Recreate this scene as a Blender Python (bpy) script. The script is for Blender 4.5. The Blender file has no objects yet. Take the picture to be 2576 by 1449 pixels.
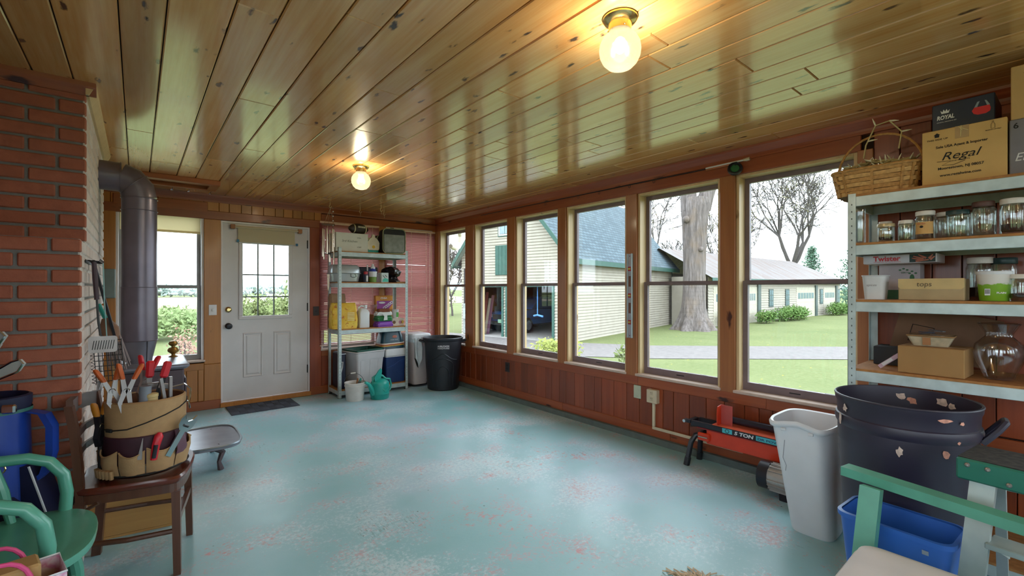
import bpy, bmesh, math, random
from mathutils import Vector, Matrix
random.seed(7)
R = math.radians
PI = math.pi
SC = bpy.context.scene
COL = SC.collection

# ------------------------------------------------------------ camera, sky, exposure
YAW = math.atan((1288 - 345) / 1146.0)
cam_d = bpy.data.cameras.new('camera')
cam = bpy.data.objects.new('camera', cam_d)
COL.objects.link(cam)
cam.location = (0, 0, 1.324)
cam.rotation_euler = (R(90), 0, -YAW)
cam_d.sensor_fit = 'HORIZONTAL'
cam_d.sensor_width = 36.0
cam_d.lens = 36.0 * 1146.0 / 2576.0
cam_d.shift_y = 2.5 / 2576.0
cam_d.clip_start = 0.02
cam_d.clip_end = 3000
SC.camera = cam

world = bpy.data.worlds.new('overcast_sky')
SC.world = world
world.use_nodes = True
wn = world.node_tree.nodes
wn['Background'].inputs[0].default_value = (0.80, 0.92, 1.0, 1)
wn['Background'].inputs[1].default_value = 1.35

SC.view_settings.view_transform = 'Standard'
SC.view_settings.look = 'None'
SC.view_settings.gamma = 1
SC.view_settings.use_curve_mapping = False
SC.view_settings.exposure = 2.15
SC.cycles.max_bounces = 10
SC.cycles.diffuse_bounces = 6
SC.cycles.transparent_max_bounces = 24
SC.cycles.use_denoising = True
SC.cycles.sample_clamp_indirect = 6.0
SC.cycles.caustics_reflective = False
SC.cycles.caustics_refractive = False
LAMP_POWER = 24.0
CEIL = 2.36
GZ = -0.88


# ------------------------------------------------------------ helpers: colour and materials
def lin(c):
    if isinstance(c, str):
        c = c.lstrip('#')
        c = [int(c[i:i + 2], 16) / 255 for i in (0, 2, 4)]
    return tuple((x / 12.92 if x <= 0.04045 else ((x + 0.055) / 1.055) ** 2.4) for x in c) + (1,)


MATS = {}


class NT:
    """small wrapper to write node trees shortly"""

    def __init__(s, name):
        s.m = bpy.data.materials.new(name)
        s.m.use_nodes = True
        s.t = s.m.node_tree
        s.b = s.t.nodes['Principled BSDF']
        s.out = s.t.nodes['Material Output']

    def n(s, typ, **kw):
        nd = s.t.nodes.new('ShaderNode' + typ)
        for k, v in kw.items():
            if k.startswith('_'):
                nd.inputs[k[1:].replace('_', ' ')].default_value = v
            else:
                setattr(nd, k, v)
        return nd

    def l(s, a, b):
        s.t.links.new(a, b)

    def ramp(s, fac, stops):
        r = s.n('ValToRGB')
        els = r.color_ramp.elements
        while len(els) < len(stops):
            els.new(0.5)
        for e, (p, c) in zip(els, stops):
            e.position = p
            e.color = c if len(c) == 4 else tuple(c) + (1,)
        s.l(fac, r.inputs[0])
        return r.outputs[0]

    def mix(s, fac, a, b, mode='MIX'):
        m = s.n('MixRGB', blend_type=mode)
        for sock, val in zip(m.inputs, (fac, a, b)):
            if hasattr(val, 'is_linked'):
                s.l(val, sock)
            else:
                sock.default_value = val
        return m.outputs[0]

    def coords(s, scale=(1, 1, 1), kind='Object', rnd=0.0):
        tc = s.n('TexCoord')
        mp = s.n('Mapping')
        mp.inputs['Scale'].default_value = scale
        s.l(tc.outputs[kind], mp.inputs[0])
        if rnd:
            oi = s.n('ObjectInfo')
            mu = s.n('Math', operation='MULTIPLY')
            mu.inputs[1].default_value = rnd
            s.l(oi.outputs['Random'], mu.inputs[0])
            cb = s.n('CombineXYZ')
            for i in range(3):
                s.l(mu.outputs[0], cb.inputs[i])
            s.l(cb.outputs[0], mp.inputs['Location'])
        return mp.outputs[0]

    def noise(s, vec, scale, detail=3, rough=0.5):
        t = s.n('TexNoise')
        t.inputs['Scale'].default_value = scale
        t.inputs['Detail'].default_value = detail
        t.inputs['Roughness'].default_value = rough
        s.l(vec, t.inputs['Vector'])
        return t.outputs['Fac']

    def bump(s, h, strength=0.2, dist=0.01):
        b = s.n('Bump')
        b.inputs['Strength'].default_value = strength
        b.inputs['Distance'].default_value = dist
        s.l(h, b.inputs['Height'])
        s.l(b.outputs[0], s.b.inputs['Normal'])

    def set(s, **kw):
        for k, v in kw.items():
            s.b.inputs[k.replace('_', ' ')].default_value = v


def plain(name, c, rough=0.5, metal=0.0, var=0.10, scale=9, bump=0.0, coat=0.0, spec=0.5):
    """one-colour surface with a little procedural mottling"""
    if name in MATS:
        return MATS[name]
    t = NT(name)
    col = lin(c)
    v = t.coords()
    nz = t.noise(v, scale, 4)
    dark = tuple(x * (1 - var) for x in col[:3]) + (1,)
    lite = tuple(min(1, x * (1 + var)) for x in col[:3]) + (1,)
    t.l(t.ramp(nz, [(0.35, dark), (0.65, lite)]), t.b.inputs['Base Color'])
    t.set(Roughness=rough, Metallic=metal)
    t.b.inputs['Coat Weight'].default_value = coat
    t.b.inputs['Specular IOR Level'].default_value = spec
    if bump:
        t.bump(t.noise(v, scale * 6, 4), bump, 0.004)
    MATS[name] = t.m
    return t.m


def wood(name, c1, c2, axis=1, rough=0.35, knots=0.5, knot_col='#4a3428', var=0.35, coat=0.0, kscale=1.0):
    """pine boards: stretched grain, random tone for each board, knots"""
    if name in MATS:
        return MATS[name]
    t = NT(name)
    st = [14.0, 14.0, 14.0]
    st[axis] = 1.1
    v = t.coords(tuple(st), rnd=37.0)
    g1 = t.noise(v, 1.0, 5, 0.6)
    st2 = [60.0, 60.0, 60.0]
    st2[axis] = 1.6
    v2 = t.coords(tuple(st2), rnd=11.0)
    g2 = t.noise(v2, 1.0, 3, 0.6)
    base = t.ramp(g1, [(0.3, lin(c1)), (0.72, lin(c2))])
    base = t.mix(0.35, base, t.ramp(g2, [(0.3, lin(c1)), (0.7, lin(c2))]))
    oi = t.n('ObjectInfo')
    mr = t.n('MapRange')
    mr.inputs['To Min'].default_value = 1 - var
    mr.inputs['To Max'].default_value = 1.0 + var * 0.25
    t.l(oi.outputs['Random'], mr.inputs['Value'])
    cb = t.n('CombineColor')
    t.l(mr.outputs[0], cb.inputs[0])
    t.l(mr.outputs[0], cb.inputs[1])
    t.l(mr.outputs[0], cb.inputs[2])
    base = t.mix(1.0, base, cb.outputs[0], 'MULTIPLY')
    if knots:
        ks = [9.0 * kscale] * 3
        ks[axis] = 3.2 * kscale
        kv = t.coords(tuple(ks), rnd=53.0)
        wob = t.n('VectorMath', operation='ADD')
        nz = t.n('TexNoise')
        nz.inputs['Scale'].default_value = 3.0
        t.l(kv, nz.inputs['Vector'])
        sc = t.n('VectorMath', operation='SCALE')
        sc.inputs['Scale'].default_value = 0.5
        t.l(nz.outputs['Color'], sc.inputs[0])
        t.l(kv, wob.inputs[0])
        t.l(sc.outputs[0], wob.inputs[1])
        vo = t.n('TexVoronoi')
        vo.inputs['Scale'].default_value = 1.0
        t.l(wob.outputs[0], vo.inputs['Vector'])
        km = t.ramp(vo.outputs['Distance'], [(0.10, (1, 1, 1, 1)), (0.2, (0, 0, 0, 1))])
        sepc = t.n('SeparateColor')
        t.l(vo.outputs['Color'], sepc.inputs[0])
        gate = t.ramp(sepc.outputs[0], [(max(0.0, 0.98 - knots), (0, 0, 0, 1)), (max(0.02, 1.0 - knots), (1, 1, 1, 1))])
        km = t.mix(1.0, km, gate, 'MULTIPLY')
        base = t.mix(km, base, lin(knot_col))
    t.l(base, t.b.inputs['Base Color'])
    t.set(Roughness=rough)
    t.b.inputs['Coat Weight'].default_value = coat
    t.b.inputs['Coat Roughness'].default_value = 0.12
    t.bump(g2, 0.08, 0.003)
    MATS[name] = t.m
    return t.m


def glass(name, tint=(0.96, 0.99, 0.98), refl=0.08, rough=0.02):
    """thin clear glass: see-through with a Fresnel sheen"""
    if name in MATS:
        return MATS[name]
    t = NT(name)
    tr = t.n('BsdfTransparent')
    tr.inputs[0].default_value = tuple(tint) + (1,)
    gl = t.n('BsdfGlossy')
    gl.inputs['Roughness'].default_value = rough
    fr = t.n('LayerWeight')
    fr.inputs['Blend'].default_value = 0.5
    pw = t.n('Math', operation='POWER')
    pw.inputs[1].default_value = 4.0
    t.l(fr.outputs['Facing'], pw.inputs[0])
    ma = t.n('Math', operation='MULTIPLY_ADD')
    ma.inputs[1].default_value = 0.75
    ma.inputs[2].default_value = refl * 0.5
    t.l(pw.outputs[0], ma.inputs[0])
    mx = t.n('MixShader')
    t.l(ma.outputs[0], mx.inputs[0])
    t.l(tr.outputs[0], mx.inputs[1])
    t.l(gl.outputs[0], mx.inputs[2])
    t.l(mx.outputs[0], t.out.inputs[0])
    MATS[name] = t.m
    return t.m


# ------------------------------------------------------------ helpers: geometry
class MB:
    def __init__(s):
        s.v, s.f = [], []

    def add(s, vs, fs):
        o = len(s.v)
        s.v += [tuple(p) for p in vs]
        s.f += [tuple(i + o for i in f) for f in fs]
        return s

    def box(s, x0, y0, z0, x1, y1, z1):
        v = [(x0, y0, z0), (x1, y0, z0), (x1, y1, z0), (x0, y1, z0), (x0, y0, z1), (x1, y0, z1), (x1, y1, z1), (x0, y1, z1)]
        return s.add(v, [(0, 3, 2, 1), (4, 5, 6, 7), (0, 1, 5, 4), (1, 2, 6, 5), (2, 3, 7, 6), (3, 0, 4, 7)])

    def cbox(s, x0, y0, z0, x1, y1, z1, b=0.003):
        """box with chamfered edges"""
        lo, hi = (x0, y0, z0), (x1, y1, z1)
        b = min(b, *[(hi[i] - lo[i]) * 0.45 for i in range(3)])
        vs, idx = [], {}
        for cx in (0, 1):
            for cy in (0, 1):
                for cz in (0, 1):
                    for ax in range(3):
                        p = []
                        for i, cc in enumerate((cx, cy, cz)):
                            e = hi[i] if cc else lo[i]
                            if i != ax:
                                e += -b if cc else b
                            p.append(e)
                        idx[(cx, cy, cz, ax)] = len(vs)
                        vs.append(p)
        fs = []
        ctr = Vector([(lo[i] + hi[i]) / 2 for i in range(3)])

        def face(ids):
            P = [Vector(vs[i]) for i in ids]
            nrm = (P[1] - P[0]).cross(P[2] - P[0])
            m = sum(P, Vector()) / len(P)
            fs.append(tuple(ids) if nrm.dot(m - ctr) > 0 else tuple(reversed(ids)))
        for ax in range(3):
            o = [i for i in range(3) if i != ax]
            for sd in (0, 1):
                q = []
                for a, c in ((0, 0), (1, 0), (1, 1), (0, 1)):
                    k = [0, 0, 0]
                    k[ax], k[o[0]], k[o[1]] = sd, a, c
                    q.append(idx[tuple(k) + (ax,)])
                face(q)
            for a in (0, 1):
                for c in (0, 1):
                    k0, k1 = [0, 0, 0], [0, 0, 0]
                    k0[o[0]] = k1[o[0]] = a
                    k0[o[1]] = k1[o[1]] = c
                    k1[ax] = 1
                    face([idx[tuple(k0) + (o[0],)], idx[tuple(k1) + (o[0],)], idx[tuple(k1) + (o[1],)], idx[tuple(k0) + (o[1],)]])
        for k in [(a, b2, c) for a in (0, 1) for b2 in (0, 1) for c in (0, 1)]:
            face([idx[k + (i,)] for i in range(3)])
        return s.add(vs, fs)

    def loft(s, rings, cap0=True, cap1=True):
        n = len(rings[0])
        vs = [p for r in rings for p in r]
        fs = []
        for k in range(len(rings) - 1):
            for i in range(n):
                j = (i + 1) % n
                fs.append((k * n + i, k * n + j, (k + 1) * n + j, (k + 1) * n + i))
        if cap0:
            fs.append(tuple(reversed(range(n))))
        if cap1:
            b = (len(rings) - 1) * n
            fs.append(tuple(range(b, b + n)))
        return s.add(vs, fs)

    def lathe(s, prof, seg=24, c=(0, 0), sx=1.0, sy=1.0, cap0=True, cap1=True):
        rings = [[(c[0] + r * sx * math.cos(2 * PI * i / seg), c[1] + r * sy * math.sin(2 * PI * i / seg), z) for i in range(seg)] for r, z in prof]
        return s.loft(rings, cap0, cap1)

    def tube(s, pts, r, seg=8, closed=False, cap=True):
        P = [Vector(p) for p in pts]
        n = len(P)
        rr = r if isinstance(r, (list, tuple)) else [r] * n
        rings = []
        prev = None
        for i in range(n):
            if closed:
                t = P[(i + 1) % n] - P[i - 1]
            else:
                t = P[min(i + 1, n - 1)] - P[max(i - 1, 0)]
            t.normalize()
            if prev is None:
                a = Vector((0, 0, 1)) if abs(t.z) < 0.9 else Vector((1, 0, 0))
                u = t.cross(a).normalized()
            else:
                u = (prev - t * prev.dot(t)).normalized()
            prev = u
            w = t.cross(u)
            rings.append([tuple(P[i] + (u * math.cos(2 * PI * k / seg) + w * math.sin(2 * PI * k / seg)) * rr[i]) for k in range(seg)])
        if closed:
            rings.append(rings[0])
            return s.loft(rings, False, False)
        return s.loft(rings, cap, cap)

    def bar(s, p, q, w, h, up=(0, 0, 1), w2=None, h2=None):
        """rectangular bar from p to q, width w (side), height h (up)"""
        p, q = Vector(p), Vector(q)
        t = (q - p).normalized()
        up = Vector(up)
        sd = t.cross(up).normalized()
        uu = sd.cross(t).normalized()
        rings = []
        for c, ww, hh in ((p, w, h), (q, w2 or w, h2 or h)):
            rings.append([tuple(c + sd * a * ww / 2 + uu * b * hh / 2) for a, b in ((-1, -1), (1, -1), (1, 1), (-1, 1))])
        return s.loft(rings)

    def prism(s, poly, z0, z1, fn=None):
        """extrude a 2-D outline; fn maps (x, y, z) to another placing"""
        fn = fn or (lambda x, y, z: (x, y, z))
        return s.loft([[fn(x, y, z0) for x, y in poly], [fn(x, y, z1) for x, y in poly]])

    def ball(s, c, rx, ry=None, rz=None, seg=16, rings=9):
        ry = ry or rx
        rz = rz or rx
        R_ = []
        for k in range(rings + 1):
            a = -PI / 2 + PI * k / rings
            r = max(math.cos(a), 0.02)
            R_.append([(c[0] + rx * r * math.cos(2 * PI * i / seg), c[1] + ry * r * math.sin(2 * PI * i / seg), c[2] + rz * math.sin(a)) for i in range(seg)])
        return s.loft(R_)

    def xf(s, M):
        s.v = [tuple(M @ Vector(p)) for p in s.v]
        return s


def rr(w, d, z, r, n=5, cx=0, cy=0):
    """rounded rectangle ring"""
    r = min(r, w / 2 * 0.99, d / 2 * 0.99)
    out = []
    for qx, qy, a0 in ((1, 1, 0), (-1, 1, 90), (-1, -1, 180), (1, -1, 270)):
        for k in range(n + 1):
            a = R(a0 + 90 * k / n)
            out.append((cx + qx * (w / 2 - r) + r * math.cos(a), cy + qy * (d / 2 - r) + r * math.sin(a), z))
    return out


def obj(name, mb, mat, parent=None, smooth=None, kind=None, label=None):
    me = bpy.data.meshes.new(name)
    me.from_pydata(mb.v, [], mb.f)
    me.materials.append(mat)
    if smooth:
        me.shade_smooth()
        me.set_sharp_from_angle(angle=R(smooth if smooth is not True else 35))
    o = bpy.data.objects.new(name, me)
    COL.objects.link(o)
    if parent:
        o.parent = parent
    if kind:
        o['kind'] = kind
    if label:
        o['label'] = label
    return o


def tag(o, label, cat, group=None, kind=None):
    o['label'] = label
    o['category'] = cat
    if group:
        o['group'] = group
    if kind:
        o['kind'] = kind
    return o


def thing(name, label, cat, loc=(0, 0, 0), rz=0, group=None):
    o = bpy.data.objects.new(name, None)
    o.empty_display_size = 0.1
    COL.objects.link(o)
    o.location = loc
    o.rotation_euler = (0, 0, rz)
    return tag(o, label, cat, group)


def struct(name, mb, mat, smooth=None):
    return obj(name, mb, mat, None, smooth, 'structure')


def sroot(name, loc=(0, 0, 0), rz=0):
    o = bpy.data.objects.new(name, None)
    COL.objects.link(o)
    o.location = loc
    o.rotation_euler = (0, 0, rz)
    o['kind'] = 'structure'
    return o


def text(s, size, mat, o, xd, yd, parent, name='lettering', width=None, bold=0.0, shear=0.0, align='LEFT'):
    """flat lettering: o origin of baseline, xd reading direction, yd up"""
    cu = bpy.data.curves.new('txt', 'FONT')
    cu.body = s
    cu.size = size
    cu.shear = shear
    cu.offset = bold
    cu.align_x = align
    cu.extrude = 0.0004
    cu.resolution_u = 3
    ob = bpy.data.objects.new('txt', cu)
    me = bpy.data.meshes.new_from_object(ob)
    bpy.data.objects.remove(ob)
    xs = [v.co.x for v in me.vertices] or [0]
    k = (width / (max(xs) - min(xs))) if width and max(xs) > min(xs) else 1.0
    X, Y = Vector(xd).normalized(), Vector(yd).normalized()
    N = X.cross(Y)
    for v in me.vertices:
        v.co = Vector(o) + X * v.co.x * k + Y * v.co.y + N * (v.co.z + 0.0006)
    me.materials.append(mat)
    me.name = name
    q = bpy.data.objects.new(name, me)
    COL.objects.link(q)
    q.parent = parent
    return q


FX, FZ = (1, 0, 0), (0, 0, 1)


def dup(root, loc, rz=None, label=None):
    r = root.copy()
    COL.objects.link(r)
    r.location = loc
    if rz is not None:
        r.rotation_euler = (0, 0, rz)
    if label:
        r['label'] = label
    for ch in list(root.children):
        c = ch.copy()
        COL.objects.link(c)
        c.parent = r
        for g in list(ch.children):
            d = g.copy()
            COL.objects.link(d)
            d.parent = c
    return r


# ------------------------------------------------------------ main materials
CEILW = wood('varnished_pine', '#cf8a44', '#f0c080', 1, 0.24, 0.62, '#4a342a', 0.24, 1.0, 1.6)
WALLW = wood('stained_pine_upright', '#7c3318', '#a04c24', 2, 0.42, 0.35, '#33100c', 0.35, 0.2)
WALLY = wood('stained_pine_long', '#84381e', '#a85a30', 1, 0.42, 0.25, '#33100c', 0.1, 0.2)
WALLX = wood('stained_pine_cross', '#84421e', '#a25828', 0, 0.42, 0.3, '#33100c', 0.1, 0.2)
POSTW = wood('pine_post', '#965a34', '#b47444', 2, 0.4, 0.2, '#40180f', 0.12, 0.2)
AMBER = wood('amber_pine_upright', '#a06428', '#b97a36', 2, 0.4, 0.2, '#40200f', 0.25, 0.2)
JAMB = wood('pale_pine_jamb', '#c9ab7c', '#dcc298', 2, 0.45, 0.15, '#8a6a48', 0.1)
SILLW = wood('pale_sill', '#b7a193', '#cdb8ab', 1, 0.4, 0.0, var=0.05)
SASH = plain('bronze_vinyl_sash', '#77676a', 0.4)
PANE = glass('window_glass', (0.985, 0.995, 0.995), 0.09)
WHITE = plain('white_paint', '#e3dfe0', 0.4, var=0.04)
BLACKM = plain('black_metal', '#17171c', 0.45)
GALV = plain('galvanised_steel', '#b6c4c5', 0.4, 0.2, 0.12, 14)
CHROME = plain('chrome', '#d0d4d8', 0.12, 1.0, 0.02)
BRASS = plain('brass', '#d9bd82', 0.22, 1.0, 0.06)
DARKGAP = plain('dark_joint', '#2a140a', 0.9)
CARD = plain('cardboard', '#b08b5a', 0.85, var=0.06)
INK = plain('black_ink', '#1c1a1a', 0.8)
WHITEP = plain('white_plastic', '#d6d8dc', 0.45, var=0.04)
BLACKP = plain('black_plastic', '#1d1f27', 0.42, var=0.15)
TEAL = plain('teal_plastic', '#1f9a8e', 0.35, var=0.06)


def floor_mat():
    t = NT('painted_concrete')
    v = t.coords()
    big = t.noise(v, 0.8, 4, 0.6)
    mid = t.noise(v, 3.2, 6, 0.7)
    fine = t.noise(v, 55, 6, 0.75)
    base = t.ramp(big, [(0.3, lin('#82b6bd')), (0.5, lin('#9ac2cd')), (0.7, lin('#bccbdf'))])

    def prod(p, q):
        m_ = t.n('Math', operation='MULTIPLY')
        t.l(p, m_.inputs[0])
        t.l(q, m_.inputs[1])
        return m_.outputs[0]
    # worn paint: paler primer and the older pink-red coat show through in speckled patches
    pale = t.ramp(prod(t.noise(v, 1.6, 3), t.noise(v, 42, 6, 0.8)), [(0.27, (0, 0, 0, 1)), (0.34, (.75,) * 3)])
    base = t.mix(pale, base, lin('#c6dbe2'))
    wear = t.ramp(prod(mid, fine), [(0.285, (0, 0, 0, 1)), (0.36, (.8,) * 3)])
    base = t.mix(wear, base, lin('#c2a0ab'))
    red = t.ramp(prod(t.noise(v, 2.1, 3), t.noise(v, 24, 6, 0.8)), [(0.345, (0, 0, 0, 1)), (0.40, (.9,) * 3)])
    base = t.mix(red, base, lin('#c88488'))
    # fine dark flecks and scratches
    v4 = t.coords((60, 9, 9))
    base = t.mix(t.ramp(prod(t.noise(v4, 1.5, 4, .7), t.noise(v, 1.3, 2)), [(0.37, (0, 0, 0, 1)), (0.42, (.55,) * 3)]), base, lin('#5f7f84'))
    vo = t.n('TexVoronoi')
    vo.inputs['Scale'].default_value = 7
    t.l(v, vo.inputs['Vector'])
    sp = t.ramp(vo.outputs['Distance'], [(0.02, (1, 1, 1, 1)), (0.045, (0, 0, 0, 1))])
    base = t.mix(sp, base, lin('#46605f'))
    t.l(base, t.b.inputs['Base Color'])
    rg = t.ramp(mid, [(0.35, (0.30,) * 3), (0.65, (0.44,) * 3)])
    t.l(rg, t.b.inputs['Roughness'])
    t.bump(fine, 0.15, 0.004)
    return t.m


FLOOR = floor_mat()


def brick_mat(name, c1, c2, c3):
    t = NT(name)
    v = t.coords(rnd=21.0)
    oi = t.n('ObjectInfo')
    a = t.ramp(t.noise(v, 14, 5, 0.7), [(0.3, lin(c1)), (0.7, lin(c2))])
    a = t.mix(t.ramp(oi.outputs['Random'], [(0.0, (0.0,) * 3), (1.0, (0.7,) * 3)]), a, lin(c3))
    t.l(a, t.b.inputs['Base Color'])
    t.set(Roughness=0.8)
    t.bump(t.noise(v, 60, 5, 0.7), 0.35, 0.006)
    return t.m


BRICK = brick_mat('red_brick', '#985846', '#b46c52', '#a3604a')
PALEBRICK = brick_mat('pale_brick', '#d2c4be', '#e2d8d2', '#cbb8b0')  # paler brick tone for the chimney's side face
MORTAR = plain('grey_mortar', '#807f7e', 0.95, bump=0.5, scale=20)
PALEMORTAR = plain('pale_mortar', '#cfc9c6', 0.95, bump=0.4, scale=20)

# ------------------------------------------------------------ room shell
XR, YF, XL, YB = 3.46, 6.0, -0.75, -2.6
floor = struct('floor', MB().box(XL - .2, YB - .2, -0.12, XR + .16, YF + .16, 0), FLOOR)

ceiling = struct('ceiling', MB().box(XL - .2, YB - .2, CEIL + 0.016, XR + .16, YF + .16, CEIL + 0.12), DARKGAP)
# planks run along the room, two widths alternating, with staggered butt joints
edges = [-0.054, 0.085, 0.279, 0.422, 0.610, 0.754, 0.941, 1.095, 1.282, 1.447, 1.612, 1.750, 1.942]
w_alt = [0.142, 0.190]
k = 0
while edges[-1] < XR - 0.02:
    edges.append(min(edges[-1] + w_alt[k % 2], XR))
    k += 1
k = 1
while edges[0] > XL + 0.02:
    edges.insert(0, max(edges[0] - w_alt[k % 2], XL))
    k += 1
rnd = random.Random(3)
for a, b in zip(edges[:-1], edges[1:]):
    y = YB
    cuts = [YB]
    y = YB + rnd.uniform(0.8, 2.6)
    while y < YF - 0.5:
        cuts.append(y)
        y += rnd.uniform(1.3, 3.2)
    cuts.append(YF)
    for c0, c1 in zip(cuts[:-1], cuts[1:]):
        o = obj('plank', MB().cbox(-(b - a) / 2 + .0022, -(c1 - c0) / 2 + .0008, 0, (b - a) / 2 - .0022, (c1 - c0) / 2 - .0008, .018, .0045), CEILW, ceiling)
        o.location = ((a + b) / 2, (c0 + c1) / 2, CEIL)


def grid_wall(mb, axis, p0, p1, a0, a1, z0, z1, holes):
    """slab from p0 to p1 thick, along a0..a1, with rectangular openings (a,b,zlo,zhi)"""
    cuts = sorted(set([a0, a1] + [h[0] for h in holes] + [h[1] for h in holes]))
    for u, v in zip(cuts[:-1], cuts[1:]):
        hz = [h for h in holes if h[0] <= u + 1e-6 and h[1] >= v - 1e-6]
        spans = [(z0, z1)] if not hz else [(z0, hz[0][2]), (hz[0][3], z1)]
        for s0, s1 in spans:
            if s1 - s0 > 0.005:
                if axis == 'x':
                    mb.box(p0, u, s0, p1, v, s1)
                else:
                    mb.box(u, p0, s0, v, p1, s1)


SILL, HEAD = 0.565, 2.178
# right wall: (low Y, high Y) of every opening
RW = [(5.184, 5.885), (4.28, 4.986), (3.421, 4.131), (2.551, 3.305), (1.683, 2.431), (0.82, 1.566)]
RW_BACK = [(-0.95, -0.25), (-1.75, -1.05), (-2.5, -1.85)]  # unseen openings behind the camera, added for their daylight
mb = MB()
grid_wall(mb, 'x', XR + .004, XR + .16, YB, YF, -0.1, CEIL, [(a, b, SILL, HEAD) for a, b in RW + RW_BACK])
wall_right = struct('wall_right', mb, DARKGAP)
# far wall openings
FW_WIN = (-0.165, 0.565)
FW_DOOR = (0.722, 1.664)
FW_BL = [(1.80, 2.545), (2.665, 3.40)]
FS, FH = 0.545, 2.175
mb = MB()
grid_wall(mb, 'y', YF + .004, YF + .16, XL, XR + .16, -0.1, CEIL, [(FW_WIN[0], FW_WIN[1], FS, FH), (FW_DOOR[0], FW_DOOR[1], 0.03, 2.09)] + [(a, b, 0.56, 2.19) for a, b in FW_BL])
wall_far = struct('wall_far', mb, DARKGAP)
mb = MB()
BACKW = [(-0.5, 0.45), (0.6, 1.55), (1.7, 2.6), (2.7, 3.35)]  # back wall windows out of view, put in to brighten the room
grid_wall(mb, 'y', YB - .16, YB, XL, XR + .16, -0.1, CEIL, [(a, b, 0.5, HEAD) for a, b in BACKW])
wall_back = struct('wall_back', mb, WALLW)
mb = MB()
LEFTW = [(-2.3, -1.4), (-1.2, -0.3), (0.1, 1.2)]  # left wall windows out of view, put in as extra daylight
grid_wall(mb, 'x', XL - .16, XL, YB, YF, -0.1, CEIL, [(a, b, 0.5, HEAD) for a, b in LEFTW])
wall_left = struct('wall_left', mb, WALLW)


def boards(parent, axis, a0, a1, z0, z1, face, mat, th=0.014, wmin=0.085, wmax=0.155, seed=1, sign=-1, name='wall_board'):
    """upright tongue-and-groove boards; face is the coordinate of the wall plane"""
    g = random.Random(seed)
    u = a0
    while u < a1 - 0.01:
        w = min(g.uniform(wmin, wmax), a1 - u)
        if a1 - (u + w) < 0.04:
            w = a1 - u
        m = MB()
        if axis == 'x':   # wall plane is X = face, boards side by side along Y
            m.cbox(min(face, face + sign * th), -w / 2 + .0018, 0, max(face, face + sign * th), w / 2 - .0018, z1 - z0, .003)
            o = obj(name, m, mat, parent)
            o.location = (0, u + w / 2, z0)
        else:
            m.cbox(-w / 2 + .0018, min(face, face + sign * th), 0, w / 2 - .0018, max(face, face + sign * th), z1 - z0, .003)
            o = obj(name, m, mat, parent)
            o.location = (u + w / 2, 0, z0)
        u += w


def piece(parent, name, b, mat, ch=0.004):
    m = MB().cbox(*[b[i] - (b[i % 3] + b[i % 3 + 3]) / 2 for i in range(6)], ch)
    o = obj(name, m, mat, parent)
    o.location = [(b[i] + b[i + 3]) / 2 for i in range(3)]
    return o


# right wall cladding
boards(wall_right, 'x', -0.15, YF, 0.125, 0.475, XR + .004, WALLW, seed=4)
boards(wall_right, 'x', YB, -0.15, 0.125, 0.475, XR + .004, WALLW, seed=9)
boards(wall_right, 'x', -0.22, 0.74, 0.56, CEIL - .01, XR + .004, WALLW, wmin=.12, wmax=.17, seed=12)
joints = [YB, -0.15, 1.35, 2.42, 4.95, YF]
for a, b in zip(joints[:-1], joints[1:]):
    piece(wall_right, 'apron_rail', (XR - .018, a, 0.468, XR + .004, b, 0.552), WALLY)
bb = [YB, 0.4, 2.1, 3.35, 4.55, YF]
base_r = sroot('baseboard_right')
for a, b in zip(bb[:-1], bb[1:]):
    piece(base_r, 'board', (XR - .02, a + .001, 0.05, XR + .004, b - .001, 0.132), WALLY)
trim_curb = struct('trim_1', MB().box(XR - .055, YB, -0.01, XR + .004, YF, 0.052), plain('rough_concrete', '#5f6a68', 0.95, bump=0.8, scale=14))
piece(wall_right, 'head_casing', (XR - .018, 0.80, HEAD - .004, XR + .004, YF, 2.285), WALLY)
# posts between the windows and the edge casings
posts = [(5.885, YF), (4.986, 5.184), (4.131, 4.28), (3.305, 3.421), (2.431, 2.551), (1.566, 1.683), (0.74, 0.82)]
for a, b in posts:
    piece(wall_right, 'post', (XR - .02, a, 0.545, XR + .004, b, HEAD), POSTW)
trim_crown = sroot('trim_2')


def crown_profile(p, q, nrm, mat, name='crown_moulding'):
    """small cove moulding along the ceiling from p to q; nrm points into the room"""
    prof = [(0, 0), (0.012, 0), (0.016, 0.02), (0.034, 0.048), (0.046, 0.062), (0.05, 0.076), (0, 0.076)]
    rings = []
    for c in (p, q):
        rings.append([(c[0] + nrm[0] * a, c[1] + nrm[1] * a, CEIL - 0.077 + b) for a, b in prof])
    return obj(name, MB().loft(rings), mat, trim_crown)


crown_profile((XR - .006, YB), (XR - .006, YF), (-1, 0), WALLY)
crown_profile((XL, YF - .006), (XR, YF - .006), (0, -1), WALLX)
obj('quarter_round', MB().box(XR - .03, YB, 2.27, XR, YF, 2.286), WALLY, trim_crown)

# far wall cladding
boards(wall_far, 'y', XL, FW_DOOR[1] + .14, 2.186, CEIL - .02, YF + .004, AMBER, seed=5, wmin=.09, wmax=.15)
boards(wall_far, 'y', XL, -0.27, 0.03, 2.186, YF + .004, AMBER, seed=6)
boards(wall_far, 'y', -0.165, 0.565, 0.10, 0.47, YF + .004, AMBER, seed=8)
boards(wall_far, 'y', 1.80, XR, 0.10, 0.56, YF + .004, WALLW, seed=10)
piece(wall_far, 'header_board', (XL, YF - .02, 2.093, 1.80, YF + .002, 2.187), WALLX)
piece(wall_far, 'header_board', (FW_WIN[0] - .02, YF - .022, 2.17, .60, YF - .001, 2.275), WALLX)
piece(wall_far, 'header_board', (1.80, YF - .02, 2.187, XR, YF + .002, 2.275), WALLX)
piece(wall_far, 'post', (-0.275, YF - .018, 0.0, -0.165, YF + .002, 2.175), AMBER)
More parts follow.
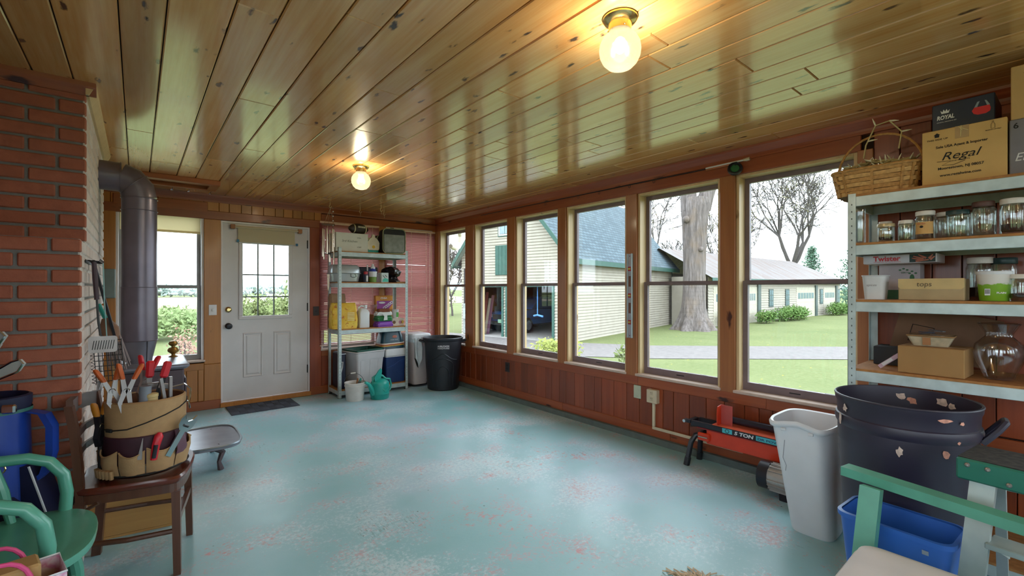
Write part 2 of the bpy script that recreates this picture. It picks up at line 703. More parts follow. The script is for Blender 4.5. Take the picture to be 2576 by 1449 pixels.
piece(wall_far, 'post', (0.565, YF - .018, 0.5, 0.722, YF + .002, 2.093), AMBER)
piece(wall_far, 'post', (0.565, YF - .016, 0.0, 0.722, YF + .002, 0.498), AMBER)
piece(wall_far, 'post', (1.664, YF - .018, 0.0, 1.80, YF + .002, 2.093), WALLW)
piece(wall_far, 'post', (2.545, YF - .018, 0.56, 2.665, YF + .002, 2.19), AMBER)
piece(wall_far, 'post', (3.40, YF - .018, 0.56, XR, YF + .002, 2.19), AMBER)
piece(wall_far, 'apron_rail', (-0.165, YF - .016, 0.44, 0.565, YF + .002, 0.515), AMBER)
piece(wall_far, 'apron_rail', (1.80, YF - .016, 0.47, XR, YF + .002, 0.545), WALLX)
base_f = sroot('baseboard_far')
piece(base_f, 'board', (XL, YF - .02, 0.0, FW_DOOR[0], YF + .002, 0.10), WALLX)
piece(base_f, 'board', (FW_DOOR[1], YF - .02, 0.0, XR, YF + .002, 0.10), WALLX)


# ------------------------------------------------------------ windows
def window(n, w, z0, z1, loc, rz, rail, sash=SASH, jamb=JAMB, sill=True, depth=0.15, lower_open=False):
    """double-hung window; local x along the wall, y outwards, origin at the low corner"""
    root = sroot('window_%d' % n, loc, rz)
    j = 0.022
    h = z1 - z0
    obj('jamb', MB().cbox(0, 0, 0, j, depth, h, .002), jamb, root)
    obj('jamb', MB().cbox(w - j, 0, 0, w, depth, h, .002), jamb, root)
    obj('jamb', MB().cbox(j, 0, h - j, w - j, depth, h, .002), jamb, root)
    if sill:
        obj('sill', MB().cbox(-.01, -.035, -.016, w + .01, depth, .006, .004), SILLW, root)
    f = 0.034
    zr = rail - z0
    lo = MB()
    y0 = depth * 0.42
    lo.box(j, y0, 0.006, j + f, y0 + .03, zr)
    lo.box(w - j - f, y0, 0.006, w - j, y0 + .03, zr)
    lo.box(j + f, y0, 0.006, w - j - f, y0 + .03, 0.062)
    lo.box(j + f, y0, zr - .026, w - j - f, y0 + .03, zr)
    lo_o = obj('lower_sash', lo, sash, root)
    obj('pane', MB().box(j + f, y0 + .012, .062, w - j - f, y0 + .016, zr - .026), PANE, lo_o)
    obj('latch', MB().cbox(w / 2 - .03, y0 - .006, zr - .03, w / 2 + .03, y0 + .004, zr - .015, .002), sash, lo_o)
    for q in (0.22, 0.78):
        obj('lift_tab', MB().cbox(w * q - .03, y0 - .004, .064, w * q + .03, y0 + .004, .068, .001), WHITEP, lo_o)
    obj('logo_plate', MB().box(w / 2 - .035, y0 - .001, .028, w / 2 + .035, y0, .036), BLACKM, lo_o)
    up = MB()
    y1 = y0 + .032
    up.box(j, y1, zr - .03, j + f, y1 + .03, h - j)
    up.box(w - j - f, y1, zr - .03, w - j, y1 + .03, h - j)
    up.box(j + f, y1, h - j - .036, w - j - f, y1 + .03, h - j)
    up.box(j + f, y1, zr - .03, w - j - f, y1 + .03, zr + .004)
    up_o = obj('upper_sash', up, sash, root)
    obj('pane', MB().box(j + f, y1 + .012, zr + .004, w - j - f, y1 + .016, h - j - .036), PANE, up_o)
    return root


n = 1
for a, b in RW + RW_BACK:
    window(n, b - a, SILL, HEAD, (XR, b, SILL), -PI / 2, 1.386)
    n += 1
GREYSASH = plain('grey_vinyl_sash', '#8f8c8a', 0.4)
window(n, FW_WIN[1] - FW_WIN[0], FS, FH, (FW_WIN[0], YF, FS), 0, 1.362, GREYSASH, WHITE)
n += 1
for a, b in FW_BL:
    window(n, b - a, 0.56, 2.19, (a, YF, 0.56), 0, 1.37, GREYSASH, WHITE)
    n += 1
for a, b in BACKW:
    window(n, b - a, 0.5, HEAD, (b, YB, 0.5), PI, 1.37)
    n += 1
for a, b in LEFTW:
    window(n, b - a, 0.5, HEAD, (XL, a, 0.5), PI / 2, 1.37)
    n += 1

# ------------------------------------------------------------ exterior door
DOORP = plain('white_door_paint', '#cfcac9', 0.38, var=0.05, scale=3)
door = sroot('door_1', (FW_DOOR[0], YF, 0.0))
DW, DH = FW_DOOR[1] - FW_DOOR[0], 2.09
obj('frame', MB().box(0, .0, .03, .016, .12, DH).box(DW - .016, .0, .03, DW, .12, DH).box(.016, 0, DH - .018, DW - .016, .12, DH), WHITE, door)
obj('threshold', MB().cbox(-.01, -.03, 0, DW + .01, .15, .05, .006), AMBER, door)
slab = MB()
lx0, lx1, lz0, lz1 = 0.205, 0.715, 1.00, 1.86      # glazed opening in the leaf
d0, d1 = .02, .062
slab.box(.02, d0, .055, lx0, d1, DH - .022).box(lx1, d0, .055, DW - .02, d1, DH - .022)
slab.box(lx0, d0, .055, lx1, d1, lz0).box(lx0, d0, lz1, lx1, d1, DH - .022)
leaf = obj('leaf', slab, DOORP, door)
fr = MB()
for b in ((lx0 - .03, lz0 - .03, lx1 + .03, lz0 + .012), (lx0 - .03, lz1 - .012, lx1 + .03, lz1 + .03), (lx0 - .03, lz0 + .012, lx0 + .012, lz1 - .012), (lx1 - .012, lz0 + .012, lx1 + .03, lz1 - .012)):
    fr.cbox(b[0], d0 - .012, b[1], b[2], d0 + .012, b[3], .005)
obj('glazing_frame', fr, DOORP, leaf)
MUNT = plain('grey_muntin', '#5a655f', 0.5)
mu = MB()
for i in (1, 2):
    x = lx0 + (lx1 - lx0) * i / 3
    mu.box(x - .007, d0 + .012, lz0, x + .007, d0 + .026, lz1)
for z in (1.232, 1.49):
    mu.box(lx0, d0 + .013, z - .007, lx1, d0 + .025, z + .007)
obj('muntin', mu, MUNT, leaf)
obj('pane', MB().box(lx0, d0 + .017, lz0, lx1, d0 + .021, lz1), PANE, leaf)
for px in ((0.215, 0.425), (0.535, 0.735)):      # two raised panels below the glass
    z0, z1 = 0.30, 0.82
    m = MB()
    m.loft([[(px[0], d0 + .001, z0), (px[1], d0 + .001, z0), (px[1], d0 + .001, z1), (px[0], d0 + .001, z1)],
            [(px[0] + .012, d0 - .008, z0 + .012), (px[1] - .012, d0 - .008, z0 + .012), (px[1] - .012, d0 - .008, z1 - .012), (px[0] + .012, d0 - .008, z1 - .012)],
            [(px[0] + .03, d0 + .002, z0 + .03), (px[1] - .03, d0 + .002, z0 + .03), (px[1] - .03, d0 + .002, z1 - .03), (px[0] + .03, d0 + .002, z1 - .03)],
            [(px[0] + .045, d0 - .005, z0 + .045), (px[1] - .045, d0 - .005, z0 + .045), (px[1] - .045, d0 - .005, z1 - .045), (px[0] + .045, d0 - .005, z1 - .045)]], False, True)
    obj('raised_panel', m, DOORP, leaf)
KNOB = plain('black_knob', '#1e2028', 0.3, 0.3)
Mx = Matrix.Rotation(R(90), 4, 'X')
k = MB().lathe([(.034, 0), (.034, .006), (.014, .01), (.014, .03), (.03, .04), (.034, .052), (.026, .064), (.01, .068)], 20).xf(Matrix.Translation((.075, d0, .905)) @ Mx)
obj('door_knob', k, KNOB, leaf, True, label='black round door knob')
k = MB().lathe([(.03, 0), (.032, .008), (.026, .014), (.016, .018), (.016, .026)], 20).xf(Matrix.Translation((.075, d0, 1.09)) @ Mx)
obj('deadbolt', k, BRASS, leaf, True, label='brass deadbolt')
for z in (.28, 1.05, 1.83):
    obj('hinge', MB().cbox(DW - .028, d0 - .012, z, DW - .006, d0 + .002, z + .1, .002), BLACKM, leaf)

# roller shade on the door
SHADE = NT('cream_shade_cloth')
SHADE.set(Roughness=0.8)
tl = SHADE.n('BsdfTranslucent')
tl.inputs[0].default_value = lin('#efe6cc')
df = SHADE.n('BsdfDiffuse')
df.inputs[0].default_value = lin('#ece2c6')
mxs = SHADE.n('MixShader')
mxs.inputs[0].default_value = 0.55
SHADE.l(df.outputs[0], mxs.inputs[1])
SHADE.l(tl.outputs[0], mxs.inputs[2])
SHADE.l(mxs.outputs[0], SHADE.out.inputs[0])
SHADE = SHADE.m
TAPE = plain('blue_tape', '#3d7396', 0.7)
sh = thing('roller_shade', 'cream roller shade taped half down over the door glass', 'shade', (FW_DOOR[0], YF - .01, 1.87))
obj('roller', MB().tube([(.13, -.02, .16), (.80, -.02, .16)], .014, 10), SHADE, sh, True)
obj('cloth', MB().box(.165, -.007, -.005, .765, -.005, .16), SHADE, sh)
obj('hem', MB().box(.165, -.010, -.008, .765, -.004, .012), SHADE, sh)
for x in (.09, .80):
    obj('wooden_bracket', MB().cbox(x, -.035, .135, x + .045, .012, .185, .004), wood('bracket_pine', '#a86a3c', '#bd8048', 2, 0.5, 0), sh)
for x, z in ((.15, -.012), (.775, -.022)):
    obj('tape_tab', MB().box(x, -.012, z, x + .026, -.0105, z + .03), TAPE, sh)
sh2 = thing('roller_shade', 'cream roller shade rolled partly down in the window behind the stovepipe', 'shade', (FW_WIN[0], YF + .03, 1.93))
obj('roller', MB().tube([(.025, 0, .2), (.705, 0, .2)], .016, 10), WHITE, sh2, True)
obj('cloth', MB().box(.03, .013, 0, .70, .015, .2), SHADE, sh2)
obj('hem', MB().box(.03, .009, -.004, .70, .019, .02), SHADE, sh2)

# ------------------------------------------------------------ outdoors
def grass_mat():
    t = NT('spring_lawn')
    v = t.coords()
    a = t.ramp(t.noise(v, 0.35, 4, 0.6), [(0.3, lin('#626c44')), (0.7, lin('#7b8056'))])
    b = t.ramp(t.noise(v, 9, 5, 0.75), [(0.3, lin('#58633c')), (0.7, lin('#868a62'))])
    c = t.mix(0.5, a, b)
    vo = t.n('TexVoronoi')
    vo.inputs['Scale'].default_value = 2.2
    t.l(v, vo.inputs['Vector'])
    c = t.mix(t.ramp(vo.outputs['Distance'], [(0.04, (1, 1, 1)), (0.07, (0, 0, 0))]), c, lin('#cdb93c'))
    t.l(c, t.b.inputs['Base Color'])
    t.set(Roughness=0.95)
    t.b.inputs['Specular IOR Level'].default_value = 0.1
    t.bump(t.noise(v, 30, 4, 0.8), 0.6, 0.05)
    return t.m


LAWN = grass_mat()
GRAVEL = plain('gravel_drive', '#6f6866', 0.95, var=0.12, scale=6, bump=0.4)
mb = MB()
mb.add([(-200, 6.3, GZ), (-200, 900, GZ), (900, 900, GZ), (900, -200, GZ), (3.8, -200, GZ), (3.8, 6.3, GZ)], [(5, 4, 3, 2, 1, 0)])
mb.add([(-200, -200, GZ), (-200, 6.3, GZ), (3.8, 6.3, GZ), (3.8, -200, GZ)], [(3, 2, 1, 0)])
mb.v = [(x, y, z) for x, y, z in mb.v]
lawn = struct('ground_lawn', mb, LAWN)
mb = MB()
near = [(30, -8.5), (23, -1.2), (16.78, 4.57), (12.52, 8.28), (10.2, 11.2), (9.0, 15.0), (9.5, 20.0)]
far = [(36, -7), (27, -0.3), (20.46, 5.57), (15.41, 10.19), (13.9, 12.6), (13.3, 15.0), (12.0, 20.2)]
vs = [(x, y, GZ + .015) for x, y in near] + [(x, y, GZ + .015) for x, y in far]
nn = len(near)
mb.add(vs, [(i, i + nn, i + nn + 1, i + 1) for i in range(nn - 1)])
struct('ground_drive', mb, GRAVEL)
mb = MB().add([(-60, 60, GZ + .03), (-60, 150, GZ + .03), (80, 150, GZ + .03), (60, 60, GZ + .03)], [(3, 2, 1, 0)])
struct('ground_field', mb, plain('dry_field', '#b3a184', 0.95, var=0.2, scale=0.2))

# hazy hills
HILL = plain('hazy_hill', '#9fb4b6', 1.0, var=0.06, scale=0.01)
g = random.Random(5)
pts = []
for i in range(61):
    a = R(-40 + 3.2 * i)
    h = 16 + 9 * math.sin(i * .45) + 6 * math.sin(i * 1.13 + 1)
    pts.append((900 * math.sin(a), 900 * math.cos(a), h))
mb = MB()
vs = [(x, y, GZ - 5) for x, y, h in pts] + [(x * 1.05, y * 1.05, h) for x, y, h in pts] + [(x * 1.3, y * 1.3, GZ) for x, y, h in pts]
m = len(pts)
mb.add(vs, [(i, i + 1, i + 1 + m, i + m) for i in range(m - 1)] + [(i + m, i + 1 + m, i + 1 + 2 * m, i + 2 * m) for i in range(m - 1)])
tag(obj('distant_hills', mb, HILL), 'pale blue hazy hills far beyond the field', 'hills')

# barn: local x along the gable front (away from the camera), y along its length
CREAM = plain('cream_clapboard', '#a0978a', 0.7, var=0.05, scale=3)
GREENT = plain('green_trim', '#2c5248', 0.55, var=0.08)
GREYT = plain('dark_grey_trim', '#45524e', 0.6)


def shingle_mat():
    t = NT('slate_shingles')
    tc = t.n('TexCoord')
    sp = t.n('SeparateXYZ')
    t.l(tc.outputs['Object'], sp.inputs[0])
    cb = t.n('CombineXYZ')
    t.l(sp.outputs[1], cb.inputs[0])
    t.l(sp.outputs[2], cb.inputs[1])
    br = t.n('TexBrick')
    br.inputs['Scale'].default_value = 1.0
    br.inputs['Brick Width'].default_value = 0.32
    br.inputs['Row Height'].default_value = 0.15
    br.inputs['Mortar Size'].default_value = 0.018
    br.inputs['Color1'].default_value = lin('#3f4f58')
    br.inputs['Color2'].default_value = lin('#52626b')
    br.inputs['Mortar'].default_value = lin('#2d3a42')
    t.l(cb.outputs[0], br.inputs['Vector'])
    t.l(br.outputs[0], t.b.inputs['Base Color'])
    t.set(Roughness=0.8)
    t.bump(br.outputs['Fac'], -0.5, 0.02)
    return t.m


SHINGLE = shingle_mat()


def clap(mb, axis, face, a0, a1, z0, z1, out, step=0.13, top=None, lap=0.035):
    """rows of lapped clapboards; top(z) returns the span at height z"""
    z = z0
    while z < z1:
        b0, b1 = (a0, a1) if top is None else top(z)
        if b1 - b0 > 0.02:
            zz = min(z + step, z1)
            c0, c1 = (b0, b1) if top is None else top(zz)
            if axis == 'x':
                v = [(b0, face + out * lap, z), (b1, face + out * lap, z), (c1, face, zz), (c0, face, zz), (b0, face, z), (b1, face, z)]
            else:
                v = [(face + out * lap, b0, z), (face + out * lap, b1, z), (face, c1, zz), (face, c0, zz), (face, b0, z), (face, b1, z)]
            mb.add(v, [(0, 1, 2, 3), (0, 4, 5, 1)])
        z += step
    return mb


# the gable front direction is (-.222, .975): local x; local y goes along the barn
BANG = math.atan2(0.975, -0.222)
barn = thing('barn', 'tall cream clapboard barn with slate blue roof and green trim', 'barn', (13.68, 12.97, GZ), BANG)
# local axes: +x along the gable front, +y to the left of it, so depth runs along -y
GW_, EH, BL_, PITCH = 6.05, 3.75, 12.7, 1.22
RH = EH + GW_ / 2 * PITCH
w = MB()


def gspan(z):
    if z <= EH:
        return 0.0, GW_
    q = (z - EH) / PITCH
    return min(q, GW_ / 2), max(GW_ - q, GW_ / 2)


D2, D1 = (0.78, 3.16), (3.39, 4.7)
for s0, s1 in ((0, D2[0]), (D2[1], D1[0]), (D1[1], GW_)):
    clap(w, 'x', 0, s0, s1, 0, 2.3, 1)
clap(w, 'x', 0, 0, GW_, 2.3, RH, 1, top=gspan)
obj('gable_wall', w, CREAM, barn)
w = MB()
clap(w, 'y', 0, -BL_, 0, 0, EH, -1)
obj('side_wall', w, CREAM, barn)
w = MB().box(.02, -BL_, 0, .1, 0, EH).box(GW_ - .1, -BL_, 0, GW_, 0, EH)
obj('inner_wall', w, plain('barn_inner_boards', '#5a4438', 0.9, var=0.25, scale=2), barn)
w = MB()
for x0, x1 in ((.1, 1.0), (1.75, GW_ - .1)):
    w.box(x0, -BL_, 0, x1, -BL_ + .1, 3.6)
w.box(1.0, -BL_, 0, 1.75, -BL_ + .1, 1.3).box(1.0, -BL_, 2.2, 1.75, -BL_ + .1, 3.6)
w.box(.1, -BL_, 3.6, GW_ - .1, -.05, 3.7)
obj('back_wall', w, MATS['barn_inner_boards'], barn)
w = MB()
for q in (1.0, 1.36, 1.72):
    w.box(q, -BL_ + .1, 1.3, q + .05, -BL_ + .13, 2.2)
w.box(1.0, -BL_ + .1, 1.72, 1.77, -BL_ + .13, 1.77)
obj('back_window_frame', w, WHITE, barn)
obj('slab_floor', MB().box(.1, -BL_, 0, GW_ - .1, 0.3, .03), plain('garage_slab', '#9a9490', 0.9), barn)
rf = MB()
ov, th, og = 0.35, 0.12, 0.35
for sx in (0, 1):
    xe = -ov if sx == 0 else GW_ + ov
    ze = EH - ov * PITCH
    rf.loft([[(xe, og, ze), (GW_ / 2, og, RH), (GW_ / 2, og, RH + th), (xe, og, ze + th)], [(xe, -BL_ - og, ze), (GW_ / 2, -BL_ - og, RH), (GW_ / 2, -BL_ - og, RH + th), (xe, -BL_ - og, ze + th)]])
roof = obj('roof', rf, SHINGLE, barn)
tr = MB()
for sx in (0, 1):
    xe = -ov if sx == 0 else GW_ + ov
    ze = EH - ov * PITCH
    tr.loft([[(xe, og + .03, ze - .14), (GW_ / 2, og + .03, RH - .14), (GW_ / 2, og + .03, RH + th), (xe, og + .03, ze + th)], [(xe, og, ze - .14), (GW_ / 2, og, RH - .14), (GW_ / 2, og, RH + th), (xe, og, ze + th)]])
    tr.box(xe - .03, -BL_ - og, ze - .1, xe, og, ze + th)
obj('rake_board', tr, GREENT, roof)
sf = MB()
for sx in (0, 1):
    xe = -ov if sx == 0 else GW_ + ov
    ze = EH - ov * PITCH
    xw = 0 if sx == 0 else GW_
    sf.add([(xe, og, ze - .02), (GW_ / 2, og, RH - .02), (GW_ / 2, 0, RH - .02), (xe, 0, ze - .02)], [(0, 1, 2, 3)])
obj('soffit', sf, plain('weathered_soffit', '#7f8c84', 0.8), roof)
for a in (D2[0] - .12, D2[1], D1[0] - .12 + .12, D1[1]):
    obj('door_post', MB().box(a, -.02, 0, a + .12, .06, 2.3), GREENT, barn)
obj('door_header', MB().box(D2[0] - .12, -.02, 2.3, D1[1] + .12, .07, 2.42), GREENT, barn)
obj('corner_board', MB().box(-.03, -.06, 0, .1, .03, EH), CREAM, barn)
obj('corner_board', MB().box(-.035, -BL_, 0, .03, -BL_ + .14, EH), GREYT, barn)
hd = obj('hay_door', MB().cbox(2.45, .01, 2.84, 3.88, .06, 4.2, .01), GREENT, barn, label='green board hay door')
for i in range(7):
    obj('board', MB().box(2.47 + i * .2, .06, 2.86, 2.655 + i * .2, .072, 4.18), GREENT, hd)
wd = obj('loft_window', MB().box(2.6, .0, 4.6, 3.72, .05, 5.6), GREENT, barn)
for i in range(3):
    for j in range(2):
        obj('pane', MB().box(2.70 + i * .31, .05, 4.72 + j * .4, 2.98 + i * .31, .06, 5.08 + j * .4), plain('dark_pane', '#7d8f98', 0.1), wd)
obj('window_casing', MB().box(2.64, .05, 4.64, 3.68, .056, 4.7).box(3.62, .05, 4.64, 3.68, .056, 5.56).box(2.64, .05, 4.64, 2.69, .056, 5.56), WHITE, wd)
# grey board leaning on the barn's far corner, planks inside
MBW = Matrix.Translation((13.68, 12.97, GZ)) @ Matrix.Rotation(BANG, 4, 'Z')
mt = thing('meter_panel', 'weathered grey utility panel on the left corner of the barn', 'utility panel', (13.68, 12.97, GZ), BANG)
obj('panel_board', MB().cbox(5.35, .03, .05, 5.9, .09, 1.5, .01), plain('weathered_grey_board', '#8d928f', 0.8, var=0.2), mt)
obj('meter_box', MB().cbox(5.45, .09, .75, 5.78, .22, 1.25, .02), plain('weathered_grey_box', '#9aa09d', 0.6), mt)
obj('conduit', MB().tube([(5.82, .06, 1.2), (5.82, .06, 3.2)], .03, 8), BLACKM, mt)
cols = ['#6a463a', '#8a6a4c', '#8a4a40', '#a0907c', '#5c3a4a']
for i in range(5):
    q = MB().bar((5.45 - i * .17, -.45, .04), (5.42 - i * .17, -.75 - .02 * i, 1.75 + .15 * (i % 3)), .16, .03, (0, 1, 0)).xf(MBW)
    tag(obj('leaning_board', q, plain('garage_board_%d' % i, cols[i], 0.8)), ['brown', 'tan', 'red', 'pale', 'plum'][i] + ' board leaning inside the open barn bay', 'board', 'boards leaning inside the barn')

# blue pickup parked in the barn, nose towards the house
TRUCK = plain('blue_car_paint', '#1d4f8f', 0.25, 0.2, 0.05, coat=0.5)
truck = thing('pickup_truck', 'blue pickup parked nose-out in the open barn bay', 'truck', (13.68, 12.97, GZ + .03), BANG)
tx = 4.5


def rect(x0, x1, y, z0, z1, r=.08):
    return [(px + (x0 + x1) / 2, y, pz + (z0 + z1) / 2) for px, pz, _ in rr(x1 - x0, z1 - z0, 0, r, 3)]


b = MB()
b.loft([rect(tx - .85, tx + .85, -1.25, .45, .95), rect(tx - .93, tx + .93, -1.4, .38, 1.08), rect(tx - .95, tx + .95, -2.6, .38, 1.16), rect(tx - .95, tx + .95, -6.4, .38, 1.16)])
body = obj('body', b, TRUCK, truck, 40)
b = MB().loft([rect(tx - .85, tx + .85, -2.6, 1.12, 1.2), rect(tx - .78, tx + .78, -3.3, 1.12, 1.78), rect(tx - .78, tx + .78, -4.6, 1.12, 1.78), rect(tx - .85, tx + .85, -4.9, 1.12, 1.2)])
obj('cab', b, TRUCK, truck, 40)
obj('windscreen', MB().add([(tx - .72, -2.72, 1.24), (tx + .72, -2.72, 1.24), (tx + .66, -3.2, 1.7), (tx - .66, -3.2, 1.7)], [(0, 1, 2, 3)]), plain('dark_car_glass', '#1c262c', 0.08), truck)
obj('grille', MB().cbox(tx - .6, -1.3, .66, tx + .6, -1.22, .92, .02), BLACKM, truck)
obj('bumper', MB().cbox(tx - .88, -1.3, .4, tx + .88, -1.12, .58, .04), CHROME, truck)
obj('number_plate', MB().cbox(tx - .16, -1.12, .5, tx + .17, -1.09, .68, .01), plain('pale_green_plate', '#9ec8a8', 0.5), truck)
for sx in (-1, 1):
    obj('headlight', MB().cbox(tx + sx * .76 - .13, -1.31, .74, tx + sx * .76 + .13, -1.24, .94, .03), plain('headlight_lens', '#cfd8dc', 0.15), truck)
    for yy in (-2.1, -5.4):
        wh = obj('wheel', MB().lathe([(.2, -.11), (.34, -.11), (.38, -.07), (.38, .07), (.34, .11), (.2, .11)], 24).xf(Matrix.Translation((tx + sx * .88, yy, .38)) @ Matrix.Rotation(R(90), 4, 'Y')), plain('tyre_rubber', '#202024', 0.8), truck, True)
        obj('rim', MB().lathe([(.05, .115), (.2, .1), (.24, .112)], 12).xf(Matrix.Translation((tx + sx * .88, yy, .38)) @ Matrix.Rotation(R(90 * sx), 4, 'Y')), plain('grey_alloy', '#9a9fa6', 0.3, 0.6), wh)
# blue rope thing hanging in the bay
rp = thing('hanging_rope', 'bright blue rope and grip hanging in the right barn doorway', 'rope', (13.68, 12.97, GZ), BANG)
obj('cord', MB().tube([(1.75, -.3, 2.4), (1.75, -.3, 1.05)], .022, 6), plain('blue_rope', '#4f86c8', 0.6), rp)
obj('grip', MB().tube([(1.45, -.3, 1.0), (1.75, -.3, 1.06), (1.95, -.3, 1.02)], .045, 6), plain('blue_rope', '#4f86c8', 0.6), rp)

# long low shed behind the tree: front wall on Y = 13.1, facing the house
shed = thing('long_shed', 'long low cream shed with rusty metal roof beyond the lawn', 'shed', (24.5, 13.1, GZ))
SL, SE, SR, SD = 25.0, 2.95, 4.75, 6.0
w = MB()
clap(w, 'x', 0, .9, SL, 0, SE, -1, step=.16)
w.box(.9, .02, 0, SL, .1, SE).box(SL - .1, 0, 0, SL, SD, SE).box(.9, 0, 0, 1.0, 2.3, SE)
obj('front_wall', w, CREAM, shed)


def rust_roof():
    t = NT('rusty_metal_roof')
    v = t.coords((1, 1, 1))
    v2 = t.coords((2.6, .35, .35))
    a = t.ramp(t.noise(v2, 1.2, 5, 0.7), [(0.42, lin('#6d6766')), (0.62, lin('#614a40'))])
    t.l(a, t.b.inputs['Base Color'])
    t.set(Roughness=0.6)
    wv = t.n('TexWave')
    wv.inputs['Scale'].default_value = 4.0
    t.l(v, wv.inputs['Vector'])
    t.bump(wv.outputs['Fac'], 0.3, 0.03)
    return t.m


r = MB()
r.add([(.6, -.4, SE - .2), (SL + .4, -.4, SE - .2), (SL - 2.6, SD / 2, SR), (.6, SD / 2, SR), (SL + .4, SD + .4, SE - .2), (.6, SD + .4, SE - .2), (.6, -.4, SE - .1), (SL + .4, -.4, SE - .1)],
      [(0, 1, 7, 6), (6, 7, 2, 3), (7, 4, 2), (4, 5, 3, 2)])
obj('roof', r, rust_roof(), shed)
obj('eave_board', MB().box(.6, -.44, SE - .32, SL + .4, -.4, SE - .1), GREENT, shed)
DOORC = plain('cream_garage_door', '#b0a898', 0.6)
PANED = plain('shed_pane', '#5d7078', 0.15)
for a, b_ in ((1.5, 4.4), (5.2, 7.4), (14.4, 18.4), (20.6, 23.6)):
    d = obj('garage_door', MB().cbox(a, -.04, 0, b_, .01, 2.35, .01), DOORC, shed)
    nP = 6
    pw = (b_ - a - .5) / nP
    for i in range(nP):
        obj('pane', MB().box(a + .25 + i * pw + .06, -.05, 1.45, a + .25 + (i + 1) * pw - .06, -.035, 1.9), PANED, d)
    for z in (.58, 1.16, 1.98):
        obj('door_seam', MB().box(a, -.046, z, b_, -.038, z + .03), plain('door_seam_cream', '#b3a88f', 0.7), d)  # flat cream strip along each door joint
    obj('door_post', MB().box(b_, -.12, 0, b_ + .45, .02, 2.5), GREYT, shed)
for x in (9.3, 12.2, 19.6, 24.1):
    f = obj('shed_window', MB().box(x, -.06, .95, x + .75, 0, 2.2), GREYT, shed)
    for i in range(2):
        for j in range(3):
            obj('pane', MB().box(x + .1 + i * .3, -.075, 1.03 + j * .38, x + .34 + i * .3, -.06, 1.35 + j * .38), PANED, f)


wg = obj('wing_wall', MB().box(1.62, 2.9, 0, 4.6, 3.0, 3.2), CREAM, shed)
for i in range(5):
    obj('pane', MB().box(1.9 + i * .42, 2.86, 1.45, 2.2 + i * .42, 2.9, 2.0), PANED, wg)


# vegetation -----------------------------------------------------------
def leaf_cloud(mb, c, rad, n, size, g, shell=0.5):
    for _ in range(n):
        a, b = g.uniform(0, 2 * PI), math.acos(g.uniform(-1, 1))
        q = g.uniform(shell, 1)
        p = Vector((c[0] + rad[0] * q * math.sin(b) * math.cos(a), c[1] + rad[1] * q * math.sin(b) * math.sin(a), c[2] + rad[2] * q * math.cos(b)))
        u = Vector((g.uniform(-1, 1), g.uniform(-1, 1), g.uniform(-1, 1))).normalized()
        v = u.orthogonal().normalized()
        s = size * g.uniform(.6, 1.4)
        o = len(mb.v)
        mb.v += [tuple(p + u * s), tuple(p + v * s * .5), tuple(p - u * s), tuple(p - v * s * .5)]
        mb.f.append((o, o + 1, o + 2, o + 3))


def leafmat(name, c1, c2):
    if name in MATS:
        return MATS[name]
    t = NT(name)
    v = t.coords()
    t.l(t.ramp(t.noise(v, 2.5, 4, 0.7), [(0.3, lin(c1)), (0.7, lin(c2))]), t.b.inputs['Base Color'])
    t.set(Roughness=0.8)
    t.b.inputs['Specular IOR Level'].default_value = 0.15
    MATS[name] = t.m
    return t.m


def bush(label, loc, rad, n, size, mat, seed, name='bush', cat='bush', group=None, stem=True, blobs=5):
    g = random.Random(seed)
    t = thing(name, label, cat, loc, 0, group)
    mb = MB()
    for i in range(blobs):
        a = 2 * PI * i / blobs
        c = (rad[0] * .45 * math.cos(a), rad[1] * .45 * math.sin(a), rad[2] * g.uniform(.75, 1.15))
        leaf_cloud(mb, c, (rad[0] * .6, rad[1] * .6, rad[2] * g.uniform(.7, .95)), n // blobs, size, g, 0.3)
    mb.v = [(x, y, max(z, .01)) for x, y, z in mb.v]
    f = obj('foliage', mb, mat, t)
    if stem:
        sm = MB()
        for i in range(4):
            a = 2 * PI * i / 4
            sm.tube([(0, 0, -.02), (rad[0] * .3 * math.cos(a), rad[1] * .3 * math.sin(a), rad[2] * 1.1)], [.05 * rad[2], .015 * rad[2]], 5)
        obj('stem', sm, BARK, t)
    return t


def bark_mat():
    t = NT('maple_bark')
    v = t.coords((5, 5, .7))
    n1 = t.noise(v, 1.6, 6, 0.7)
    v2 = t.coords((1, 1, 1))
    c = t.ramp(n1, [(0.3, lin('#4f4846')), (0.5, lin('#756a66')), (0.7, lin('#928886'))])
    c = t.mix(t.ramp(t.noise(v2, 1.3, 3), [(0.5, (0, 0, 0)), (0.75, (.5,) * 3)]), c, lin('#8a7258'))
    t.l(c, t.b.inputs['Base Color'])
    t.set(Roughness=0.95)
    t.bump(n1, 1.0, 0.12)
    return t.m


BARKM = bark_mat()
BARK = plain('dark_bark', '#4c443f', 0.9)
# great maple trunk between barn and shed
trunk = thing('maple_tree', 'massive rough-barked maple trunk forking above the lawn', 'tree', (23.1, 12.72, GZ))
trunk.scale = (.9, .9, 1)
g = random.Random(2)


def trunk_rings(prof, seg=40):
    rings = []
    for cx, cy, z, r in prof:
        ring = []
        for i in range(seg):
            a = 2 * PI * i / seg
            flare = max(0, 1 - z / 1.4) ** 2
            q = r * (1 + .035 * math.sin(7 * a + z * .6) + .03 * math.sin(13 * a - z) + flare * (.5 + .35 * math.sin(6 * a + 1)))
            ring.append((cx + q * math.cos(a), cy + q * math.sin(a), z))
        rings.append(ring)
    return rings


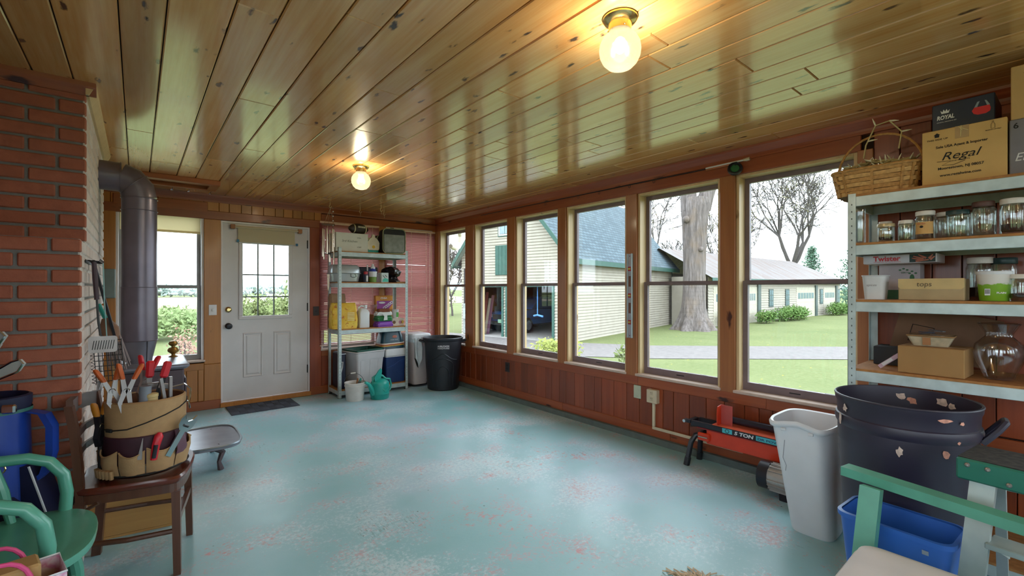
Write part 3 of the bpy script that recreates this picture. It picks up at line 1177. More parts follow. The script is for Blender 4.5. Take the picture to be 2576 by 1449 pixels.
prof = [(0, 0, -.05, .76), (0, 0, .3, .73), (0, 0, .7, .70), (.03, 0, 1.2, .67), (.05, 0, 2, .63), (.08, 0, 3, .61), (.1, 0, 4, .62), (.12, 0, 5, .68), (.15, 0, 6, .74), (.18, 0, 6.7, .80), (.2, 0, 7.1, .72)]
obj('trunk', MB().loft(trunk_rings(prof)), BARKM, trunk, 60)
for l0, l1 in ((-.36, -.62), (.42, 1.9)):
    L = [(.2 + .77 * (l0 + (l1 - l0) * (q / 3.4) ** 1.3), -.635 * (l0 + (l1 - l0) * (q / 3.4) ** 1.3), 6.4 + q, .47 - .03 * q) for q in (0, .5, 1.0, 1.5, 2.2, 3.2, 4.4)]
    obj('limb', MB().loft(trunk_rings(L, 24)), BARKM, trunk, 60)
for p, q in (((.6, -.4, 5.05), .18), ((-.62, .1, 5.9), .22), ((-.2, -.58, 4.3), .16)):
    obj('burl', MB().ball(p, q, q, q * .9, 12, 8), BARKM, trunk, True)


def bare_tree(label, loc, height, seed, depth=6, spread=0.55, thick=0.28, mat=None, leaves=None, group='trees beyond the buildings', cat='tree', forks=(2, 3), start=0.2):
    g = random.Random(seed)
    t = thing('bare_tree', label, cat, loc, 0, group)
    mb = MB()
    tips = []

    def grow(p, d, L, r, lvl):
        pts, rs = [p], [r]
        for k in range(3):
            d = (d + Vector((g.uniform(-.16, .16), g.uniform(-.16, .16), g.uniform(-.03, .1)))).normalized()
            p = p + d * L / 3
            pts.append(p)
            rs.append(max(r * (1 - .10 * (k + 1)), .03))
        mb.tube(pts, rs, 5 if lvl > 1 else 8, cap=False)
        if lvl >= depth:
            tips.append(p)
            return
        nb = 5 if lvl == 0 else (3 if lvl == 1 else g.randint(*forks))
        for i in range(nb):
            a = g.uniform(0, 2 * PI)
            ax = d.orthogonal().normalized()
            ax.rotate(Matrix.Rotation(a, 3, d))
            if lvl == 0:
                a = 2 * PI * i / nb + g.uniform(-.3, .3)
                ax = Vector((math.cos(a), math.sin(a), 0))
            nd = (d + ax * g.uniform(.5, 1.0) * spread * 1.3 + Vector((0, 0, .16))).normalized()
            grow(p, nd, L * g.uniform(.70, .88), rs[-1] * g.uniform(.64, .8), lvl + 1)
        if lvl >= 2:
            for q in pts[1:3]:
                ax = d.orthogonal().normalized()
                ax.rotate(Matrix.Rotation(g.uniform(0, 6.28), 3, d))
                grow(q, (d * .5 + ax).normalized(), L * .5, r * .35, max(lvl + 2, depth - 1))

    grow(Vector((0, 0, -.1)), Vector((0, 0, 1)), height * start, thick, 0)
    obj('branches', mb, mat or BARK, t)
    if leaves:
        lm = MB()
        for p in tips:
            leaf_cloud(lm, p, (.5, .5, .4), 3, .04 * height / 10, g, 0.1)
        obj('buds', lm, leaves, t)
    return t


BUD = leafmat('pale_buds', '#75745a', '#8c8464')
BRANCH = plain('grey_branch', '#56504e', 0.9)
bare_tree('wide bare-branched tree rising behind the shed roof', (57.5, 19.6, GZ), 23, 11, 6, .62, .40, BRANCH, BUD, start=.2, forks=(2, 3))
bare_tree('slim bare tree seen left of the great maple trunk', (42, 27.5, GZ), 22, 5, 5, .45, .24, BRANCH, BUD)
bare_tree('thin bare tree seen just right of the great maple trunk', (48, 22.5, GZ), 14, 8, 5, .5, .22, BRANCH, leafmat('yellow_green_buds', '#a9a45c', '#bdb674'))
bare_tree('bare tree at the left end of the barn', (20, 32, GZ), 8, 17, 5, .55, .09, BRANCH, None)
bare_tree('twiggy bare tree low behind the left part of the shed roof', (52, 29.5, GZ), 12, 21, 5, .6, .22, BRANCH, BUD)
GREEN1 = leafmat('fresh_green_leaf', '#5d7740', '#7d9058')
GREEN2 = leafmat('pine_green_leaf', '#466250', '#68826c')
GREEN3 = leafmat('olive_leaf', '#687544', '#868c5e')
GREEN4 = leafmat('hedge_leaf', '#486632', '#708a4c')
PINKL = leafmat('red_bud_leaf', '#9a7468', '#b08a7a')
# conifers and a treeline behind the shed
for i, (x, y, h, r_, lab) in enumerate([(66, 15.5, 9.5, 3.6, 'tall soft conifer at the right end of the shed roof'), (76, 23.5, 9, 3.2, 'blue-green conifer behind the bare tree trunk'), (60, 13.2, 6, 2.6, 'small conifer beside the end of the shed')]):
    g = random.Random(40 + i)
    t = thing('conifer', lab, 'tree', (x, y, GZ), 0, 'conifers beyond the shed')
    mb = MB()
    for k in range(9):
        q = k / 9
        leaf_cloud(mb, (0, 0, h * (.12 + .84 * q)), (r_ * (1 - q) + .3, r_ * (1 - q) + .3, h * .09), 420, .16, g, .2)
    obj('foliage', mb, GREEN2, t)
    obj('stem', MB().tube([(0, 0, -.1), (0, 0, h * .9)], [.2, .03], 6), BARK, t)
bush('rounded olive tree behind the left of the shed roof', (52, 23.0, GZ), (4, 2.5, 3.2), 2600, .18, GREEN3, 61, 'leafy_tree', 'tree', 'leafy trees far off')
bush('low green tree behind the middle of the shed roof', (66, 25.5, GZ), (5, 2.5, 3.2), 2600, .18, GREEN1, 62, 'leafy_tree', 'tree', 'leafy trees far off')
# foundation shrubs in front of the shed
bush('clipped green shrub right of the maple trunk by the shed', (26.9, 12.3, GZ), (1.1, .6, .55), 1500, .07, GREEN4, 70, group='shrubs along the shed')
bush('small round shrub beside the first shed door post', (31.2, 12.2, GZ), (1.0, .6, .5), 1300, .07, GREEN4, 71, group='shrubs along the shed')
bush('long low shrub between the two shed garage doors', (35.6, 12.2, GZ), (3.0, .7, .55), 3600, .07, GREEN4, 72, group='shrubs along the shed', blobs=8)
bush('shrub at the far right end of the shed', (46.0, 12.2, GZ), (2.4, .7, .6), 2400, .08, GREEN4, 73, group='shrubs along the shed')
# weeds near the windows on the right
YG = leafmat('yellow_green_weed', '#7c863c', '#a0a25c')
bush('bushy yellow-green weeds in front of the right barn doorway', (9.6, 9.55, GZ), (.9, .75, .42), 1700, .05, YG, 80, 'weeds', 'plant')
bush('small leafy sapling by the drive below the fourth window', (10.3, 7.5, GZ), (.42, .42, .5), 420, .06, GREEN3, 81, 'sapling', 'plant')
bush('hazy green thicket left of the barn', (17, 34, GZ), (4.5, 2, 1.7), 2600, .16, GREEN3, 82, 'thicket', 'bush')
# through the far wall: shrubs, a red-leafed sapling, a leafy branch
bush('dense green hedge in the meadow behind the stovepipe', (-.6, 25, GZ), (4.6, 2.2, .95), 5200, .10, leafmat('meadow_leaf', '#6f8452', '#93a070'), 90, 'meadow_hedge', 'bush')
bush('feathery green bush right of the meadow hedge', (5.6, 29, GZ), (2.3, 1.6, 1.1), 2600, .10, GREEN3, 91, 'meadow_bush', 'bush')
bush('pinkish red-leafed sapling on the lawn', (.95, 14.5, GZ), (.42, .4, .75), 420, .04, PINKL, 92, 'red_sapling', 'tree')
bush('leafy young tree beyond the door glass', (5.0, 20, GZ), (1.1, 1.0, 1.25), 1500, .09, GREEN3, 93, 'young_tree', 'tree')
bush('low shrub under the young tree beyond the door', (4.4, 17.5, GZ), (1.1, .7, .35), 900, .07, YG, 94, 'low_shrub', 'bush')
t = thing('overhanging_branch', 'leafy branch hanging into view beyond the door glass', 'branch', (4.1, 16, 2.9))
obj('twig', MB().tube([(1.9, .2, 2.2), (1.3, 0, 1.2), (.55, 0, .35), (.1, 0, .0)], [.05, .035, .02, .01], 5), BARK, t)
mb = MB()
g = random.Random(3)
for p in ((.1, 0, 0), (.35, 0, .1), (.6, 0, -.1), (.3, 0, -.25), (.75, 0, .35)):
    leaf_cloud(mb, p, (.28, .2, .12), 70, .05, g, .1)
obj('leaves', mb, GREEN3, t)
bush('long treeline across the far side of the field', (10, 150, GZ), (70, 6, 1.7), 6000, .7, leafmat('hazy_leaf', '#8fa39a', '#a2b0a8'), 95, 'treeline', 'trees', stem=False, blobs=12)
for i, (x, y) in enumerate(((17, 78), (21.5, 80))):
    c = thing('parked_car', ['white car far off in the field', 'second white car far off in the field'][i], 'car', (x, y, GZ + .03), .3, 'cars far off')
    obj('body', MB().loft([rr(4.2, 1.7, .3, .3), rr(4.3, 1.75, .8, .3), rr(2.4, 1.5, 1.4, .3)]), WHITEP, c)
    obj('wheel', MB().tube([(-1.3, -.9, .32), (-1.3, .9, .32)], .32, 10), BLACKM, c)
    obj('wheel', MB().tube([(1.3, -.9, .32), (1.3, .9, .32)], .32, 10), BLACKM, c)
# curved white gutter elbow outside the first window
gt = thing('gutter_elbow', 'white gutter elbow curving outside the corner window', 'gutter', (3.85, 6.05, 2.2))
obj('pipe', MB().tube([(0, .0, .22), (.13, .12, .1), (.2, .2, -.02), (.18, .2, -.14), (.08, .12, -.22), (-.02, .02, -.24), (-.14, -.06, -.22)], .035, 10), plain('cream_gutter', '#d3c8b4', 0.5), gt, True)

# ------------------------------------------------------------ chimney
chim = sroot('wall_chimney')
CX1 = -0.2
obj('mortar_core', MB().box(XL, 3.162, 1.40, CX1 - .012, 4.75, CEIL).box(XL, 2.902, 0, CX1 - .012, 4.75, 1.556), MORTAR, chim)
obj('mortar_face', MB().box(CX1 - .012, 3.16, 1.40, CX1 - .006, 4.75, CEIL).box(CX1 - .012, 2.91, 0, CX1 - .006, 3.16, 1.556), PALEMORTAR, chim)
BH, JH, BLEN = 0.058, 0.013, 0.20


def bmesh_brick(dx, dy, dz, b=.005):
    me = bpy.data.meshes.new('brick')
    m = MB().cbox(-dx / 2, -dy / 2, -dz / 2, dx / 2, dy / 2, dz / 2, b)
    me.from_pydata(m.v, [], m.f)
    return me


BM_CACHE = {}


def brick(x0, x1, y0, y1, z0, mat):
    key = (round(x1 - x0, 3), round(y1 - y0, 3), mat.name)
    if key not in BM_CACHE:
        me = bmesh_brick(x1 - x0, y1 - y0, BH)
        me.materials.append(mat)
        BM_CACHE[key] = me
    o = bpy.data.objects.new('brick', BM_CACHE[key])
    COL.objects.link(o)
    o.parent = chim
    o.location = ((x0 + x1) / 2 + 0, (y0 + y1) / 2 + random.uniform(-.002, .002), z0 + BH / 2)
    o.rotation_euler = (0, 0, R(random.uniform(-.5, .5)))


row = 0
z = 0.004
while z + BH < CEIL - .02:
    yf = 2.89 if z < 1.5 else 3.15
    # front courses, right end first
    x = CX1
    first = 0.098 if row % 2 else 0.203
    L = first
    while x > XL + .02:
        x0 = max(x - L, XL)
        brick(x0, x - .0, yf, yf + .045, z, BRICK)
        x = x0 - JH
        L = 0.203
    # side courses
    y = yf + .046 + (0.055 if row % 2 else 0.0)
    if row % 2:
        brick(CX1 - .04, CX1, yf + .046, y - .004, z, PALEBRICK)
    while y < 4.72:
        y1 = min(y + .205, 4.75)
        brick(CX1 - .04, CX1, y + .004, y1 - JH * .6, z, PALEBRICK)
        y = y1
    z += BH + JH
    row += 1
obj('crown_moulding', MB().loft([[(XL, 3.15 - a, CEIL - .06 + b) for a, b in ((0, 0), (.012, 0), (.035, .04), (.04, .06), (0, .06))], [(CX1 + .04, 3.15 - a, CEIL - .06 + b) for a, b in ((0, 0), (.012, 0), (.035, .04), (.04, .06), (0, .06))]]), WALLX, chim)
obj('crown_moulding', MB().loft([[(CX1 + a, 3.12, CEIL - .06 + b) for a, b in ((0, 0), (.012, 0), (.035, .04), (.04, .06), (0, .06))], [(CX1 + a, 4.75, CEIL - .06 + b) for a, b in ((0, 0), (.012, 0), (.035, .04), (.04, .06), (0, .06))]]), JAMB, chim)

# ceiling hatch frame behind the pipe
hatch = sroot('trim_3', (0, 0, 0))
for b in ((-.05, 5.16, .62, 5.24), (-.05, 5.46, .62, 5.52), (.54, 5.24, .62, 5.46), (-.05, 5.24, .02, 5.46)):
    piece(hatch, 'hatch_board', (b[0], b[1], CEIL - .045, b[2], b[3], CEIL + .001), WALLX)
piece(hatch, 'hatch_panel', (.02, 5.24, CEIL - .012, .54, 5.46, CEIL - .001), WALLX)

# ------------------------------------------------------------ ceiling globe lamps
GL = NT('ribbed_frosted_globe')
trn = GL.n('BsdfTransparent')
trn.inputs[0].default_value = (1, .96, .84, 1)
tls = GL.n('BsdfTranslucent')
tls.inputs[0].default_value = (.020, .0172, .0115, 1)
gls = GL.n('BsdfGlossy')
gls.inputs['Roughness'].default_value = .1
mxa = GL.n('MixShader')
mxa.inputs[0].default_value = .7
GL.l(trn.outputs[0], mxa.inputs[1])
GL.l(tls.outputs[0], mxa.inputs[2])
mxb = GL.n('MixShader')
mxb.inputs[0].default_value = .06
GL.l(mxa.outputs[0], mxb.inputs[1])
GL.l(gls.outputs[0], mxb.inputs[2])
GL.l(mxb.outputs[0], GL.out.inputs[0])
GL = GL.m
BULB = NT('lit_bulb')
BULB.set(Roughness=.5)
BULB.b.inputs['Emission Color'].default_value = (1, .86, .62, 1)
BULB.b.inputs['Emission Strength'].default_value = 6.0
BULB = BULB.m


def globe_lamp(loc, label):
    t = thing('ceiling_lamp', label, 'lamp', loc, 0, 'brass globe ceiling lamps')
    obj('canopy', MB().lathe([(.066, 0), (.066, -.008), (.058, -.018), (.044, -.024)], 32, cap1=False), BRASS, t, True)
    obj('collar', MB().lathe([(.044, -.022), (.042, -.052)], 32, cap0=False, cap1=False), BRASS, t, True)
    for a in (0, 120, 240):
        obj('set_screw', MB().ball((.044 * math.cos(R(a)), .044 * math.sin(R(a)), -.044), .004, seg=8, rings=5), BRASS, t)
    prof = [(.040, -.046), (.044, -.058), (.062, -.076), (.074, -.098), (.078, -.122), (.075, -.146), (.064, -.170), (.046, -.188), (.022, -.197), (.004, -.199)]
    rings = []
    for r_, z_ in prof:
        rings.append([(r_ * (1 + .012 * (i % 2)) * math.cos(2 * PI * i / 72), r_ * (1 + .012 * (i % 2)) * math.sin(2 * PI * i / 72), z_) for i in range(72)])
    obj('globe', MB().loft(rings, False, True), GL, t, 60, label='ribbed cream glass globe')
    obj('bulb', MB().ball((0, 0, -.105), .024, .024, .032, 14, 8), BULB, t, True)
    ld = bpy.data.lights.new('lamp_light', 'POINT')
    ld.energy = LAMP_POWER
    ld.color = (1.0, .9, .70)
    ld.shadow_soft_size = .03
    lo = bpy.data.objects.new('lamp_light', ld)
    COL.objects.link(lo)
    lo.parent = t
    lo.location = (0, 0, -.115)
    return t


globe_lamp((1.425, 1.082, CEIL), 'lit ribbed glass globe lamp on the ceiling nearest the camera')
globe_lamp((1.458, 3.776, CEIL), 'lit ribbed glass globe lamp on the ceiling nearer the door')
globe_lamp((1.44, -1.6, CEIL), 'added globe lamp, unseen behind the camera, for fill light')  # extra lamp out of view, added to fill the room with light

# ------------------------------------------------------------ red venetian blinds
BLINDM = NT('dusty_red_slat')
dfx = BLINDM.n('BsdfDiffuse')
dfx.inputs[0].default_value = lin('#955250')
tlx = BLINDM.n('BsdfTranslucent')
tlx.inputs[0].default_value = lin('#c08a84')
mx1 = BLINDM.n('MixShader')
mx1.inputs[0].default_value = .3
BLINDM.l(dfx.outputs[0], mx1.inputs[1])
BLINDM.l(tlx.outputs[0], mx1.inputs[2])
BLINDM.l(mx1.outputs[0], BLINDM.out.inputs[0])
BLINDM = BLINDM.m
RAILM = plain('pale_pink_headrail', '#d8b4a0', 0.35, 0.2)


def slat_mesh(w, tilt):
    c = math.cos(tilt)
    s_ = math.sin(tilt)
    r = []
    for q in (-.0125, -.004, .004, .0125):
        cam_ = .0016 * (1 - (q / .0125) ** 2)
        r.append([(0, q * c - cam_ * s_, -q * s_ * 1 + cam_ * c), (w, q * c - cam_ * s_, -q * s_ + cam_ * c)])
    me = bpy.data.meshes.new('slat')
    v = [p for row_ in r for p in row_]
    me.from_pydata(v, [], [(2 * i, 2 * i + 1, 2 * i + 3, 2 * i + 2) for i in range(3)])
    me.materials.append(BLINDM)
    return me


def blind(x0, x1, ztop, zbot, zopen, label, gap=None):
    t = thing('venetian_blind', label, 'blind', (x0, YF - .03, 0), 0, 'red venetian blinds')
    w = x1 - x0
    obj('headrail', MB().cbox(0, -.014, ztop - .026, w, .014, ztop, .003), RAILM, t)
    closed = slat_mesh(w, R(62))
    opened = slat_mesh(w, R(28))
    half = slat_mesh(w, R(44))
    z = ztop - .04
    i = 0
    while z > zbot + .02:
        me = closed
        if z < zopen:
            me = opened
        elif gap and gap[0] < z < gap[1]:
            me = half if i % 2 else opened
        o = bpy.data.objects.new('slat', me)
        COL.objects.link(o)
        o.parent = t
        o.location = (0, 0, z)
        if z >= zopen and not (gap and gap[0] < z < gap[1]) and random.random() < .16:
            o.data = half
        z -= .0205
        i += 1
    obj('bottom_rail', MB().cbox(0, -.012, zbot, w, .012, zbot + .014, .003), RAILM, t)
    for q in (.12, .5, .88):
        obj('ladder_cord', MB().box(w * q - .002, -.0145, zbot, w * q + .002, -.0135, ztop - .02), RAILM, t)
    return t


b1 = blind(1.775, 2.555, 2.183, .60, .80, 'red venetian blind behind the steel shelf, lower slats open')
b2 = blind(2.645, 3.425, 2.17, .56, 0.0, 'red venetian blind in the corner, slats closed', (2.10, 2.14))
obj('pull_cord', MB().tube([(.62, -.02, 2.16), (.63, -.022, 1.4), (.625, -.02, 1.2)], .0025, 5), RAILM, b2)
obj('tilt_wand', MB().tube([(.70, -.02, 2.16), (.71, -.025, 1.55)], .004, 6), RAILM, b2)
obj('tassel', MB().lathe([(.004, 0), (.008, -.03), (.006, -.035)], 8).xf(Matrix.Translation((.625, -.02, 1.2))), RAILM, b2)

# ------------------------------------------------------------ steel shelf units
CHIP = plain('particle_board', '#a5713f', 0.8, var=0.15, scale=40)


def shelf_unit(name, label, loc, rz, w, d, levels, top, bh=.052):
    t = thing(name, label, 'shelf', loc, rz)
    for x in (0, w):
        for y in (0, d):
            sx = 1 if x == 0 else -1
            sy = 1 if y == 0 else -1
            m = MB()
            for (a, b_) in (((x, y), (x + sx * .036, y + sy * .0022)), ((x, y), (x + sx * .0022, y + sy * .036))):
                m.box(min(a[0], b_[0]), min(a[1], b_[1]), 0, max(a[0], b_[0]), max(a[1], b_[1]), top)
            p = obj('post', m, GALV, t)
            sl = MB()
            zz = .06
            while zz < top - .04:
                sl.box(min(x + sx * .016, x + sx * .021), y - .0006, zz, max(x + sx * .016, x + sx * .021), y + .0006 + .0016 * (sy > 0), zz + .008)
                zz += .038
            obj('slot_row', sl, plain('grey_slot', '#565e60', 0.8), p, kind='stuff')
            obj('foot', MB().box(min(x, x + sx * .04), min(y, y + sy * .04), 0, max(x, x + sx * .04), max(y, y + sy * .04), .006), BLACKM, p)
    for z in levels:
        b = MB()
        b.cbox(.003, .004, z - .012 - bh, w - .003, .016, z - .012, .002)
        obj('beam', b, GALV, t)
        obj('beam', MB().cbox(.003, d - .016, z - .012 - bh, w - .003, d - .004, z - .012, .002), GALV, t)
        for x in (.004, w - .016):
            obj('side_beam', MB().cbox(x, .016, z - .012 - bh, x + .012, d - .016, z - .012, .002), GALV, t)
        obj('shelf_board', MB().cbox(.005, .005, z - .012, w - .005, d - .005, z, .001), CHIP, t)
    return t


RS = (2.95, .745)
shelf_unit('steel_shelf', 'galvanised steel shelf unit along the window wall holding jars and boxes', (RS[0], RS[1], 0), -PI / 2, .915, .45, [.10, .50, .902, 1.268, 1.568, 1.828], 1.832)
FS_ = (1.87, 5.555)
shelf_unit('steel_shelf', 'galvanised steel shelf unit against the red blinds by the door', (FS_[0], FS_[1], 0), 0, .91, .39, [.10, .835, 1.408, 1.786], 1.83)


def ritem(x, y):
    """place on the right shelf: x along its front from the left post, y depth"""
    return RS[0] + y, RS[1] - x


QR = -PI / 2


def carton(name, label, cat, loc, rz, w, d, h, mat, flap=True, group=None, bev=.003):
    t = thing(name, label, cat, loc, rz, group)
    obj('body', MB().cbox(-w / 2, -d / 2, 0, w / 2, d / 2, h, bev), mat, t)
    if flap:
        obj('tape', MB().box(-w / 2 + .01, -.025, h, w / 2 - .01, .025, h + .0006), plain('packing_tape', '#a88a60', 0.3), t)
    return t


def jar(label, loc, r, h, lid=None, paper=None, content=None, name='glass_jar', group='jars on the steel shelf', neck=.86):
    t = thing(name, label, 'jar', loc, QR, group)
    g_ = glass('jar_glass', (.955, .985, .975), .2, .04)
    obj('glass', MB().lathe([(r * .9, 0), (r, .008), (r, h * .72), (r * .97, h * .8), (r * neck, h * .86), (r * neck, h)], 28, cap1=False), g_, t, 50)
    obj('inner_wall', MB().lathe([(r * .86, .006), (r * .95, .014), (r * .95, h * .72), (r * neck * .94, h * .87), (r * neck * .94, h)], 28, cap1=False), g_, t, 50)
    if lid:
        obj('lid', MB().lathe([(r * neck * 1.04, h * .88), (r * neck * 1.07, h * .89), (r * neck * 1.07, h + .003), (r * neck * 1.02, h + .006), (.002, h + .006)], 28), lid, t, 40)
    if paper:
        m = MB()
        n_ = 14
        a0, a1 = R(-90 - 52), R(-90 + 52)
        vs = []
        for i in range(n_ + 1):
            a = a0 + (a1 - a0) * i / n_
            vs += [(r * 1.012 * math.cos(a), r * 1.012 * math.sin(a), h * .2), (r * 1.012 * math.cos(a), r * 1.012 * math.sin(a), h * .64)]
        m.add(vs, [(2 * i, 2 * i + 2, 2 * i + 3, 2 * i + 1) for i in range(n_)])
        obj('paper_label', m, paper, t)
    if content:
        obj('contents', MB().lathe([(r * .8, .015), (r * .84, .02), (r * .84, h * .3), (.005, h * .32)], 20), content, t)
    return t


# ---- top of the right shelf
# woven basket with string lights
BSK = plain('woven_splint', '#b5864c', 0.65, var=0.2, scale=60)
BSK2 = plain('woven_splint_pale', '#c99d62', 0.65, var=0.15, scale=60)
bx, by = ritem(.098, .17)
t = thing('splint_basket', 'woven splint basket with a hoop handle on top of the steel shelf', 'basket', (bx, by, 1.83), QR)
BW, BD, BHt = .335, .25, .135


def bask_ring(z, grow=0.0, n=64):
    w_ = BW + .05 * z / BHt + grow
    d_ = BD + .04 * z / BHt + grow
    out = []
    for i in range(n):
        a = 2 * PI * i / n
        ca, sa = math.cos(a), math.sin(a)
        out.append((w_ / 2 * math.copysign(abs(ca) ** .42, ca), d_ / 2 * math.copysign(abs(sa) ** .42, sa), z))
    return out


obj('liner', MB().loft([bask_ring(.002, -.012), bask_ring(BHt - .004, -.012)], True, False), plain('dark_basket_liner', '#6a4524', 0.9), t)  # dark brown lining inside the weave
rows = 6
for k in range(rows):
    m = MB()
    z0, z1 = BHt * k / rows, BHt * (k + 1) / rows - .002
    ra, rb = bask_ring(z0), bask_ring(z1)
    n_ = 64
    vs, fs = [], []
    for i in range(n_):
        off = .004 if ((i // 2) + k) % 2 else -.003
        for P_ in (ra[i], rb[i]):
            l_ = math.hypot(P_[0], P_[1])
            vs.append((P_[0] * (1 + off / l_), P_[1] * (1 + off / l_), P_[2]))
    fs = [(2 * i, (2 * i + 2) % (2 * n_), (2 * i + 3) % (2 * n_), 2 * i + 1) for i in range(n_)]
    m.add(vs, fs)
    obj('weaver', m, BSK if k % 2 else BSK2, t, 50)
for i in range(0, 64, 4):
    a, b_ = bask_ring(0, .004)[i], bask_ring(BHt, .004)[i]
    obj('stake', MB().bar(a, b_, .012, .003, (a[0], a[1], 0)), BSK, t)
rim = [(x, y, BHt) for x, y, _ in bask_ring(BHt, .006)]
obj('rim', MB().tube(rim, .007, 6, True), BSK, t, True)
H_ = [(-.185 * math.cos(a), 0, BHt + .20 * math.sin(a)) for a in [PI * i / 16 for i in range(17)]]
obj('handle', MB().tube([(-.185, 0, .06)] + H_ + [(.185, 0, .06)], .006, 6), BSK, t, True)
t2 = thing('string_lights', 'tangle of pale string lights heaped in the splint basket', 'string lights', (bx, by, 1.83 + .082), QR)
g = random.Random(9)
m, m2 = MB(), MB()
pts = []
for i in range(150):
    a = i * .73
    rr_ = .02 + .115 * abs(math.sin(i * 1.7))
    pts.append((1.2 * rr_ * math.cos(a), .8 * rr_ * math.sin(a), .0 + .075 * math.sin(PI * i / 160) + .02 + g.uniform(-.012, .012)))
for i in range(0, 146, 2):
    m.tube(pts[i:i + 3], .0035, 5)
m.tube([(-.06, -.03, .13), (-.05, -.03, .2), (-.01, -.02, .30), (.05, -.02, .31), (.10, -.02, .24), (.09, -.03, .15)], .004, 5)
obj('wire', m, plain('cream_wire', '#b7a676', 0.5), t2, True)
for i in range(60):
    p = Vector(pts[int(i * 2.3) + 8])
    d = Vector((g.uniform(-1, 1), g.uniform(-1, .4), g.uniform(.1, 1.2))).normalized()
    m2.tube([p, p + d * .014, p + d * .034], [.004, .0045, .001], 5)
for p, d in (((-.01, -.02, .30), (-.3, -.2, 1)), ((.05, -.02, .31), (.8, -.1, -.2)), ((-.04, -.03, .22), (1, 0, .05)), ((.10, -.02, .24), (1, 0, 0))):
    p, d = Vector(p), Vector(d).normalized()
    m2.tube([p, p + d * .02, p + d * .042], [.004, .0045, .001], 5)
obj('bulbs', m2, plain('clear_mini_bulb', '#d9d2b8', 0.15), t2, kind='stuff')


def front_text(t, s, size, x, z, d, mat=INK, **kw):
    return text(s, size, mat, (x, -d / 2 - .0005, z), FX, FZ, t, **kw)


# wine carton
cx_, cy_ = ritem(.441, .20)
rg = carton('wine_carton', 'tan wine carton lettered Regal beside the basket', 'box', (cx_, cy_, 1.829), QR - .02, .285, .33, .262, plain('tan_carton', '#c9a468', 0.85, var=0.05))
D_ = .33
front_text(rg, 'Sole USA Agent & Importer', .0165, -.092, .172, D_, width=.175, bold=.0003)
front_text(rg, 'Regal', .052, -.075, .112, D_, shear=.35, width=.135)
obj('flourish', MB().tube([(-.088, -D_ / 2 - .001, .108), (-.04, -D_ / 2 - .001, .104), (-.07, -D_ / 2 - .001, .088), (-.03, -D_ / 2 - .001, .084), (.01, -D_ / 2 - .001, .098)], .0011, 5), INK, rg)
front_text(rg, 'WINE IMPORTS', .006, -.045, .101, D_, width=.07)
front_text(rg, 'Moorestown, NJ 08057', .0165, -.085, .068, D_, width=.155, bold=.0003)
front_text(rg, 'www.regalwine.com', .0165, -.078, .035, D_, width=.14, bold=.0003)
front_text(rg, 'THIS SIDE UP', .011, -.125, .212, D_, width=.075)
obj('house_symbol', MB().prism([(-.008, 0), (.008, 0), (.008, .011), (.012, .011), (0, .021), (-.012, .011), (-.008, .011)], 0, .0006, lambda x, y, z: (x - .088, -D_ / 2 - .001 - z, y + .226)), INK, rg)
obj('bottle_symbol', MB().tube([(.093, -D_ / 2 - .001, .222), (.093, -D_ / 2 - .001, .24), (.097, -D_ / 2 - .001, .247), (.097, -D_ / 2 - .001, .255), (.101, -D_ / 2 - .001, .255), (.101, -D_ / 2 - .001, .247), (.105, -D_ / 2 - .001, .24), (.105, -D_ / 2 - .001, .222)], .0006, 4, True), INK, rg)
front_text(rg, 'PRODUCT OF ITALY', .006, .075, .214, D_, width=.05)
obj('front_tape', MB().box(-.025, -D_ / 2 - .0012, .205, .022, -D_ / 2 - .0004, .262), plain('packing_tape', '#a88a60', 0.3), rg)
obj('tape_strand', MB().tube([(-.006, -D_ / 2 - .002, .212), (-.004, -D_ / 2 - .003, .262)], .0014, 5).tube([(-.002, -D_ / 2 - .003, .25), (.02, -D_ / 2 - .003, .235)], .0012, 5).tube([(-.012, -D_ / 2 - .003, .258), (.0, -D_ / 2 - .003, .24)], .0012, 5), plain('pale_tape_edge', '#d8c890', 0.3), rg)
# navy glass box on the carton
cx_, cy_ = ritem(.435, .215)
rb = carton('glassware_box', 'navy gift box with crown and red drink lying on the wine carton', 'box', (cx_, cy_, 2.0925), QR - .02, .215, .26, .135, plain('navy_print', '#131a33', 0.35), False)
WI = plain('white_ink', '#d8d8dc', 0.6)
front_text(rb, 'ROYAL', .027, -.09, .058, .26, WI, shear=.15, bold=.001, width=.062)
front_text(rb, 'CRYSTAL DRINKING SET', .007, -.09, .043, .26, WI, width=.07)
m = MB().prism([(-.013, 0), (.013, 0), (.017, .016), (.009, .008), (.0055, .02), (0, .009), (-.0055, .02), (-.009, .008), (-.017, .016)], 0, .0006, lambda x, y, z: (x - .06, -.1305 - z, y + .086))
obj('crown_emblem', m, WI, rb)
obj('red_drink', MB().prism([(-.030, .022), (-.024, .008), (-.01, .0), (.016, 0), (.03, .008), (.032, .022), (.028, .036), (-.022, .036)], 0, .0006, lambda x, y, z: (x + .062, -.1305 - z, y + .046)), plain('red_ink', '#c5262c', 0.4), rb)
obj('glass_print', MB().prism([(-.022, .0), (-.012, .0), (-.004, .026), (-.012, .024)], 0, .0006, lambda x, y, z: (x + .062, -.1306 - z, y + .082)).prism([(.03, .0), (.02, .0), (.012, .026), (.018, .024)], 0, .0006, lambda x, y, z: (x + .062, -.1306 - z, y + .082)), plain('grey_ink', '#7d8a94', 0.5), rb)
obj('red_stripe', MB().box(-.1075, -.1308, .0, .1075, -.1304, .004), plain('magenta_ink', '#a52c50', 0.5), rb)
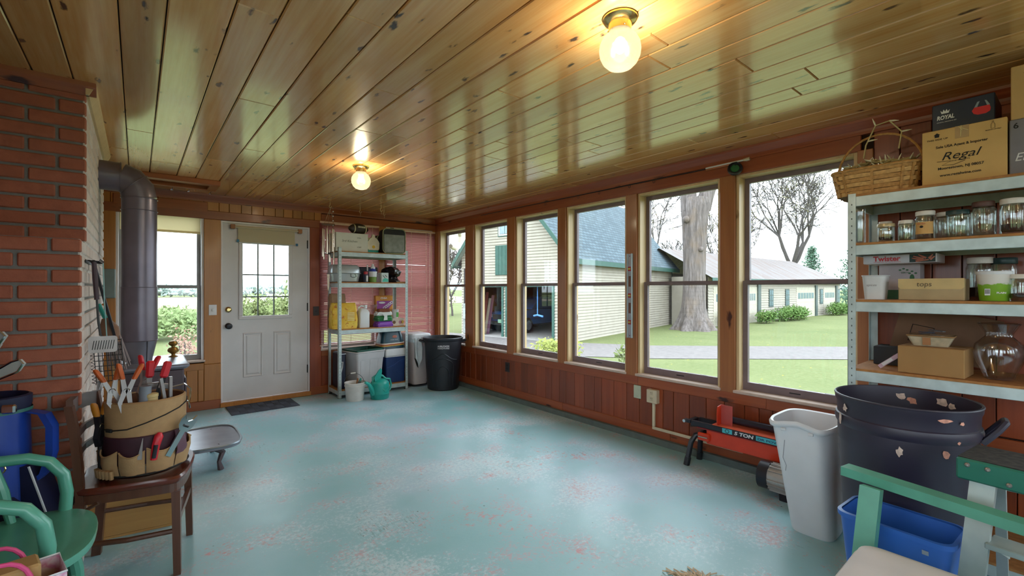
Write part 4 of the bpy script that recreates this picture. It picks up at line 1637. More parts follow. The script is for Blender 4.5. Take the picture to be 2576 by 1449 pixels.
# grey glass box and carton on it, partly out of frame
cx_, cy_ = ritem(.715, .2)
eb = carton('stemware_box', 'grey stemware box with a wine glass print, under the numbered carton', 'box', (cx_, cy_, 1.829), QR, .26, .3, .245, plain('grey_print', '#77747c', 0.5), False)
front_text(eb, 'Elyse', .05, -.115, .06, .3, WI, shear=.3, width=.09)
front_text(eb, '6', .034, -.118, .205, .3, INK, bold=.0006)
obj('sticker', MB().cbox(-.085, -.1512, .016, .0, -.1502, .036, .0003), WHITEP, eb)
obj('glass_print', MB().prism([(-.02, 0), (.02, 0), (.005, .006), (.004, .06), (.018, .075), (.026, .1), (.02, .13), (-.02, .13), (-.026, .1), (-.018, .075), (-.004, .06), (-.005, .006)], 0, .0006, lambda x, y, z: (x - .02, -.1505 - z, y + .08)), plain('wine_ink', '#5a2a32', 0.4), eb)
cx_, cy_ = ritem(.72, .2)
yb = carton('printed_carton', 'tan carton lettered YUM 72PK at the top right corner', 'box', (cx_, cy_, 2.0745), QR, .26, .3, .235, plain('tan_carton_light', '#bf9c66', 0.85, var=0.05))
front_text(yb, 'YUM', .046, -.09, .165, .3, INK, bold=.0012)
front_text(yb, '72PK', .036, -.09, .12, .3, INK, bold=.001)
front_text(yb, '#GL93', .03, -.09, .083, .3, INK, bold=.0006)

# ---- jars on the second shelf
WLID = plain('white_lid', '#ddd5cc', 0.4, var=0.03)
TLID = plain('dark_teal_lid', '#1f3b3c', 0.4)
GLID = plain('pale_gold_lid', '#c8b48c', 0.35, 0.3)
RLID = plain('rusty_lid', '#5a3a32', 0.5)
HONEY = plain('honey_label', '#cfa262', 0.6, var=0.1)
DARKC = plain('dark_contents', '#3a2620', 0.8)
JZ = 1.569
jars = [
    ('tall straight glass with a paper inside at the left end of the jar shelf', .03, .06, .029, .185, None, None, None, 1.0),
    ('short jar with a white lid and orange label second on the jar shelf', .115, .20, .032, .115, WLID, HONEY, None, .86),
    ('squat ribbed jar with a pale gold lid on the jar shelf', .142, .07, .036, .088, GLID, None, DARKC, .97),
    ('low jar with a tilted white lid next to the squat ribbed jar', .20, .21, .036, .105, WLID, None, DARKC, .9),
    ('low jar with a white lid in front, left of the honey jar', .222, .075, .030, .098, WLID, None, None, .92),
    ('honey jar with a bee label and white lid on the jar shelf', .292, .085, .041, .136, WLID, HONEY, None, .86),
    ('plain jar with a white lid right behind the honey jar', .355, .20, .042, .135, WLID, None, None, .86),
    ('clear jar with white lid deep between honey jar and teal-lidded jar', .405, .28, .04, .13, WLID, None, None, .86),
    ('wide jar with a dark teal lid on the jar shelf', .408, .09, .042, .125, TLID, None, None, .95),
    ('large faceted mason jar with a rusty lid on the jar shelf', .492, .095, .045, .155, RLID, None, None, .8),
    ('tall jar with a white lid at the frame edge of the jar shelf', .585, .095, .043, .155, WLID, None, DARKC, .9),
]
for lab, jx, jy, r_, h_, lid, pap, con, nk in jars:
    x_, y_ = ritem(jx + r_ * .2, jy)
    jt = jar(lab, (x_, y_, JZ), r_, h_, lid, pap, con, neck=nk)
    if 'bee label' in lab:
        obj('bee_print', MB().ball((-.008, -r_ * 1.0 - .0015, h_ * .46), .007, .001, .006, 10, 6), INK, jt)
        text('Bear Farm', .009, plain('red_ink', '#c5262c', 0.4), (-.024, -r_ - .0012, h_ * .55), FX, FZ, jt, width=.03)
    if 'tall straight' in lab:
        obj('rolled_paper', MB().lathe([(.016, .01), (.016, .17)], 14, cap0=False, cap1=False), WHITEP, jt)

# ---- third shelf of the right unit
SZ3 = 1.269
x_, y_ = ritem(.165, .33)
pl = carton('cutlery_box', 'pale box printed with a green plant fork, behind the white tub', 'box', (x_, y_, SZ3), QR, .175, .12, .19, plain('pale_lilac_card', '#b9adb0', 0.8), False)
GI = plain('green_ink', '#3f6b4a', 0.7)
obj('green_band', MB().box(-.0875, -.0612, .0, .0875, -.0602, .05), GI, pl)
obj('fork_print', MB().tube([(.055, -.061, .03), (.055, -.061, .11)], .003, 5).ball((.055, -.061, .115), .010, .0008, .02, 8, 6), GI, pl)
for dx, dz in ((.02, .165), (.005, .158), (.035, .158), (.055, .15), (.045, .14), (.07, .14)):
    obj('leaf_print', MB().ball((dx, -.061, dz), .006, .0007, .004, 8, 5), GI, pl)
text('EARTH', .012, GI, (.01, -.0612, .14), FX, FZ, pl, width=.03)
x_, y_ = ritem(.10, .10)
tb = thing('white_tub', 'small white plastic tub with pencil writing on the shelf', 'tub', (x_, y_, SZ3), QR)
obj('body', MB().loft([rr(.085, .085, 0, .02), rr(.105, .105, .125, .025)], True, False), WHITEP, tb, 50)
obj('inner_wall', MB().loft([rr(.08, .08, .004, .02), rr(.1, .1, .125, .024)], True, False), WHITEP, tb, 50)
obj('rim', MB().tube(rr(.106, .106, .125, .025), .003, 6, True), WHITEP, tb, True)
text('spices', .018, plain('pencil_grey', '#9a949c', 0.9), (-.03, -.0485, .07), FX, FZ, tb, shear=.2)
x_, y_ = ritem(.165, .285)
tw = carton('board_game', 'long white Twister game box lying on top of the pale box', 'game', (x_ - .02, y_ - .02, SZ3 + .1905), QR, .30, .24, .047, plain('white_print', '#cfc9cc', 0.5, var=0.03), False)
front_text(tw, 'Twister', .036, -.105, .014, .24, plain('red_ink', '#c5262c', 0.4), bold=.0012, width=.115)
front_text(tw, 'THE GAME THAT TIES YOU UP IN KNOTS', .006, -.105, .006, .24, plain('red_ink', '#c5262c', 0.4), width=.115)
obj('hands_print', MB().box(.045, -.1208, .003, .145, -.1202, .044), plain('dark_green_ink', '#2a3a34', 0.6), tw)
SK = plain('hand_print', '#b8705a', 0.6)
for a, b_ in (((.10, .012), (.055, .024)), ((.10, .018), (.06, .034)), ((.11, .022), (.08, .041)), ((.12, .02), (.135, .04)), ((.07, .008), (.12, .014)), ((.125, .014), (.142, .03))):
    obj('hand_print', MB().tube([(a[0], -.121, a[1]), (b_[0], -.121, b_[1])], [.006, .003], 6), SK, tw)
x_, y_ = ritem(.325, .12)
tp = carton('tuck_box', 'long low cardboard box marked tops in pencil', 'box', (x_, y_, SZ3), QR, .24, .17, .105, plain('buff_card', '#a8926e', 0.8), False)
obj('lid_flap', MB().prism([(-.12, 0), (.12, 0), (.12, -.042), (.11, -.052), (-.11, -.052), (-.12, -.042)], 0, .0025, lambda x, y, z: (x, -.0855 - z, y + .106)), plain('buff_card_light', '#c2a877', 0.8), tp)
text('tops', .034, plain('pencil', '#5e5444', 0.9), (-.05, -.0885, .068), FX, FZ, tp, shear=.1, width=.055)
x_, y_ = ritem(.475, .28)
jar('tall clear jar with a white lid behind the yogurt tub', (x_, y_, SZ3), .052, .205, WLID, None, DARKC)
x_, y_ = ritem(.555, .30)
jar('tall lidded jar at the back right of the yogurt tub', (x_, y_, SZ3), .05, .2, TLID, None, DARKC)
x_, y_ = ritem(.535, .10)
yg = thing('yogurt_tub', 'large white and green plain yogurt tub on the shelf', 'tub', (x_, y_, SZ3), QR)
YGM = NT('yogurt_print')
v = YGM.coords()
sx_ = YGM.n('SeparateXYZ')
YGM.l(v, sx_.inputs[0])
nz = YGM.noise(v, 45, 2)
ad = YGM.n('Math', operation='MULTIPLY_ADD')
ad.inputs[1].default_value = .03
YGM.l(nz, ad.inputs[0])
YGM.l(sx_.outputs[2], ad.inputs[2])
YGM.l(YGM.ramp(ad.outputs[0], [(.092, lin('#7fae2e')), (.094, lin('#d9d4cf'))]), YGM.b.inputs['Base Color'])
YGM.set(Roughness=.4)
obj('cup', MB().lathe([(.046, 0), (.048, .003), (.058, .125), (.058, .127)], 32, cap1=False), YGM.m, yg, 40)
obj('inside', MB().lathe([(.044, .004), (.0565, .127)], 32, cap1=False), WHITEP, yg, 40)
obj('rim', MB().lathe([(.058, .122), (.0615, .122), (.0615, .135), (.058, .137), (.056, .13)], 32, cap0=False, cap1=False), WHITEP, yg, 40)
obj('barcode', MB().box(-.026, -.0525, .026, -.008, -.0515, .056), WHITEP, yg)
for i in range(6):
    obj('barcode_line', MB().box(-.024 + i * .0026, -.0532, .033, -.0228 + i * .0026, -.0526, .053), INK, yg)
text('PLAIN', .011, WI, (.012, -.0535, .034), FX, FZ, yg, bold=.0005)
x_, y_ = ritem(.62, .10)
jar('dark-filled jar with a pale lid at the frame edge beside the yogurt tub', (x_, y_, SZ3), .045, .115, WLID, None, DARKC)

# ---- fourth shelf
SZ4 = .903
DCARD = plain('dark_card', '#7c5a42', 0.85)  # darker brown card for the flattened carton
x_, y_ = ritem(.32, .41)
bc = thing('flattened_carton', 'large flattened cardboard carton leaning at the back of the lower shelf', 'box', (x_ - .06, y_, SZ4 + .03), QR)
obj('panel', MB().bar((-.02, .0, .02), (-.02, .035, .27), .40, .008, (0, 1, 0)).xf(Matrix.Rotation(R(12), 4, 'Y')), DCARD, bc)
obj('printed_square', MB().tube([(-.15, -.006, .08), (-.06, -.006, .08), (-.06, .01, .17), (-.15, .01, .17)], .002, 4, True).xf(Matrix.Rotation(R(12), 4, 'Y')), INK, bc)
x_, y_ = ritem(.13, .34)
dk = carton('dark_box', 'dark printed box in the shaded left corner of the lower shelf', 'box', (x_, y_, SZ4), QR, .15, .16, .10, plain('dark_olive_card', '#2c2c30', 0.7), False)
text('BOOTS', .03, plain('dull_red_ink', '#6a3c3a', 0.7), (.01, -.081, .04), FX, FZ, dk, width=.06)
x_, y_ = ritem(.33, .13)
kb = carton('kraft_box', 'plain kraft cardboard box on the lower shelf under a small woven tray', 'box', (x_, y_, SZ4), QR - .06, .245, .20, .135, plain('kraft', '#a07a4c', 0.85, var=0.04), True)
tr_ = thing('birch_tray', 'small birch bark tray with laced rim full of odds and ends', 'basket', (x_ + .01, y_ + .015, SZ4 + .1365), QR + .05)
BIRCH = plain('birch_bark', '#b3a68c', 0.8, var=0.2, scale=30)
obj('body', MB().loft([rr(.13, .10, 0, .008), rr(.175, .14, .05, .012)], True, False), BIRCH, tr_)
obj('inner_wall', MB().loft([rr(.126, .096, .003, .008), rr(.171, .136, .05, .012)], True, False), plain('birch_inside', '#8a6f52', 0.8), tr_)
obj('laced_rim', MB().tube(rr(.175, .14, .05, .012), .004, 5, True), plain('bark_lace', '#8e6d48', 0.7), tr_)
obj('front_patch', MB().bar((-.012, -.058, .006), (-.012, -.069, .044), .03, .002, (0, 1, 0)), plain('bark_patch', '#a5744c', 0.8), tr_)
g = random.Random(4)
for i in range(7):
    q_ = thing('metal_clip', 'grey metal clip heaped in the birch tray', 'clip', (x_ + .01 + g.uniform(-.02, .02), y_ + .015 + g.uniform(-.03, .03), SZ4 + .1405 + .011 * i), QR + g.uniform(-1.5, 1.5), 'clips in the birch tray')
    mt_ = plain('grey_clip_%d' % (i % 3), ['#6c6a70', '#8a7f78', '#4a4a55'][i % 3], 0.6)
    obj('upper_arm', MB().bar((-.035, 0, .008), (.035, 0, .004), .018, .003), mt_, q_)
    obj('lower_arm', MB().bar((-.035, 0, .0), (.035, 0, .002), .018, .003), mt_, q_)
x_, y_ = ritem(.17, .10)
pk = thing('pink_package', 'slim pink plastic package leaning against the kraft box', 'package', (x_, y_, SZ4), QR)
obj('blister', MB().bar((-.055, 0, .008), (.055, .0, .105), .02, .012, (0, 1, 0)), plain('pale_pink_plastic', '#c5a9bd', 0.3), pk)
obj('printed_label', MB().bar((-.04, -.011, .022), (.0, -.011, .057), .002, .015, (0, 0, 1)), WHITEP, pk)
VG = glass('vase_glass', (.95, .95, .96), .2, .03)
x_, y_ = ritem(.547, .16)
va = thing('glass_vase', 'clear bulbous glass vase with flared lip on the lower shelf', 'vase', (x_, y_, SZ4), QR)
pr = [(.045, 0), (.05, .004), (.058, .03), (.078, .08), (.088, .125), (.082, .16), (.058, .187), (.046, .20), (.048, .215), (.066, .25), (.07, .258)]
obj('bowl', MB().lathe(pr, 36, cap1=False), VG, va, 60)
obj('inner_wall', MB().lathe([(max(r_ - .004, .002), z_ + .004) for r_, z_ in pr[1:]], 36, cap1=False), VG, va, 60)
obj('lip', MB().tube([(.07 * math.cos(2 * PI * i / 32), .07 * math.sin(2 * PI * i / 32), .258) for i in range(32)], .0025, 6, True), glass('vase_rim_glass', (.8, .8, .84), .3, .03), va, True)
x_, y_ = ritem(.745, .17)
pb = thing('plastic_bag', 'crumpled clear plastic bag at the right end of the lower shelf', 'bag', (x_, y_, SZ4), QR)
g = random.Random(14)
rings = []
for k in range(9):
    q = k / 8
    r_ = .085 * math.sin(PI * (.16 + .8 * q)) + .004
    rings.append([(r_ * (1 + g.uniform(-.14, .14)) * math.cos(2 * PI * i / 22), r_ * (1 + g.uniform(-.14, .14)) * math.sin(2 * PI * i / 22), .25 * q + g.uniform(-.006, .006) * (0 < k < 8)) for i in range(22)])
obj('film', MB().loft(rings), plain('milky_film', '#9ba3a8', 0.25), pb, 30)
# leaning amber board end seen behind the shelf

# ------------------------------------------------------------ things on the far shelf
def fitem(name, label, cat, x, y, z, rz=0):
    return thing(name, label, cat, (x, y, z), rz)


Z1, Z2, Z3, Z0 = 1.787, 1.409, .836, .101
YC = 5.755
t = carton('storage_box', 'white cardboard box with scribbled kitchen note on the top far shelf', 'box', (2.055, YC, Z1), 0, .40, .30, .225, plain('white_card', '#cfcfc4', 0.8, var=0.03), False)
PEN = plain('grey_pen', '#6f7368', 0.9)
text('3rd Kitchen', .038, PEN, (-.13, -.151, .115), FX, FZ, t, width=.19, shear=.15)
text('mis.', .03, PEN, (.06, -.151, .165), FX, FZ, t, width=.05)
text('cat', .034, PEN, (.06, -.151, .05), FX, FZ, t, width=.05, shear=.2)
obj('lid_edge', MB().box(-.202, -.152, .2235, .202, .152, .2275), MATS['white_card'], t)
t = thing('football', 'dark brown football with white stripes resting on the white box', 'ball', (2.16, 5.68, Z1 + .228 + .066), R(12))
prof_n = 22
rings = []
for k in range(prof_n + 1):
    x = -.14 + .28 * k / prof_n
    r_ = .067 * (max(0, 1 - (x / .142) ** 2)) ** .72 + .002
    rings.append([(x, r_ * math.cos(2 * PI * i / 20), r_ * math.sin(2 * PI * i / 20)) for i in range(20)])
obj('hide', MB().loft(rings), plain('football_leather', '#2e2420', 0.5), t, True)
for xs in (-.075, .075):
    r_ = .067 * (1 - (xs / .142) ** 2) ** .72 + .0035
    obj('stripe', MB().loft([[(xs + d, r_ * math.cos(2 * PI * i / 20), r_ * math.sin(2 * PI * i / 20)) for i in range(20)] for d in (-.009, .009)], False, False), plain('cream_stripe', '#c9c2a0', 0.6), t, True)
m = MB()
for i in range(7):
    m.box(-.045 + i * .015, -.0695, .008, -.039 + i * .015, -.066, .03)
m.box(-.048, -.0705, .0175, .05, -.067, .0205)
obj('laces', m, plain('lace_white', '#d8d4c0', 0.6), t)
t = thing('lunch_cooler', 'small teal and cream lunch cooler on the top far shelf', 'cooler', (2.335, 5.72, Z1), 0)
obj('tub', MB().loft([rr(.15, .17, 0, .02), rr(.165, .185, .13, .025), rr(.165, .185, .155, .025)]), TEAL, t, 40)
obj('lid', MB().prism([(-.075, .05), (-.062, .035), (.062, .035), (.075, .05), (.078, .13), (.05, .175), (.022, .195), (.018, .23), (-.012, .235), (-.022, .195), (-.05, .175), (-.078, .13)], -.097, -.06, lambda x, y, z: (x, z, y)), plain('cream_plastic', '#d6cdb4', 0.45), t)
obj('lid_back', MB().loft([rr(.16, .17, .155, .03), rr(.12, .12, .195, .03)]), MATS['cream_plastic'], t, 40)
obj('emblem', MB().lathe([(.02, 0), (.02, .002)], 20).xf(Matrix.Translation((.0, -.0975, .075)) @ Matrix.Rotation(R(90), 4, 'X')), plain('yellow_print', '#d4ac2a', 0.5), t)


def soft_case(t, w, h, d, frame, face, piping, mesh_h=.7):
    def prof(g, y):
        return [(px, y, pz + h / 2) for px, pz, _ in rr(w - g, h - g, 0, .05, 5)]
    obj('shell', MB().loft([prof(.01, -d / 2), prof(0, -d / 2 + .01), prof(0, d / 2 - .01), prof(.01, d / 2)]), frame, t, 40)
    obj('piping', MB().tube(prof(0, -d / 2), .006, 6, True), piping, t, True)
    obj('face_panel', MB().prism([(-w / 2 + .02, .012), (w / 2 - .02, .012), (w / 2 - .014, .05), (w / 2 - .014, h * mesh_h), (-w / 2 + .014, h * mesh_h), (-w / 2 + .014, .05)], 0, .003, lambda x, y, z: (x, -d / 2 - .002 - z, y)), face, t)


DKB = plain('dark_brown_nylon', '#2b2226', 0.7)
KHK = plain('khaki_piping', '#8f9470', 0.7)
t = thing('travel_bag', 'dark brown bag with khaki piping standing behind the grey carrier', 'bag', (2.49, 5.83, Z1), R(6))
soft_case(t, .16, .245, .2, DKB, DKB, KHK)
obj('side_band', MB().tube([(.04, -.107, .02), (.025, -.108, .1), (.03, -.108, .17), (.045, -.107, .235)], .006, 6), KHK, t, True)
t = thing('pet_carrier', 'grey mesh pet carrier with black top hanging over the shelf edge', 'carrier', (2.585, 5.62, Z1), R(-4))
soft_case(t, .30, .315, .16, plain('black_nylon', '#1a1a1e', 0.7), plain('grey_mesh', '#82867f', 0.6, var=0.15, scale=20), KHK, .76)
obj('handle', MB().tube([(-.03, 0, .315), (-.02, 0, .335), (.02, 0, .335), (.03, 0, .315)], .006, 6), MATS['black_nylon'], t, True)

# second shelf
t = thing('roaster_pan', 'oval aluminium roaster with domed lid on the second far shelf', 'roaster', (2.0, 5.74, Z2), 0)
ALU = plain('brushed_aluminium', '#b4bcc0', 0.3, 0.4, 0.08, 5)


def oval(w, d, z, p=.62, n=32):
    o = []
    for i in range(n):
        a = 2 * PI * i / n
        ca, sa = math.cos(a), math.sin(a)
        o.append((w / 2 * math.copysign(abs(ca) ** p, ca), d / 2 * math.copysign(abs(sa) ** p, sa), z))
    return o


obj('pan', MB().loft([oval(.30, .22, 0), oval(.33, .25, .01), oval(.365, .28, .105)]), ALU, t, 40)
obj('flange', MB().loft([oval(.385, .30, .104), oval(.395, .31, .108), oval(.385, .30, .113)]), ALU, t, 40)
obj('lid', MB().loft([oval(.37, .285, .112), oval(.365, .28, .15), oval(.34, .25, .2), oval(.29, .2, .217), oval(.1, .07, .222)]), ALU, t, 50)
obj('handle', MB().tube([(.03, -.152, .10), (.025, -.165, .085), (.022, -.17, .068), (.04, -.172, .06), (.075, -.172, .06), (.09, -.17, .07), (.085, -.165, .085), (.08, -.152, .10)], .0035, 6), BLACKM, t, True)
t = carton('tool_case', 'dark navy plastic tool case behind the bottles on the far shelf', 'case', (2.335, 5.84, Z2), 0, .25, .12, .20, plain('navy_plastic', '#161b2a', 0.5), False, bev=.01)
obj('latch', MB().cbox(-.03, -.068, .15, -.012, -.06, .23, .003), WHITEP, t)
t = thing('spray_can', 'small bottle with a red cap beside the roaster', 'bottle', (2.235, 5.63, Z2), 0)
obj('bottle', MB().lathe([(.028, 0), (.029, .09), (.026, .1)], 20), plain('navy_label', '#2a3550', 0.4), t, 40)
obj('cap', MB().lathe([(.024, .098), (.026, .1), (.026, .135), (.004, .138)], 20), plain('red_cap', '#b02a34', 0.4), t, 40)
obj('paper_label', MB().box(-.004, -.0305, .01, .018, -.029, .085), WHITEP, t)
t = thing('white_green_tub', 'white and green tub with a blue bag in it on the far shelf', 'tub', (2.335, 5.65, Z2), 0)
obj('lower_cup', MB().lathe([(.042, 0), (.044, .002), (.049, .07)], 24), plain('leaf_green_print', '#6c8f3c', 0.45), t, 40)
obj('upper_cup', MB().lathe([(.049, .07), (.053, .128), (.055, .13), (.055, .138)], 24), WHITEP, t, 40)
g = random.Random(8)
obj('blue_bag', MB().loft([[((.048 - .006 * k) * (1 + g.uniform(-.12, .12)) * math.cos(2 * PI * i / 14), (.048 - .006 * k) * (1 + g.uniform(-.12, .12)) * math.sin(2 * PI * i / 14), .136 + .014 * k) for i in range(14)] for k in range(4)]), plain('blue_film', '#2f46a8', 0.3), t, 30)
obj('bottle_top', MB().lathe([(.03, .17), (.03, .19), (.015, .215), (.013, .235), (.003, .237)], 16), WHITEP, t, 40)
t = carton('teal_pack', 'white and teal paper pack on the second far shelf', 'pack', (2.475, 5.65, Z2), R(8), .105, .09, .125, plain('white_wrap', '#bfcac6', 0.5, var=0.1), False)
obj('teal_patch', MB().prism([(-.04, .0), (.045, .0), (.048, .035), (.0, .05), (-.035, .03)], 0, .001, lambda x, y, z: (x, -.046 - z, y + .008)), plain('mint_print', '#3fae98', 0.5), t)
obj('dark_mark', MB().bar((-.035, -.0465, .09), (.0, -.0465, .06), .002, .006).bar((.0, -.0465, .095), (.03, -.0465, .07), .002, .006), INK, t)
t = carton('mauve_carton', 'small mauve carton left of the teal pack', 'box', (2.405, 5.67, Z2), R(-10), .055, .07, .115, plain('mauve_card', '#8a808a', 0.7), False)
t = thing('black_bin_bag', 'crumpled black plastic bag at the right end of the second far shelf', 'bag', (2.64, 5.73, Z2), 0)
g = random.Random(6)
rings = []
for k in range(10):
    q = k / 9
    r_ = [.07, .075, .06, .055, .075, .1, .11, .1, .07, .02][k]
    rings.append([(r_ * 1.15 * (1 + g.uniform(-.22, .22)) * math.cos(2 * PI * i / 20) - .02 * (k > 4), r_ * (1 + g.uniform(-.22, .22)) * math.sin(2 * PI * i / 20), .215 * q) for i in range(20)])
obj('film', MB().loft(rings), plain('glossy_black_film', '#15151b', 0.22), t, 25)
t = carton('wood_strip', 'flat tan wood strip lying at the right end of the second far shelf', 'wood strip', (2.70, 5.60, Z2), 0, .12, .03, .012, plain('tan_strip', '#b28a5a', 0.7), False)

# third shelf
g = random.Random(31)


def paper_sack(t, w, d, h, mat, seed, top=None, name='sack'):
    gg = random.Random(seed)
    rings = []
    for k in range(9):
        q = k / 8
        sc_ = 1 + .06 * math.sin(PI * q) - .05 * q
        ring = []
        for px, py, _ in rr(w * sc_, d * sc_ * (1 - .45 * q ** 3), 0, .03, 4):
            ring.append((px + gg.uniform(-.006, .006), py + gg.uniform(-.006, .006), h * q + (gg.uniform(-.005, .005) if 0 < k else 0)))
        rings.append(ring)
    return obj(name, MB().loft(rings), mat, t, 25)


YEL = NT('yellow_print_sack')
v = YEL.coords()
c = YEL.ramp(YEL.noise(v, 9, 3, .6), [(.40, lin('#d8a92a')), (.62, lin('#e0bf4a'))])
c = YEL.mix(YEL.ramp(YEL.noise(v, 14, 4, .7), [(.60, (0, 0, 0)), (.66, (1, 1, 1))]), c, lin('#b05a1c'))
YEL.l(c, YEL.b.inputs['Base Color'])
YEL.set(Roughness=.45)
t = thing('birdseed_sack', 'shiny yellow sack with brown print on the third far shelf', 'sack', (1.972, 5.69, Z3), R(-6))
paper_sack(t, .30, .17, .315, YEL.m, 5)
for i in range(6):
    obj('print_line', MB().box(.03, -.0935, .10 + i * .018, .115, -.0925, .108 + i * .018), plain('cream_print', '#e8dca0', 0.5), t)
t = thing('paper_sack', 'brown paper sack standing behind the yellow sack', 'sack', (1.955, 5.86, Z3), 0)
paper_sack(t, .20, .13, .425, plain('brown_paper', '#9a7c62', 0.85), 6)
JUG = NT('milky_plastic')
JUG.set(Roughness=.4)
JUG.b.inputs['Base Color'].default_value = lin('#d3d5d6')
JUG.b.inputs['Subsurface Weight'].default_value = .3
JUG.b.inputs['Subsurface Radius'].default_value = (.02, .02, .02)
t = thing('plastic_jug', 'white plastic jug with handle on the third far shelf', 'jug', (2.215, 5.67, Z3), 0)
obj('body', MB().loft([rr(.128, .12, 0, .018), rr(.132, .124, .01, .02), rr(.132, .124, .19, .02), rr(.11, .10, .225, .03), rr(.06, .06, .245, .03, cx=-.02)]), JUG.m, t, 40)
obj('neck', MB().lathe([(.022, .24), (.022, .262), (.025, .264), (.025, .285), (.003, .287)], 18, (.03, 0)), WHITEP, t, 40)
obj('handle', MB().tube([(-.055, 0, .205), (-.058, 0, .255), (-.03, 0, .275), (.01, 0, .268)], .012, 8), JUG.m, t, True)
t = thing('pitcher', 'translucent plastic pitcher half full of brown grain', 'pitcher', (2.34, 5.80, Z3), 0)
PLG = glass('cloudy_plastic', (.86, .82, .84), .16, .2)
obj('vessel', MB().lathe([(.055, 0), (.06, .01), (.072, .24), (.08, .275), (.082, .28)], 24, sx=1.1, cap1=False), PLG, t, 40)
obj('grain', MB().lathe([(.052, .004), (.056, .012), (.064, .15), (.004, .165)], 24, sx=1.1), plain('brown_grain', '#a5683c', 0.9), t)
obj('spout', MB().prism([(.06, .2), (.125, .285), (.06, .285)], -.03, .03, lambda x, y, z: (x, z, y)), PLG, t)
t = carton('food_bag', 'orange and purple food bag standing at the back of the third far shelf', 'food bag', (2.56, 5.84, Z3), R(-6), .235, .08, .40, plain('orange_print', '#c4822e', 0.5), False, bev=.008)
obj('purple_band', MB().prism([(-.1, .0), (.05, 0), (.115, .08), (.115, .12), (-.1, .12)], 0, .001, lambda x, y, z: (x, -.0415 - z, y + .21)), plain('purple_print', '#8f3c8e', 0.5), t)
text('CHIA', .032, WI, (-.05, -.0415, .355), FX, FZ, t, bold=.001, width=.09)
obj('white_oval', MB().ball((-.03, -.0428, .305), .045, .001, .014, 16, 6), WHITEP, t)
for i in range(5):
    obj('flake_print', MB().lathe([(.010, 0), (.010, .001), (.019, .001), (.019, 0)], 14, cap0=False, cap1=False).xf(Matrix.Translation((.0 + i * .025, -.043, .235 + .018 * i)) @ Matrix.Rotation(R(90), 4, 'X')), WHITEP, t)
t = thing('compost_bag', 'torn-open white, green and purple soil bag on the third far shelf', 'bag', (2.475, 5.65, Z3), R(3))
pp = plain('purple_film', '#7a3fa2', 0.35)
paper_sack(t, .215, .15, .075, pp, 11, name='purple_base')
b = paper_sack(t, .215, .13, .075, plain('dark_green_film', '#2c7040', 0.35), 12, name='green_middle')
b.location = (0, 0, .074)
b = paper_sack(t, .22, .10, .05, plain('white_film', '#d5d8d6', 0.3), 13, name='white_top')
b.location = (0, 0, .145)
b = paper_sack(t, .17, .07, .04, plain('brown_soil', '#7a4630', 0.9), 14, name='soil')
b.location = (0, 0, .188)
obj('torn_flap', MB().prism([(-.03, 0), (.025, .005), (.02, .06), (.045, .09), (-.05, .085), (-.02, .05)], 0, .002, lambda x, y, z: (x, -.072 - z, y + .085)), MATS['white_film'], t)
t = thing('white_green_cup', 'white cup with a green patch stacked on the small tins', 'cup', (2.675, 5.72, Z3 + .1025), 0)
obj('cup', MB().lathe([(.036, 0), (.046, .11), (.047, .112)], 22), WHITEP, t, 40)
obj('green_patch', MB().box(-.004, -.046, .01, .028, -.042, .075), plain('bright_green_print', '#63b45c', 0.5), t)
t = carton('seed_box', 'small pale box with round prints at the right end of the third far shelf', 'box', (2.67, 5.68, Z3), 0, .17, .12, .10, plain('pale_print', '#cbbcae', 0.6, var=0.1), False)
for x, c_ in ((-.055, '#6a4a30'), (.03, '#b0788a'), (.062, '#c6a04a')):
    obj('round_print', MB().lathe([(.022, 0), (.022, .001)], 16).xf(Matrix.Translation((x, -.0605, .05)) @ Matrix.Rotation(R(90), 4, 'X')), plain('round_print_' + c_[1:], c_, 0.6), t)

# bottom level
t = thing('pet_food_bag', 'dark teal pet food bag with orange stripe lying on the blue cooler', 'bag', (2.60, 5.72, .542), R(2))
TB = plain('dark_teal_film', '#123c4c', 0.28)
rings = []
g = random.Random(77)
for k in range(9):
    q = k / 8
    rings.append([(px * (1 - .25 * q ** 2), py * (1 - .3 * q), .225 * q) for px, py, _ in rr(.34, .24, 0, .06, 4)])
obj('bag', MB().loft(rings), TB, t, 30)
for k, (c_, z_) in enumerate((('#e0dcd0', .058), ('#b3502a', .045), ('#d8a83a', .030))):
    ring = [(px * 1.012, py * 1.012, 0) for px, py, _ in rr(.338, .236, 0, .06, 4)]
    obj('stripe', MB().loft([[(x, y, z_ + (.012 if x > 0 else -.004) * math.sin(x * 8)) for x, y, _ in ring], [(x * .995, y * .995, z_ + .012 + (.012 if x > 0 else -.004) * math.sin(x * 8)) for x, y, _ in ring]], False, False), plain('stripe_' + c_[1:], c_, 0.4), t)
obj('emblem', MB().ball((.02, -.098, .155), .035, .004, .02, 14, 6), plain('dull_pink_print', '#b06a58', 0.5), t)
text('a better bowl', .02, WI, (-.05, -.107, .11), FX, FZ, t, width=.11)
t = thing('drinks_cooler', 'blue picnic cooler with a white lid on the bottom far shelf', 'cooler', (2.628, 5.745, Z0), 0)
obj('tub', MB().loft([rr(.26, .28, 0, .02), rr(.275, .30, .335, .02)]), plain('royal_blue_plastic', '#1b3569', 0.4), t, 40)
obj('lid', MB().loft([rr(.28, .315, .335, .02), rr(.285, .32, .42, .02), rr(.27, .30, .44, .02)]), WHITEP, t, 40)
obj('lid_seam', MB().loft([rr(.284, .318, .345, .02), rr(.284, .318, .352, .02)], False, False), plain('seam_grey', '#8f9298', 0.6), t)
obj('swirl', MB().tube([(-.12, -.152, .2), (-.03, -.154, .23), (.05, -.155, .28), (.12, -.155, .3)], .003, 5), plain('royal_blue_pale', '#3a5a95', 0.4), t)
